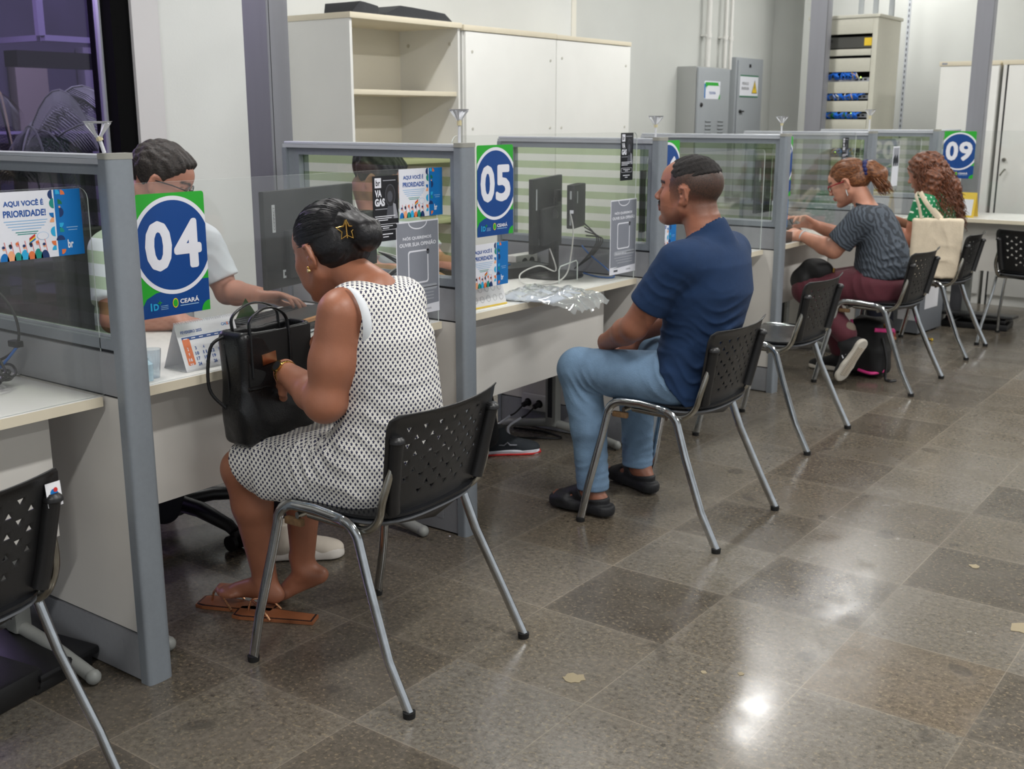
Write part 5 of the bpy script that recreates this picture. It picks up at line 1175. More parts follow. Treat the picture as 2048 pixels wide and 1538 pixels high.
# ================================================================ woman with red glasses (desk 07)
def woman_red():
    base = (.34, 4.61, 0); t = thing('person', 'woman with red glasses, ponytail and dark zebra-striped top, gesturing at desk 07', 'person', base); Lc = dict(parent=t, loc=base)
    SK = skin('skin_light_woman', (196, 140, 116), .45, [('dark', (70, 44, 34)), ('lip', (160, 84, 80))])
    MH = frame((.118, 4.60, 1.090), (-.93, -.05, -.37), (-.37, 0, .93), 1.02)
    b = Sdf(); b.torso([(.335, 4.61, .46, .12, .17), (.33, 4.61, .60, .125, .17), (.32, 4.61, .75, .115, .155), (.275, 4.61, .88, .10, .15), (.25, 4.61, .96, .07, .12)])
    b.rc((.235, 4.48, .905), (.235, 4.74, .905), .052, None, .05); b.rc((.235, 4.61, .94), wp(MH, (-.035, 0, -.045)), .058, .052, .035)
    AL = ((.245, 4.445, .900), (.125, 4.415, .740), (-.085, 4.47, .800)); AR = ((.235, 4.775, .900), (.08, 4.80, .76), (-.09, 4.64, .850))
    arms_body(b, (AL, AR), (.058, .047, .028))
    LL = ((.30, 4.52, .545), (-.035, 4.465, .50), (.235, 4.42, .27)); LR = ((.30, 4.70, .545), (-.04, 4.72, .50), (.10, 4.72, .12)); legs_body(b, (LL, LR), (.09, .058, .054, .036))
    b.uni(head(1.0, False, .9, .98).rigid(MH), .012)
    b.uni(hand((.5, .6, .7, .7), .2, .04, left=True).rigid(frame(AL[2], (-.90, .10, .22), (-.2, -.45, .85), .92)), .012)
    b.uni(hand((.12, .35, .55, .65), .6, .10, left=False).rigid(frame(AR[2], (-.62, -.62, .48), (-.2, .55, .8), .95)), .012)
    skin_obj('body', b, .0055, SK, attr=dict(dark=brow_attr(MH), lip=lip_attr(MH)), **Lc)
    s = Sdf(); s.torso([(.34, 4.61, .585, .150, .195), (.335, 4.61, .66, .146, .19), (.325, 4.61, .76, .134, .175), (.283, 4.61, .88, .118, .165), (.252, 4.61, .975, .085, .13)], rnd_=.03)
    s.rc((.238, 4.48, .90), (.238, 4.74, .90), .066, None, .05)
    for A in (AL, AR):
        v = Sdf(); a, e = np.array(A[0]), np.array(A[1]); v.rc(a, a*.0+e*1.0, .074, .078, .02); v.cut(a*.22+e*.78, tuple(e-a), .004); s.uni(v, .035)
    nk = Sdf(); nk.rc((.225, 4.61, .95), (.15, 4.61, 1.05), .062, .07, .01); s.sub(nk, .004)
    for c, n, wl, am, rd in (((.40, 4.52, .70), (.2, 0, 1), .05, .008, .12), ((.22, 4.47, .82), (.6, 0, -.6), .045, .007, .10), ((.30, 4.45, .62), (0, 0, 1), .04, .007, .12)): s.fold(c, n, wl, am, rd, .01)
    ZB = bpy.data.materials.new('zebra_knit'); ZB.use_nodes = True; nt = ZB.node_tree; bb = nt.nodes['Principled BSDF']; bb.inputs['Roughness'].default_value = .85
    tc = nt.nodes.new('ShaderNodeTexCoord'); mp = nt.nodes.new('ShaderNodeMapping'); mp.inputs['Rotation'].default_value = (.3, .5, .2); mp.inputs['Scale'].default_value = (1, 1, 1.0); nt.links.new(tc.outputs['Object'], mp.inputs[0])
    wv = nt.nodes.new('ShaderNodeTexWave'); wv.inputs['Scale'].default_value = 17; wv.inputs['Distortion'].default_value = 7; wv.inputs['Detail'].default_value = 1.5; wv.inputs['Detail Scale'].default_value = 1.1; nt.links.new(mp.outputs[0], wv.inputs['Vector'])
    r = nt.nodes.new('ShaderNodeMapRange'); r.inputs[1].default_value = .45; r.inputs[2].default_value = .6; nt.links.new(wv.outputs[1], r.inputs[0]); nt.links.new(mixc(nt, r.outputs[0], lin((74, 82, 92)), lin((44, 50, 58))), bb.inputs['Base Color'])
    skin_obj('top', s, .0055, ZB, **Lc)
    j = Sdf(); j.torso([(.335, 4.61, .455, .150, .200), (.335, 4.61, .60, .150, .200)], rnd_=.04)
    for l in (LL, LR): hp, kn, an = map(np.array, l); j.rc(hp, kn, .112, .080, .04); j.chain([kn, kn*.5+an*.5, kn*.05+an*.95], [.078, .070, .062], .02)
    j.fold((.0, 4.46, .53), (1, 0, .5), .04, .006, .10); j.fold((.25, 4.47, .55), (1, 0, .3), .05, .006, .12)
    skin_obj('trousers', j, .0055, mat('burgundy_twill', (84, 30, 42), .8, noise=.08, nscale=30, sheen=.1), **Lc)
    HM = hair_mat('auburn_hair', (78, 44, 26), (142, 92, 58), .42, (.35, 1.4, 1), 110, .6)
    h = Sdf(); h.el((-.012, 0, .044), (.105, .083, .090), .01); h.el((-.06, 0, .0), (.058, .064, .05), .03); h.cut((.050, 0, .036), (.80, 0, -.60), .01)
    e1 = Sdf(); e1.el((.0, .08, -.004), (.022, .03, .032), .01).el((.0, -.08, -.004), (.022, .03, .032), .01); h.sub(e1, .008)
    strands('combed_hair', MH, t, base, HM, ((-.012, 0, .044), (.105, .083, .090)), (-.115, 0, .04), ((.050, 0, .036), (.80, 0, -.60)), 150, 8, .0016)
    h.rc((-.09, 0, .040), (-.135, 0, .035), .034, .040, .02); h.chain([(-.135, 0, .035), (-.165, 0, -.01), (-.165, 0, -.06)], [.042, .045, .026], .02)
    h.disp(lambda P: .0018*np.sin(P[:, 1]*210+np.sin(P[:, 0]*40)*2.2))
    skin_obj('hair', h.rigid(MH), .005, HM, **Lc)
    q = MB(); rr = random.Random(9)
    for k in range(150):   # loose wavy ends of the ponytail
        a = rr.uniform(0, 6.28); rad = rr.uniform(.01, .042); p0 = Vector((-.150+rad*math.cos(a)*.8, rad*math.sin(a), -.01+rr.uniform(-.02, .03))); ph = rr.uniform(0, 6)
        pts = [MH @ (p0+Vector((-.028*u-.012*math.sin(u*5+ph)*u, (.018*math.sin(u*6+ph)+.35*rad*math.sin(a))*u, -.10*u*rr.uniform(.95, 1.02))) ) for u in (0, .2, .4, .6, .8, 1)]
        q.tube(pts, .0019, HM, 5, radii=[.0028, .0026, .0024, .002, .0015, .0006])
    o = q.build('ponytail_ends', t); o.location = (-base[0], -base[1], 0)
    q = MB(); NV = mat('navy_scrunchie', (24, 34, 92), .6, bump=.5, bscale=60)
    for k in range(14): a = k*2*math.pi/14; q.ball(MH @ Vector((-.118+.006*math.sin(k*3), .037*math.cos(a), .036+.040*math.sin(a))), .0165, NV, 8)
    o = q.build('scrunchie', t); o.location = (-base[0], -base[1], 0)
    q = MB(); RG = mat('red_frame', (150, 20, 36), .25, coat=.5)
    for sd in (-1, 1):
        q.tube([wp(MH, (.098, .033*sd+.025*math.cos(a), .004+.019*math.sin(a))) for a in (k*math.pi/9 for k in range(19))], .0022, RG, 8, cap=False); q.tube([wp(MH, (.096, .058*sd, .012)), wp(MH, (.05, .0765*sd, .014)), wp(MH, (.0, .083*sd, .012))], .0034, RG, 8)
        q.tube([wp(MH, (.098, .010*sd, .006)), wp(MH, (.106, 0, .008))], .002, RG, 6)
    o = q.build('glasses', t); o.location = (-base[0], -base[1], 0)
    q = MB(); q.tube([wp(MH, (-.002+.0, .088, -.032-.034*u)) for u in (0, .3, .6, 1)], .0042, mat('silver', (214, 214, 214), .2, metal=1), 8); o = q.build('earring', t); o.location = (-base[0], -base[1], 0)
    q = MB(); q.tube(smoothpath([(.19, 4.53, .985), (.30, 4.50, .955), (.385, 4.55, .86), (.40, 4.62, .76)], 5), .008, mat('bag_strap_black', (20, 20, 24), .6), 8, flat=.4); o = q.build('shoulder_strap', t); o.location = (-base[0], -base[1], 0)
    q = MB(); ax = (Vector(AL[2])-Vector(AL[1])).normalized(); c0 = Vector(AL[2])-ax*.01; e1_ = ax.cross(Vector((0, 0, 1))).normalized(); e2_ = ax.cross(e1_)
    q.tube([c0+(e1_*math.cos(a)+e2_*math.sin(a))*.030 for a in (k*math.pi/12 for k in range(25))], .004, mat('pale_bracelet', (200, 206, 212), .3), 8, cap=False); o = q.build('bracelet', t); o.location = (-base[0], -base[1], 0)
    # sneakers
    WR = mat('sneaker_rubber', (214, 208, 196), .6, noise=.06, nscale=20); BK = mat('sneaker_black', (22, 22, 26), .7); GUM = mat('sole_tread', (176, 160, 138), .7)
    MS = frame((.245, 4.405, .225), (-.46, -.10, -.88), (-.75, .42, .50), 1.0); MS2 = frame((.10, 4.72, .09), (-1, 0, 0), (0, 0, 1), 1)
    for M0, lab in ((MS, 'black sneaker with three white stripes and its pale sole turned to the aisle'), (MS2, None)):
        u, so = shoe(.026); u = u.rigid(M0); so = so.rigid(M0); n = skin_obj('sneaker', u, .005, BK, **Lc)
        if lab: n['label'] = lab
        skin_obj('sneaker_sole', so, .005, WR, **Lc)
        if M0 is MS:
            q = MB()
            for k in range(3):
                x = .005+k*.024; q.tube([wp(M0, (x+.012, .034, -.050)), wp(M0, (x+.004, .036, -.036)), wp(M0, (x-.004, .030, -.016))], .0058, PWHITE, 8, flat=.5)
                q.tube([wp(M0, (x+.012, -.037, -.052)), wp(M0, (x+.006, -.0415, -.036)), wp(M0, (x-.006, -.041, -.010))], .0058, PWHITE, 8, flat=.45)
            for k in range(5): q.tube([wp(M0, (.045+k*.016, -.022, -.026-.005*k)), wp(M0, (.05+k*.016, 0, -.010-.006*k)), wp(M0, (.045+k*.016, .022, -.026-.005*k))], .0022, PWHITE, 6)
            q.tube(smoothpath([wp(M0, (.045, -.01, -.008)), wp(M0, (.06, -.05, .02)), wp(M0, (.10, -.05, -.0)), wp(M0, (.08, -.02, -.02))], 5), .0018, PWHITE, 6)
            o = q.build('stripes_and_laces', t); o.location = (-base[0], -base[1], 0)
            q = MB()
            for k in range(19):
                x = -.035+k*.0098
                for sd in (-1, 1): q.tube([wp(M0, (x, sd*.028, -.0862)), wp(M0, (x+.006, sd*.014, -.0868)), wp(M0, (x, 0, -.0862))], .0016, GUM, 5)
            o = q.build('sole_tread', t); o.location = (-base[0], -base[1], 0)
    # sock
    sk = Sdf(); sk.rc((.235, 4.42, .31), (.24, 4.41, .235), .042, .040, .01); skin_obj('sock', sk, .006, mat('grey_beige_sock', (120, 108, 96), .9), **Lc)
woman_red()

# ================================================================ woman with curly hair (desk 08)
def woman_curly():
    base = (.31, 5.72, 0); t = thing('person', 'woman from behind with long curly auburn hair and a green dotted blouse', 'person', base); Lc = dict(parent=t, loc=base)
    SK = skin('skin_medium_woman', (176, 116, 92), .45)
    MH = frame((.195, 5.74, 1.10), (-.94, .12, -.30), (-.30, 0, .95), 1.0)
    b = Sdf(); b.torso([(.31, 5.72, .46, .12, .16), (.31, 5.72, .60, .115, .155), (.30, 5.72, .75, .105, .145), (.275, 5.72, .90, .095, .15), (.26, 5.72, .98, .07, .12)])
    b.rc((.25, 5.60, .93), (.25, 5.86, .93), .048, None, .05); b.rc((.25, 5.72, .96), wp(MH, (-.03, 0, -.045)), .055, .05, .03)
    AL = ((.25, 5.565, .925), (.20, 5.53, .70), (-.02, 5.56, .795)); AR = ((.25, 5.895, .925), (.18, 5.92, .70), (-.02, 5.84, .80)); arms_body(b, (AL, AR), (.052, .044, .027))
    LL = ((.28, 5.63, .545), (-.06, 5.60, .50), (-.0, 5.62, .12)); LR = ((.28, 5.80, .545), (-.06, 5.82, .50), (.0, 5.80, .12)); legs_body(b, (LL, LR))
    b.uni(head(1.0, False).rigid(MH), .012); b.uni(hand(left=True).rigid(frame(AL[2], (-1, .1, .0), (0, 0, 1), .9)), .01); b.uni(hand(left=False).rigid(frame(AR[2], (-1, -.1, 0), (0, 0, 1), .9)), .01)
    skin_obj('body', b, .007, SK, **Lc)
    s = Sdf(); s.torso([(.315, 5.72, .50, .140, .18), (.31, 5.72, .62, .132, .172), (.30, 5.72, .76, .122, .162), (.278, 5.72, .90, .110, .165), (.262, 5.72, .995, .083, .13)], rnd_=.03); s.rc((.252, 5.60, .925), (.252, 5.86, .925), .062, None, .05)
    for A in (AL, AR): v = Sdf(); a, e = np.array(A[0]), np.array(A[1]); v.rc(a, e, .064, .062, .02); v.cut(a*.48+e*.52, tuple(e-a), .004); s.uni(v, .03)
    s.fold((.38, 5.66, .72), (.1, 0, 1), .05, .007, .12)
    skin_obj('blouse', s, .006, dot_mat('green_dotted', (12, 124, 76), (222, 228, 216), .033, .17), uvbox=True, **Lc)
    j = Sdf(); j.torso([(.315, 5.72, .455, .135, .17), (.315, 5.72, .56, .135, .17)])
    for l in (LL, LR): hp, kn, an = map(np.array, l); j.rc(hp, kn, .095, .072, .04); j.chain([kn, an], [.068, .05], .02)
    skin_obj('trousers', j, .008, mat('dark_navy_trousers', (22, 24, 40), .85), **Lc)
    HM = hair_mat('curly_auburn', (66, 36, 22), (128, 74, 44), .5, (1, 1, 1), 80, 1.0)
    h = Sdf(); h.el((-.015, 0, .042), (.112, .094, .094), .01); h.cut((.06, 0, .0), (1, 0, -.3), .01); h = h.rigid(MH)
    v = Sdf(); v.chain([(.235, 5.74, 1.11), (.30, 5.77, 1.0), (.335, 5.83, .88)], [.100, .105, .070], .03); v.rc((.28, 5.64, 1.08), (.26, 5.60, .95), .06, .045, .03); v.rc((.27, 5.84, 1.06), (.37, 5.89, .85), .07, .045, .03); h.uni(v, .03)
    h.disp(lambda P: .008*np.sin(P[:, 0]*75+2*np.sin(P[:, 2]*45))*np.sin(P[:, 1]*80+2*np.sin(P[:, 2]*50+1))+.003*np.sin(P[:, 2]*160+P[:, 0]*60))
    skin_obj('hair', h, .006, HM, **Lc)
    q = MB(); rr = random.Random(11)
    for k in range(460):    # ringlets over the back and shoulders
        a = rr.uniform(-2.2, 2.2); zc = rr.uniform(.93, 1.20); w = .055+.075*min(1, (1.23-zc)/.12)
        cx = .225+(1.15-zc)*.34; p = Vector((cx+math.cos(a)*w*.95, 5.745+math.sin(a)*(w+.02), zc)); L0 = rr.uniform(.08, .2)*(1 if zc < 1.1 else .7); rad = rr.uniform(.005, .010); ph = rr.uniform(0, 6); out = Vector((math.cos(a), math.sin(a), 0))
        tw = rr.uniform(38, 60); pts = []
        for m in range(15):
            u = m/14; c = p+out*(.020*u)+Vector((.030*u, .012*math.sin(a)*u, -L0*u)); th_ = ph+u*L0*tw*2.2; pts.append(c+Vector((math.cos(th_), math.sin(th_), 0))*rad)
        q.tube(pts, .0022, HM, 4, radii=[.0026*(1-.6*m/14) for m in range(15)])
    o = q.build('curls', t); o.location = (-base[0], -base[1], 0)
    # feet in red sandals
    for Y0, lab in ((5.62, None), (5.80, None)):
        u, so = shoe(.025); M0 = frame((.0, Y0, .09), (-.95, .1, 0), (0, 0, 1), .95); u.cut((.05, 0, 0), (1, 0, -.4)); skin_obj('sandal', u.rigid(M0), .007, mat('red_sandal', (170, 70, 60), .6), **Lc); skin_obj('sandal_sole', so.rigid(M0), .007, mat('cork_sole', (176, 122, 84), .7), **Lc)
    # tote bag on her shoulder
    tb = thing('tote_bag', 'cream canvas tote bag hanging from the curly haired woman and resting on her chair', 'bag', (.365, 5.50, .475))
    CV = mat('cream_canvas', (222, 208, 184), .9, noise=.05, nscale=25, bump=.2, bscale=120)
    g = Sdf(); R = np.array(Matrix.Rotation(math.radians(22), 3, 'Z')); g.bx((.0, .0, .19), (.150, .030, .185), .02, .02, R); g.fold((-.08, -.03, .32), (1, 0, .1), .06, .007, .11); g.fold((.04, -.03, .10), (.8, 0, .6), .08, .007, .13); g.fold((.06, -.02, .30), (1, 0, -.2), .05, .005, .10)
    skin_obj('bag_body', g, .005, CV, tb)
    q = MB(); q.tube(smoothpath([(-.085, -.055, .37), (-.115, -.03, .45), (-.15, .01, .510), (-.145, .07, .505), (-.06, .06, .43), (.02, .0, .37)], 6), .014, CV, 8, flat=.22, up=(0, 0, 1)); q.tube(smoothpath([(.01, -.02, .37), (-.07, -.02, .46), (-.125, .015, .525)], 6), .014, CV, 8, flat=.22); q.build('strap', tb)
woman_curly()

# ================================================================ agents behind the desks
def agent(base, label, MH, torso_, sh, AL, AR, LL, LR, shirt, skin_m, hair, hairfn, hl, hr, trouser, neck, shoes=None, res=.006):
    t = thing('person', label, 'person', base); Lc = dict(parent=t, loc=base)
    b = Sdf(); b.torso(torso_); b.rc(sh[0], sh[1], .05, None, .05); b.rc(neck, wp(MH, (-.035, 0, -.045)), .062, .055, .035); arms_body(b, (AL, AR), (.052, .043, .030)); legs_body(b, (LL, LR), (.085, .06, .05, .038))
    b.uni(head(1.0, True).rigid(MH), .012); b.uni(hand(*hl[1:], left=True).rigid(frame(AL[2], *hl[0])), .01); b.uni(hand(*hr[1:], left=False).rigid(frame(AR[2], *hr[0])), .01)
    skin_obj('body', b, res, skin_m, attr=dict(dark=brow_attr(MH), lip=lip_attr(MH)), **Lc)
    s = Sdf(); s.torso([(x, y, z, rx+.022, ry+.018) for x, y, z, rx, ry in torso_], rnd_=.03); s.rc(sh[0], sh[1], .064, None, .05)
    for A in (AL, AR): v = Sdf(); a, e = np.array(A[0]), np.array(A[1]); v.rc(a, e, .070, .068, .02); v.cut(a*.25+e*.75, tuple(e-a), .004); s.uni(v, .03)
    nk = Sdf(); nk.rc(neck, tuple(np.array(neck)+np.array((.06, .02, .1))), .064, .09, .01); s.sub(nk, .004); s.fold(tuple(np.array(sh[1])*.6+np.array(AL[1])*.4), (.3, .3, .8), .05, .006, .12); s.fold(tuple(np.array(torso_[2][:3])+np.array((.1, 0, 0))), (.2, .5, .8), .05, .006, .14)
    skin_obj('shirt', s, res, shirt, **Lc)
    j = Sdf(); x, y, z, rx, ry = torso_[0]; j.torso([(x, y, z-.01, rx+.018, ry+.02), (x, y, z+.11, rx+.018, ry+.02)])
    for l in (LL, LR): hp, kn, an = map(np.array, l); j.rc(hp, kn, .095, .074, .04); j.chain([kn, an], [.070, .055], .02)
    skin_obj('trousers', j, .008, trouser, **Lc)
    h = Sdf(); hairfn(h); skin_obj('hair', h.rigid(MH), .0045, hair, **Lc)
    return t, Lc
def hair_short(h):
    h.el((-.012, 0, .050), (.108, .086, .094), .01); h.el((.040, .02, .085), (.055, .05, .030), .03); h.cut((.052, 0, .045), (.72, 0, -.69), .015)
    e1 = Sdf(); e1.el((.0, .082, -.004), (.024, .03, .034), .01).el((.0, -.082, -.004), (.024, .03, .034), .01); h.sub(e1, .008); h.cut((0, 0, -.052), (0, 0, -1), .01)
    h.disp(lambda P: .0035*np.sin(P[:, 1]*130+2*np.sin(P[:, 0]*50+P[:, 2]*30))*np.sin(P[:, 0]*60+P[:, 2]*50)+.0018*np.sin(P[:, 1]*290+P[:, 2]*110+P[:, 0]*60))
PW = mat('white_polo_cotton', (214, 220, 228), .85, noise=.02, nscale=20)
HD = hair_mat('dark_brown_hair', (24, 20, 19), (52, 44, 40), .55, (1, 1, 1), 160, .8)
SK4 = skin('skin_agent', (182, 128, 108), .5, [('dark', (40, 30, 26)), ('lip', (150, 84, 76))])
MH4 = frame((-.965, .865, 1.228), (.70, .62, -.36), (.25, .22, .94), 1.0)
t4, L4 = agent((-1.0, .84, 0), 'seated agent in white polo and glasses behind number sign 04', MH4,
      [(-1.02, .80, .48, .12, .165), (-1.02, .80, .62, .12, .16), (-1.02, .80, .78, .115, .165), (-.99, .82, .95, .11, .18), (-.985, .83, 1.06, .075, .14)], ((-.975, .69, 1.04), (-.985, .985, 1.04)),
      ((-.965, 1.03, 1.005), (-.90, 1.07, .825), (-.70, 1.05, .835)), ((-.95, .63, 1.015), (-.85, .56, .80), (-.67, .68, .80)),
      ((-.98, .90, .54), (-.55, .93, .52), (-.40, .88, .11)), ((-.98, .72, .54), (-.64, .66, .52), (-.80, .66, .13)), PW, SK4, HD, hair_short,
      (((.80, .55, .0), (-.2, .2, .95), 1.0), (.3, .35, .4, .45), .4, .05), (((.8, .3, -.1), (0, 0, 1), 1.0), (.4, .45, .5, .5), .4, .04), mat('dark_trousers', (34, 36, 44), .85), (-.985, .84, 1.06))
q = MB(); GF = mat('black_glasses_frame', (26, 26, 30), .3); LN = sheet_mat('spectacle_lens', (.93, .94, .95), 1.5)
for sd in (-1, 1):
    rim = [wp(MH4, (.100, .034*sd+.027*math.cos(a), .004+.019*math.sin(a))) for a in (k*math.pi/10 for k in range(20))]; q.tube(rim+[rim[0]], .0018, GF, 6, cap=False); q.add(rim, [tuple(range(20))], LN)
    q.tube([wp(MH4, (.099, .061*sd, .010)), wp(MH4, (.05, .077*sd, .013)), wp(MH4, (-.005, .083*sd, .010))], .0022, GF, 6); q.tube([wp(MH4, (.100, .007*sd, .008)), wp(MH4, (.106, 0, .010))], .0018, GF, 6)
o = q.build('glasses', t4); o.location = (1.0, -.84, 0)
q = MB(); q.tube(smoothpath([(-.94, .86, 1.09), (-.86, .83, .98), (-.85, .80, .86)], 5), .005, mat('green_lanyard', (40, 110, 70), .7), 6, flat=.4); q.box(-.845, -.842, .765, .835, .78, .87, mat('badge_green', (60, 120, 80), .5)); q.box(-.8415, -.841, .775, .825, .79, .84, PWHITE); o = q.build('lanyard_badge', t4); o.location = (1.0, -.84, 0)
u, so = shoe(.032, 1.05); M0 = frame((-.375, .815, .093), (.72, .69, 0), (0, 0, 1), 1.05); SNK = mat('beige_sneaker', (206, 196, 182), .75, noise=.05, nscale=30)
n = skin_obj('sneaker', u.rigid(M0), .005, SNK, **L4); n['label'] = 'beige laced sneaker under desk 04'; skin_obj('sneaker_sole', so.rigid(M0), .005, mat('sneaker_white_sole', (206, 200, 192), .6), **L4)
q = MB()
for k in range(6): q.tube([wp(M0, (.03+k*.014, -.022, -.022-.005*k)), wp(M0, (.035+k*.014, 0, -.006-.006*k)), wp(M0, (.03+k*.014, .022, -.022-.005*k))], .0026, PWHITE, 6)
o = q.build('laces', t4); o.location = (1.0, -.84, 0)
HB = hair_mat('black_hair_short', (20, 20, 24), (44, 44, 52), .45, (1, 1, 1), 120, .7)
MH5 = frame((-1.0, 1.985, 1.188), (.80, .50, -.45), (.35, .15, .92), 1.05)
t5, L5 = agent((-1.05, 2.0, 0), 'seated agent in white shirt seen through the striped screen of desk 05', MH5,
      [(-1.06, 1.98, .48, .12, .165), (-1.06, 1.98, .62, .12, .16), (-1.06, 1.98, .78, .115, .165), (-1.03, 1.98, .91, .11, .175), (-1.02, 1.99, 1.01, .075, .14)], ((-1.01, 1.85, .99), (-1.01, 2.13, .99)),
      ((-1.0, 2.18, .97), (-.86, 2.22, .82), (-.62, 2.12, .80)), ((-1.0, 1.81, .97), (-.86, 1.80, .82), (-.62, 1.93, .80)),
      ((-1.02, 2.08, .54), (-.60, 2.10, .52), (-.50, 2.10, .11)), ((-1.02, 1.90, .54), (-.66, 1.88, .52), (-.84, 1.88, .13)), PW, SK4, HB, hair_short,
      (((.9, -.1, -.05), (0, 0, 1), 1.0), (.3, .35, .4, .45), .4, .04), (((.9, .1, -.05), (0, 0, 1), 1.0), (.3, .4, .4, .5), .4, .04), mat('black_trousers', (20, 20, 24), .85), (-1.02, 2.0, 1.01), res=.0075)
u, so = shoe(.026, 1.0); M0 = frame((-.53, 2.20, .085), (.70, .72, 0), (0, 0, 1), 1.05)
n = skin_obj('running_shoe', u.rigid(M0), .005, mat('black_running_mesh', (36, 42, 48), .8, bump=.2, bscale=300), **L5); n['label'] = 'dark running shoe with a red edge'; skin_obj('shoe_sole', so.rigid(M0), .005, PWHITE, **L5)
q = MB(); ol = [(-.05, -.043), (.03, -.041), (.09, -.048), (.15, -.048), (.19, -.02), (.193, .02), (.15, .048)]; q.tube([wp(M0, (x, y*1.02, -.076)) for x, y in ol], .0045, RED, 6); q.tube([wp(M0, (-.045, -.045, -.062)), wp(M0, (.03, -.043, -.060)), wp(M0, (.10, -.049, -.064)), wp(M0, (.17, -.040, -.064))], .003, PWHITE, 6)
q.tube([wp(M0, (-.01, -.046, -.030)), wp(M0, (.03, -.047, -.034)), wp(M0, (.045, -.047, -.022)), wp(M0, (.055, -.047, -.034)), wp(M0, (.085, -.045, -.036))], .003, PGREY, 6); o = q.build('shoe_trim', t5); o.location = (1.05, -2.0, 0)
# ================================================================ handbag on her lap
t = thing('handbag', 'black leather handbag with a gold plate on the lap of the woman in white', 'bag', (-.015, .472, .575), math.radians(2))
LE = mat('black_leather', (16, 17, 19), .32, bump=.12, bscale=240); LE2 = mat('black_suede_panel', (12, 12, 13), .8)
g = Sdf(); g.bx((0, 0, .155), (.052, .132, .160), .022, .02); g.el((.02, 0, .08), (.06, .128, .09), .05); g.disp(lambda P: .004*np.sin(P[:, 1]*22+P[:, 2]*14)*np.sin(P[:, 2]*18)); g.fold((.05, -.06, .10), (.2, .8, .6), .06, .005, .10)
tp = Sdf(); tp.bx((0, 0, .34), (.036, .115, .06), .01, .01); g.sub(tp, .01)
skin_obj('bag_body', g, .0045, LE, t)
b = MB(); b.box(.050, .0535, -.116, .120, .165, .306, LE2, .002); b.tube([(.056, -.122, .160), (.058, 0, .154), (.056, .125, .160)], .003, LE, 6); b.tube([(-.02, -.1345, .05), (-.01, -.1345, .15), (-.02, -.1345, .28)], .002, LE, 6); b.build('front_pocket', t)
b = MB(); b.obox((.0565, -.045, .235), (0, .985, .10), (0, -.10, .985), (1, 0, 0), .052, .030, .003, mat('rose_gold_plate', (214, 158, 120), .3, metal=1), .001); b.build('metal_plate', t)
for x in (.046, -.044):
    for y0 in ((-.105, .035),):
        b = MB(); y1, y2 = y0[0]-.0 if x > 0 else y0[0]+.02, y0[1] if x > 0 else y0[1]+.05
        b.tube(smoothpath([(x+.008, y1, .19), (x+.006, y1, .29), (x, y1+.008, .345), (x, (y1+y2)/2, .372), (x, y2-.008, .345), (x+.006, y2, .29), (x+.008, y2, .19)], 6), .0065, LE, 8, flat=.5); b.build('handle', t)
b = MB(); b.tube(smoothpath([(-.02, -.133, .30), (-.04, -.165, .27), (-.045, -.172, .16), (-.02, -.137, .10)], 6), .0045, LE, 8, flat=.5); b.build('side_loop', t)

# ================================================================ desk 04 things
def ymat(o, loc, rz): o.location = loc; o.rotation_euler = (0, 0, rz)
t = thing('desk_calendar', 'white tent calendar for FEVEREIRO 2025 with an orange Sunday column on desk 04', 'calendar', (-.185, .395, .7685), math.radians(0))
b = MB(); b.add([(.045, -.10, .001), (.045, .10, .001), (.0, .10, .128), (.0, -.10, .128), (-.055, -.10, .001), (-.055, .10, .001)], [(0, 1, 2, 3), (3, 2, 5, 4)], PAPER); b.box(-.055, .045, -.10, .10, 0, .0012, PAPER); b.build('stand', t)
p = Print(.205, .120, PAPER, th=.001); w, h = .205, .12
p.text('FEVEREIRO 2025', w*.07, h*.84, w*.42, h*.91, TXTB, 2, .03); p.text('CAIXA', w*.76, h*.88, w*.93, h*.95, BLUE2, 2, .03); p.rect(w*.855, h*.88, w*.875, h*.95, ORANGE, 3)
p.rect(w*.06, h*.68, w*.96, h*.76, BLUE, 1); p.rrect(w*.06, h*.10, w*.18, h*.72, .004, ORANGE, 2)
for k in range(7): p.rect(w*(.085+.13*k), h*.71, w*(.15+.13*k), h*.73, PWHITE, 3)
dn = 1
for r_ in range(5):
    for c_ in range(7):
        if r_ == 0 and c_ < 6: continue
        if dn > 28: break
        x0 = w*(.085+.13*c_); y0 = h*(.565-.125*r_); p.text(str(dn), x0+(.004 if dn < 10 else 0), y0, x0+(.008 if dn < 10 else .012), y0+.0095, PWHITE if c_ == 0 else TXTB, 4, .03); dn += 1
for k in range(3): p.text('1 2 3 4 5', w*(.2+.2*k), h*.785, w*(.3+.2*k), h*.80, PALEB, 2, 0)
pg = p.build('calendar_page', t); n_ = Vector((.127, 0, .045)).normalized(); r_ = Vector((0, 1, 0)); u_ = n_.cross(r_); pg.matrix_local = Matrix(((r_.x, u_.x, n_.x, .0462), (r_.y, u_.y, n_.y, -.1025), (r_.z, u_.z, n_.z, .005), (0, 0, 0, 1)))
b = MB()
for k in range(26): b.tube([(.004*math.cos(a)-.001, -.097+k*.0078, .128+.004*math.sin(a)) for a in (0, 1.2, 2.4, 3.6, 4.8, 6.28)], .0008, PWHITE, 5)
b.build('wire_binding', t)
t = thing('desk_calendar', 'white tent calendar with a yellow foot under number sign 05', 'calendar', (-.185, 1.63, .7685), math.radians(-3))
b = MB(); b.add([(.045, -.10, .001), (.045, .125, .001), (.0, .125, .15), (.0, -.10, .15), (-.055, -.10, .001), (-.055, .125, .001)], [(0, 1, 2, 3), (3, 2, 5, 4)], PAPER); b.box(.0455, .0475, -.10, .125, 0, .006, YEL); b.build('stand', t)
b = MB()
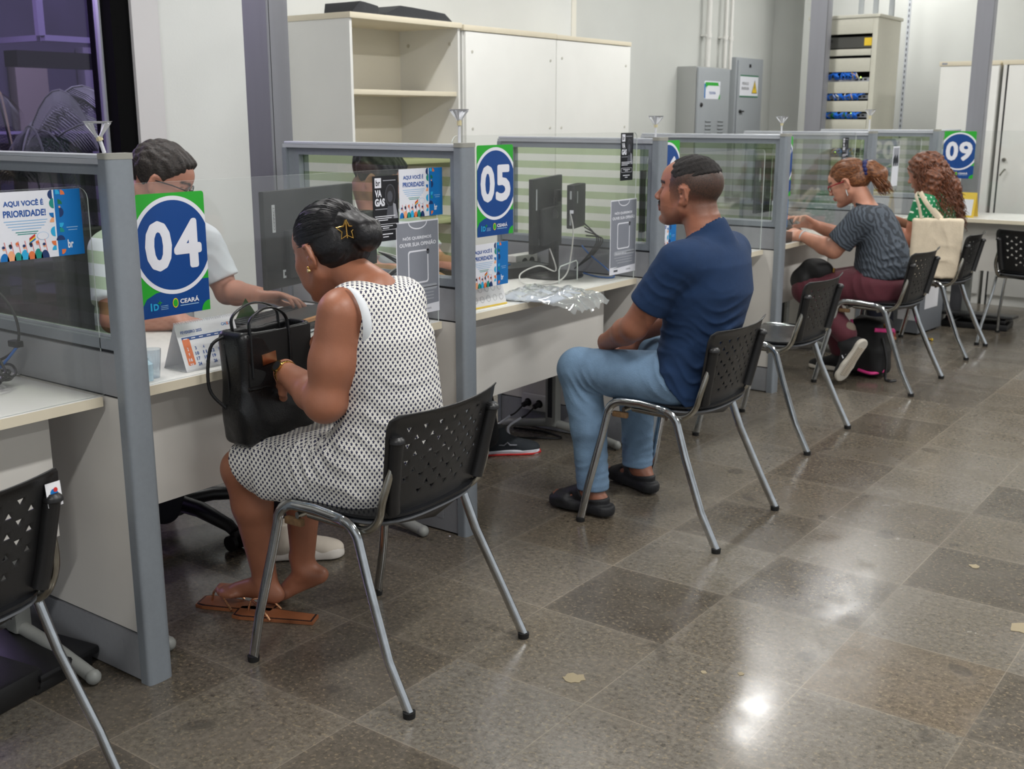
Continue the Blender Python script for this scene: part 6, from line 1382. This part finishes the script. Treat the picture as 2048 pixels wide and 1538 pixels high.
for r_ in range(3):
    for c_ in range(6): 
        cy, cz = -.08+c_*.036, .03+r_*.036; b.tube([(.0478-.3*(cz+.011*math.sin(a)), cy+.011*math.cos(a), cz+.011*math.sin(a)) for a in (k*.7 for k in range(10))], .0006, PGREY, 4)
b.build('drawn_grid', t)
t = thing('desk_calendar', 'small white calendar with a yellow header on the end counter', 'calendar', (.20, 6.66, .7685), math.radians(-90))
b = MB(); b.add([(.05, -.11, .001), (.05, .09, .001), (.0, .09, .17), (.0, -.11, .17), (-.07, -.11, .001), (-.07, .09, .001)], [(0, 1, 2, 3), (3, 2, 5, 4)], YEL); b.build('stand', t)
p = Print(.19, .165, YEL); p.rect(.01, .012, .18, .125, PWHITE, 1); p.text('arno', .03, .135, .10, .155, TXTB, 2, .02)
pg = p.build('calendar_page', t); n_ = Vector((.169, 0, .05)).normalized(); r_ = Vector((0, 1, 0)); u_ = n_.cross(r_); pg.matrix_local = Matrix(((r_.x, u_.x, n_.x, .0512), (r_.y, u_.y, n_.y, -.106), (r_.z, u_.z, n_.z, .004), (0, 0, 0, 1)))
# plastic cups beside the sign
PC = sheet_mat('cup_plastic', (.90, .94, .97), 2.0, haze=.03)
for y, x, hgt, lab, cap in ((.205, -.165, .078, 'clear plastic cup on desk 04 next to the calendar', False), (.172, -.15, .062, 'small pale blue sanitizer bottle behind number sign 04', True)):
    b = MB(); b.lathe([(0, 0), (.017, 0), (.024, hgt), (.0225, hgt), (.016, .002), (0, .002)] if not cap else [(0, 0), (.018, 0), (.019, .045), (.008, .055), (.008, hgt), (0, hgt)], (0, 0, 0), PC if not cap else mat('pale_blue_plastic', (176, 204, 220), .2), 24)
    tag(b.build('plastic_cup' if not cap else 'sanitizer_bottle', loc=(x, y, .7685)), lab, 'cup' if not cap else 'bottle')
# open laptop-like case with shiny edge
t = thing('keyboard', 'black keyboard lying on desk 04 in front of the agent', 'keyboard', (-.56, 1.0, .7685), math.radians(12))
def keyboard_parts(t):
    b = MB(); b.box(-.075, .075, -.22, .22, 0, .018, BPD, .005); b.build('body', t)
    b = MB(); kc = mat('key_caps', (44, 46, 50), .5)
    for i in range(5):
        for j in range(15): b.box(-.062+i*.024, -.042+i*.024, -.208+j*.0278, -.184+j*.0278, .018, .023, kc, .002)
    b.build('keys', t)
keyboard_parts(t)
t = thing('document_tray', 'flat dark glossy tray with brown torn edges behind the handbag on desk 04', 'tray', (-.42, .98, .7685), math.radians(16))
b = MB(); b.box(-.10, .10, -.24, .26, 0, .012, mat('glossy_dark', (34, 34, 38), .12), .004); b.box(-.09, .09, -.23, .25, .012, .03, mat('dark_stack', (46, 42, 42), .4), .003); b.build('base', t)
b = MB(); b.add([(.08, -.22, .031), (.095, -.05, .033), (.07, .02, .033), (.09, .12, .032), (.075, .25, .031), (.05, .2, .035), (.055, .0, .036), (.05, -.18, .035)], [(0, 1, 2, 6, 7), (2, 3, 4, 5, 6)], mat('brown_kraft', (176, 124, 74), .6)); b.build('kraft_edge', t)
b = MB(); b.box(.101, .107, -.20, .2, .006, .012, GREYL, .002); b.build('metal_edge', t)
b = MB(); b.add([(-.02, -.04, 0), (.03, .04, 0), (0, 0, .085)], [(0, 1, 2)], mat('green_card', (70, 100, 56), .7)); b.box(-.03, .03, -.04, .04, 0, .002, mat('green_card', (70, 100, 56), .7)); tag(b.build('folded_card', loc=(-.60, .90, .7685)), 'small green folded card standing behind the monitor of desk 04', 'card')

# ================================================================ monitors with mini computers
SCR = mat('monitor_back', (27, 28, 30), .45, bump=.03, bscale=400); SCD = mat('monitor_dark', (30, 31, 34), .45)
STK = mat('grey_sticker', (168, 172, 174), .5)
def workstation(lab, lx, ly, z0, z1, wid, deg, pc, base, brand=None, pcdeg=None):
    a = math.radians(deg); d = Vector((-math.sin(a), math.cos(a), 0)); n = Vector((math.cos(a), math.sin(a), 0)); up = Vector((0, 0, 1))
    t = thing('monitor', lab, 'monitor', (base[0], base[1], .7685)); o0 = Vector((base[0], base[1], .7685)); hh = z1-z0
    c = Vector((lx, ly, (z0+z1)/2))+d*wid/2-o0
    b = MB(); b.obox(c, n, d, up, .020, wid, hh, SCR, .004); b.obox(c+n*.018-up*hh*.16, n, d, up, .026, wid*.62, hh*.50, SCD, .008)
    b.obox(c-n*.0103, n, d, up, .0008, wid-.024, hh-.03, mat('screen_glass', (8, 8, 10), .08)); b.build('screen', t)
    b = MB(); p0 = c-d*(wid/2-.045)+n*.0105; b.obox(p0+up*hh*.22, n, d, up, .001, .016, .085, STK); b.obox(p0+d*.05-up*hh*.36, n, d, up, .001, .026, .026, STK); b.obox(p0+d*.05-up*hh*.36, n, d, up, .0016, .012, .012, SCD); b.build('sticker', t)
    if brand:
        vs, fs = textgeo(brand, .0); ax = [v.x for v in vs]; 
        b = MB(); L_ = max(ax); b.add([p0+up*(hh*.22-.036+v.x/L_*.072)+n*.001-d*(-.005+v.y*.012)+d*0 for v in vs], [f[::-1] for f in fs], SCD); b.build('sticker_lettering', t)
    b = MB(); b.lathe([(0, 0), (.128, 0), (.132, .006), (.125, .014), (.05, .020), (0, .020)], (0, 0, 0), BPL, 40); b.build('base', t)
    # column, arm
    q = Vector((0, 0, 0)); nn = n
    b = MB(); b.obox(Vector((0, 0, (z1-.08-.7685)/2)), nn, d, up, .028, .075, z1-.10-.7685, BPD, .006); b.tube([Vector((0, 0, (z0+z1)/2-.7685-.02)), c+n*.03], .022, BPD, 12); b.lathe([(0, 0), (.03, 0), (.034, .02), (.028, .05), (0, .05)], (0, 0, z1-.11-.7685), BPD, 20); b.build('stand', t)
    if pc is not None:
        a2 = math.radians(pcdeg if pcdeg is not None else deg); d2 = Vector((-math.sin(a2), math.cos(a2), 0)); n2 = Vector((math.cos(a2), math.sin(a2), 0)); m = Vector(pc)-o0
        b = MB(); b.obox(m, n2, d2, up, .036, .180, .185, SCD, .004)
        for k in range(9): b.obox(m+d2*(-.06+k*.015)+up*.093, n2, d2, up, .026, .006, .002, BPD)
        b.build('mini_computer', t)
        b = MB(); b.obox(m-d2*.091+up*.05, n2, d2, up, .008, .001, .035, STK); b.obox(m-d2*.091-up*.055, n2, d2, up, .008, .001, .045, STK); b.obox(m+n2*.019-d2*.05+up*.04, n2, d2, up, .001, .012, .05, STK); b.obox(m-d2*.0915-up*.02+n2*.005, n2, d2, up, .016, .004, .014, PWHITE); b.build('ports', t)
    return t, d, n
workstation('dark monitor seen from behind, between the agent and the woman in the star dress', -.323, .748, .922, 1.227, .505, 12, (-.365, 1.215, 1.04), (-.44, 1.13), 'COMPACT', 14)
tm, d5, n5 = workstation('dark turned monitor with a mini computer on its stand on desk 05', -.31, 2.155, .900, 1.204, .43, 18, (-.335, 2.53, 1.075), (-.41, 2.47), None, 18)
workstation('dark monitor on the desk hidden behind the man in the blue shirt', -.50, 3.38, .88, 1.19, .45, 12, (-.42, 3.80, 1.0), (-.50, 3.72))
workstation('dark monitor behind the clear shield of desk 07', -.62, 5.0, .86, 1.19, .5, 0, None, (-.52, 5.1))
def cable(pts, r, m, name, lab, n=7, parent=None):
    b = MB(); b.tube(smoothpath(pts, n), r, m, 8); o = b.build(name, parent)
    return tag(o, lab, 'cable') if parent is None else o
CWH = mat('white_cable', (204, 204, 200), .45); CBK = mat('black_cable', (22, 22, 24), .5); CBL = mat('blue_network_cable', (36, 96, 170), .45)
cable([(-.31, 2.445, 1.05), (-.29, 2.44, .98), (-.30, 2.44, .87), (-.27, 2.36, .80), (-.27, 2.26, .775), (-.35, 2.17, .775), (-.43, 2.25, .80), (-.39, 2.33, .83), (-.33, 2.37, .81), (-.40, 2.42, .90)], .0032, CWH, 'charging_cable', 'white cable looping from the mini computer over the base on desk 05')
cable([(-.33, 2.57, .90), (-.30, 2.59, .86), (-.22, 2.59, .81), (-.16, 2.57, .775), (-.22, 2.54, .773), (-.33, 2.59, .775)], .0036, CBL, 'network_cable', 'blue network cable beside the monitor stand on desk 05')
for k in range(4): cable([(-.33, 2.58+.008*k, 1.0-.02*k), (-.28+.01*k, 2.615, .93), (-.29, 2.56+.015*k, .86), (-.34, 2.53, .80)], .003, CBK, 'cable', 'black cable hanging behind the mini computer, from the bundle of four')
for o in [x for x in COL.objects if x.name.startswith('cable') and x.get('category') == 'cable' and 'bundle' in x['label']]:
    o['group'] = 'black cables hanging behind the mini computer of desk 05'; o['label'] = 'one of the black cables hanging behind the mini computer of desk 05'
for k in range(3):
    a = k*.5; o = cable([(-.30, 1.24, 1.00), (-.22+.02*k, 1.26, .98-.02*k), (-.20, 1.29, .93-.01*k), (-.22, 1.28, .84), (-.27, 1.25, .82+.02*k), (-.28, 1.22, .88), (-.24+.01*k, 1.27, .94), (-.22, 1.27, .79)], .0032, CBK if k else CWH, 'cable', 'one of the looped cables beside the mini computer of desk 04'); o['group'] = 'looped cables beside the mini computer of desk 04'
# pen tray, white socket box, clear hook stand, plastic package on desk 05
t = thing('pen_tray', 'black ribbed keyboard and pen tray with a blue pen on desk 05', 'tray', (-.60, 2.32, .7685), math.radians(-20))
b = MB(); b.box(-.10, .10, -.24, .24, 0, .004, BPD); 
for s_ in (-.10, .097): b.box(s_, s_+.003, -.24, .24, 0, .045, BPL)
b.box(-.10, .10, -.24, -.237, 0, .045, BPL); b.box(-.10, .10, .237, .24, 0, .045, BPL); b.build('tray', t)
b = MB()
for k in range(9): b.tube([(-.085+.02*k, -.22, .038), (-.085+.02*k, .22, .042)], .0045, mat('dark_rods', (60, 62, 66), .4), 8)
b.build('ribs', t)
b = MB(); b.tube([(.02, -.15, .050), (.04, .03, .052)], .0045, BLUE2, 8); b.tube([(.02, -.15, .050), (.019, -.163, .050)], .003, PWHITE, 8); tag(b.build('pen', loc=(-.60, 2.32, .7685)), 'blue pen lying on the black tray of desk 05', 'pen')
b = MB(); b.box(-.03, .03, -.085, .085, 0, .075, WHITE, .008); b.lathe([(0, 0), (.02, 0), (.02, .002)], (.031, -.02, .04), BPD, 16, 'x'); b.lathe([(0, 0), (.02, 0), (.02, .002)], (.031, .035, .04), BPD, 16, 'x'); o = b.build('socket_box', loc=(-.64, 2.55, .7685)); tag(o, 'white socket box behind the monitor stand on desk 05', 'socket')
b = MB(); b.tube([(.0, -.07, 0), (.0, -.07, .06), (0, -.06, .072), (0, .06, .085), (0, .07, .075), (0, .07, 0)], .0028, ACRE, 8); b.add([(0, -.068, .002), (0, .068, .002), (0, .068, .078), (0, -.068, .064)], [(0, 1, 2, 3)], ACR); tag(b.build('clear_holder', loc=(-.26, 2.36, .7685)), 'small clear holder standing before the monitor base on desk 05', 'holder')
PF = sheet_mat('plastic_film', (.93, .95, .98), 3.0, haze=.22)
t = thing('wrapped_package', 'papers wrapped in crumpled clear plastic lying over the edge of desk 05', 'package', (-.12, 1.95, .772), math.radians(10))
b = MB(); b.box(-.12, .12, -.14, .13, 0, .006, mat('bluish_paper', (196, 202, 214), .6), .002); b.build('papers', t)
def filmfn(): 
    N1, N2 = 28, 22; vs = []; fs = []; rr = random.Random(4)
    for i in range(N1+1):
        for j in range(N2+1):
            u, v = i/N1, j/N2; x = -.14+u*.36; y = -.17+v*.34; e = min(u, 1-u, v, 1-v)*8; z = .006+.016*min(1, e)+.010*math.sin(u*19+v*5+math.sin(v*17)*2)*math.sin(v*15+u*7)*(.5+u)+.004*rr.uniform(-1, 1)
            if x > .12: z -= (x-.12)*.35
            vs.append((x, y+.02*math.sin(u*9), max(z, .001) if x < .12 else z))
    for i in range(N1):
        for j in range(N2): a = i*(N2+1)+j; fs.append((a, a+N2+1, a+N2+2, a+1))
    return vs, fs
vs, fs = filmfn(); b = MB(); b.add(vs, fs, PF, True); b.build('plastic_film', t, sharp=False)
# leftmost desk: coiled cables, adapter, papers
b = MB(); b.box(-.02, .02, -.011, .011, -.008, .009, BPL, .003); o = b.build('cable_adapter', loc=(-.41, -.035, .87)); tag(o, 'small black cable adapter hanging in front of the leftmost partition', 'adapter')
cable([(-.60, -.10, 1.02), (-.47, -.06, 1.02), (-.40, -.04, .96), (-.395, -.035, .88), (-.44, -.06, .83), (-.55, -.12, .80), (-.70, -.18, .79)], .0035, CBK, 'power_cable', 'thin black cable arching down to the adapter at the leftmost partition')
cable([(-.395, -.04, .865), (-.42, -.07, .82), (-.45, -.11, .775), (-.50, -.18, .774)], .0036, CBL, 'network_cable', 'blue network cable running from the adapter to the coil on the leftmost desk')
pts = []
for k in range(46):
    a = k*.62; r_ = .085+.018*math.sin(k*1.3); pts.append((-.46+r_*1.2*math.cos(a)+.012*math.sin(k), -.13+r_*.85*math.sin(a), .790+.032*math.sin(a*.5+k*.2)*math.sin(k*.9)+.0006*k))
cable(pts, .0036, CBK, 'cable_coil', 'loose coil of black cable on the leftmost desk', 4)
b = MB(); b.box(-.10, .10, -.14, .14, 0, .002, PAPER); o = b.build('paper_sheet', loc=(-.55, -.13, .7685)); o.rotation_euler = (0, 0, .3); tag(o, 'white paper under the cable coil on the leftmost desk', 'paper')
# cell 06 / 07 bits
b = MB(); b.box(-.085, .085, -.10, .10, 0, .20, mat('dark_grey_box', (82, 86, 92), .5), .006); b.box(-.07, .07, -.08, .08, .20, .215, BLUE, .004); tag(b.build('storage_box', loc=(-.35, 3.62, .7685)), 'dark grey box with a blue lid right of the man in the blue shirt', 'box')
t = thing('tray', 'shallow black tray at the desk edge before the woman with red glasses', 'tray', (-.21, 4.33, .7685))
b = MB(); b.box(-.09, .09, -.09, .09, 0, .004, BPD); 
for a_ in ((-.09, -.087, -.09, .09), (.087, .09, -.09, .09), (-.09, .09, -.09, -.087), (-.09, .09, .087, .09)): b.box(a_[0], a_[1], a_[2], a_[3], 0, .055, BPL)
b.build('tray', t)
b = MB(); b.obox((0, 0, 0), (.2, .0, 1), (0, 1, 0), (-1, 0, .2), .10, .15, .004, mat('leaflet_violet', (120, 104, 170), .4)); b.obox((.003, 0, .0), (.2, .0, 1), (0, 1, 0), (-1, 0, .2), .07, .12, .001, CYAN); tag(b.build('leaflet', loc=(-.20, 4.33, .83)), 'violet and blue leaflet standing in the black tray of desk 07', 'leaflet')
b = MB(); b.box(-.004, .004, -.036, .036, -.075, .075, BPD, .003); o = b.build('phone', loc=(-.20, 4.66, .835)); o.rotation_euler = (0, math.radians(-35), 0); tag(o, 'black phone leaning before the hands of the woman with red glasses', 'phone')

# ================================================================ floor level
def office_chair(lab, loc, rz, back=True):
    t = thing('office_chair', lab, 'office chair', loc, rz, 'black office chairs of the agents')
    b = MB(); b.lathe([(0, .07), (.045, .07), (.04, .12), (.03, .14), (.026, .40), (0, .40)], (0, 0, 0), BPL, 20); b.build('gas_lift', t)
    for k in range(5):
        a = k*2*math.pi/5; d = Vector((math.cos(a), math.sin(a), 0)); b = MB(); b.tube([d*.02+Vector((0, 0, .115)), d*.15+Vector((0, 0, .112)), d*.29+Vector((0, 0, .082)), d*.315+Vector((0, 0, .066))], .024, BPL, 10, radii=[.030, .027, .021, .018], flat=1.15); l = b.build('base_arm', t)
        b = MB(); p_ = d*.315; s_ = Vector((-d.y, d.x, 0)); 
        for q_ in (-1, 1): b.tube([p_+s_*.010*q_+Vector((0, 0, .028)), p_+s_*.026*q_+Vector((0, 0, .028))], .0275, BPD, 18)
        b.box(p_.x-.012, p_.x+.012, p_.y-.012, p_.y+.012, .03, .07, BPL, .004); b.build('caster', l)
    b = MB(); b.box(-.23, .23, -.23, .23, .41, .49, mat('black_office_fabric', (22, 22, 26), .9, bump=.2, bscale=200), .035); b.build('seat', t)
    if back:
        b = MB(); b.box(-.27, -.21, -.21, .21, .58, 1.08, mat('black_office_fabric', (22, 22, 26), .9), .03); b.build('backrest', t)
        b = MB(); b.tube(smoothpath([(-.1, 0, .42), (-.25, 0, .44), (-.285, 0, .62)], 4), .022, BPL, 8); b.build('back_bar', t)
        for s_ in (-1, 1): b = MB(); b.tube(smoothpath([(-.05, .2*s_, .43), (-.05, .27*s_, .45), (-.05, .275*s_, .62), (.10, .275*s_, .64)], 4), .017, BPL, 8); b.build('armrest', t)
    return t
office_chair('black office chair of the agent in glasses, one caster showing under desk 04', (-.88, .75, 0), math.radians(3))
office_chair('black office chair of the agent behind desk 05', (-1.05, 2.0, 0), .4)
office_chair('black office chair seen through the glass at the leftmost desk', (-1.25, -.35, 0), math.radians(-20))
t = thing('footrest', 'black plastic footrest on the floor at the lower left corner', 'footrest', (-.34, -.20, 0), math.radians(10))
b = MB(); b.box(-.16, .16, -.02, .18, .03, .055, BPD, .012); b.box(-.02, .15, -.24, .0, 0, .07, BPL, .015); b.build('plate', t); b = MB(); b.box(-.15, .15, -.03, .16, 0, .03, BPL, .006); b.build('base', t)
t = thing('footrest', 'wide black footrest on the floor under the end counter', 'footrest', (.36, 6.70, 0), math.radians(4))
b = MB(); b.obox((0, 0, .085), (1, 0, 0), (0, .96, -.1), (0, .1, .96), .50, .30, .022, BPL, .008); b.build('plate', t); b = MB(); b.box(-.22, .22, -.12, .14, 0, .045, BPD, .01); b.box(-.20, -.14, -.1, .1, .045, .075, BPD, .01); b.box(.14, .2, -.1, .1, .045, .075, BPD, .01); b.build('base', t)
t = thing('computer_tower', 'grey computer case with a white label on the floor under the far desk', 'computer', (.06, 6.30, 0), math.radians(-6))
b = MB(); b.box(-.09, .09, -.20, .20, .012, .36, mat('case_grey', (120, 124, 130), .5), .006); b.box(.0905, .0915, -.12, .10, .17, .33, PAPER); b.box(-.06, .07, -.2012, -.2, .1, .3, PAPER); b.build('case', t)
b = MB(); 
for x, y in ((-.06, -.15), (.06, -.15), (-.06, .15), (.06, .15)): b.cyl((x, y, 0), (x, y, .013), .015, RUB, 10)
b.build('rubber_foot', t)
# wall plugs at the foot of the screen behind desk 05
b = MB(); b.box(-.075, .075, -.022, 0, -.03, .05, WHITE, .012)
for x in (-.035, .03): b.lathe([(0, -.024), (.019, -.024), (.02, -.022)], (x, 0, .008), BPD, 16, 'y')
o = b.build('socket_box', loc=(-.62, 2*S+.004, .12)); tag(o, 'white double socket box low on the screen under desk 05', 'socket')
for i, x in enumerate((-.655, -.59)):
    b = MB(); b.tube([(0, 0, 0), (-.004, -.03, -.008)], .013, BPD, 10); b.tube(smoothpath([(-.004, -.03, -.008), (-.02, -.07, -.04), (-.03, -.10, -.05)], 4), .0045, CBK, 6); b.tube(smoothpath([(-.03, -.10, -.05), (-.06, -.16, -.085), (-.12+.1*i, -.2, -.118)], 4), .006, PWHITE, 6)
    tag(b.build('power_plug', loc=(x, 2*S-.022, .128)), 'black power plug with a white lead, the %s of two in the low socket box' % ('left' if i == 0 else 'right'), 'plug')
cable([(-.75, 2.50, .006), (-.62, 2.44, .006), (-.50, 2.50, .006), (-.42, 2.56, .006), (-.55, 2.60, .006), (-.70, 2.57, .006)], .005, CBK, 'power_cable', 'black power cable tangled on the floor under desk 05')
# backpack and lap bag of the woman with red glasses
t = thing('backpack', 'black backpack with pink trim under the chair of the woman with red glasses', 'bag', (.26, 4.72, 0))
g = Sdf(); g.bx((0, 0, .17), (.11, .10, .165), .05, .03); g.bx((.07, -.02, .10), (.05, .08, .08), .03, .02); g.disp(lambda P: .004*np.sin(P[:, 0]*40+P[:, 2]*25)*np.sin(P[:, 1]*35)); skin_obj('bag_body', g, .007, mat('black_nylon', (18, 18, 20), .6), t)
PK = mat('pink_trim', (226, 60, 140), .5)
b = MB(); b.tube(smoothpath([(.06, -.11, .285), (.115, -.06, .28), (.122, .02, .27), (.11, .08, .25)], 5), .012, PK, 8, flat=.6); b.tube(smoothpath([(-.02, -.10, .045), (.06, -.11, .035), (.12, -.07, .05)], 5), .009, PK, 8); b.tube([(-.08, -.10, .33), (-.06, -.108, .26), (-.045, -.11, .22)], .008, PK, 8); b.build('pink_trim', t)
b = MB(); b.tube(smoothpath([(.10, -.09, .24), (.135, -.10, .12), (.14, -.11, .02), (.17, -.12, .008), (.20, -.10, .012)], 5), .008, BPL, 8, flat=.5); b.box(.105, .135, -.105, -.09, .30, .325, GOLD, .003); b.build('strap', t)
t = thing('shoulder_bag', 'black shoulder bag on the lap of the woman with red glasses', 'bag', (.0, 4.47, .58))
g = Sdf(); g.el((0.01, 0, .03), (.10, .055, .07), .03); g.el((-.06, -.01, -.03), (.07, .06, .07), .03); g.disp(lambda P: .004*np.sin(P[:, 0]*50)*np.sin(P[:, 1]*60+P[:, 2]*30)); skin_obj('bag_body', g, .006, mat('black_nylon', (18, 18, 20), .6), t)
b = MB(); b.box(.115, .125, -.02, -.01, .03, .055, GOLD, .002); b.build('buckle', t)
# crumbs, flakes and scraps on the floor
FL = mat('bare_patch', (150, 138, 112), .8); 
def scrap(x, y, r, n_, m, name, lab, seed, z=.0016, cat='scrap'):
    rr = random.Random(seed); pts = [(r*(.55+.5*rr.random())*math.cos(k*2*math.pi/n_), r*(.55+.5*rr.random())*math.sin(k*2*math.pi/n_)) for k in range(n_)]
    b = MB(); b.prism(pts, .0002, z, m); tag(b.build(name, loc=(x, y, 0)), lab, cat)
scrap(.873, .695, .036, 15, FL, 'paint_flake', 'pale irregular flake on the floor, largest of all, right of the near chair leg', 1)
scrap(1.135, .93, .010, 9, FL, 'paint_flake', 'small pale flake on the floor right of the largest one', 2)
scrap(1.22, .98, .011, 9, FL, 'paint_flake', 'small oblong pale flake on a tile joint in the foreground', 12)
scrap(1.526, 2.121, .020, 11, FL, 'paint_flake', 'pale flake on the floor near the right edge of the photo', 3)
scrap(1.76, 1.72, .045, 12, FL, 'paint_flake', 'wide pale flake cut by the right edge of the photo', 4)
scrap(.186, 5.304, .022, 8, PAPER, 'paper_scrap', 'crumpled white paper scrap near the far chairs', 5, .012)
b = MB(); b.ball((0, 0, .012), .012, GOLD, 8, (1.4, .8, .8)); b.ball((.014, .008, .01), .010, YEL, 8); tag(b.build('candy_wrapper', loc=(.25, 5.95, 0)), 'small golden candy wrapper on the floor under the far chairs', 'wrapper')
scrap(-.05, 1.30, .004, 6, PAPER, 'paper_scrap', 'tiny white speck on the floor by the sandal of the man', 6)
b = MB(); b.add([(0, 0, .0005), (.12, -.05, .0005), (.125, -.046, .0015), (.002, .006, .0015)], [(0, 1, 2, 3)], PAPER); tag(b.build('paper_strip', loc=(1.62, 2.55, 0)), 'thin pale paper strip on the floor at the right edge', 'paper')
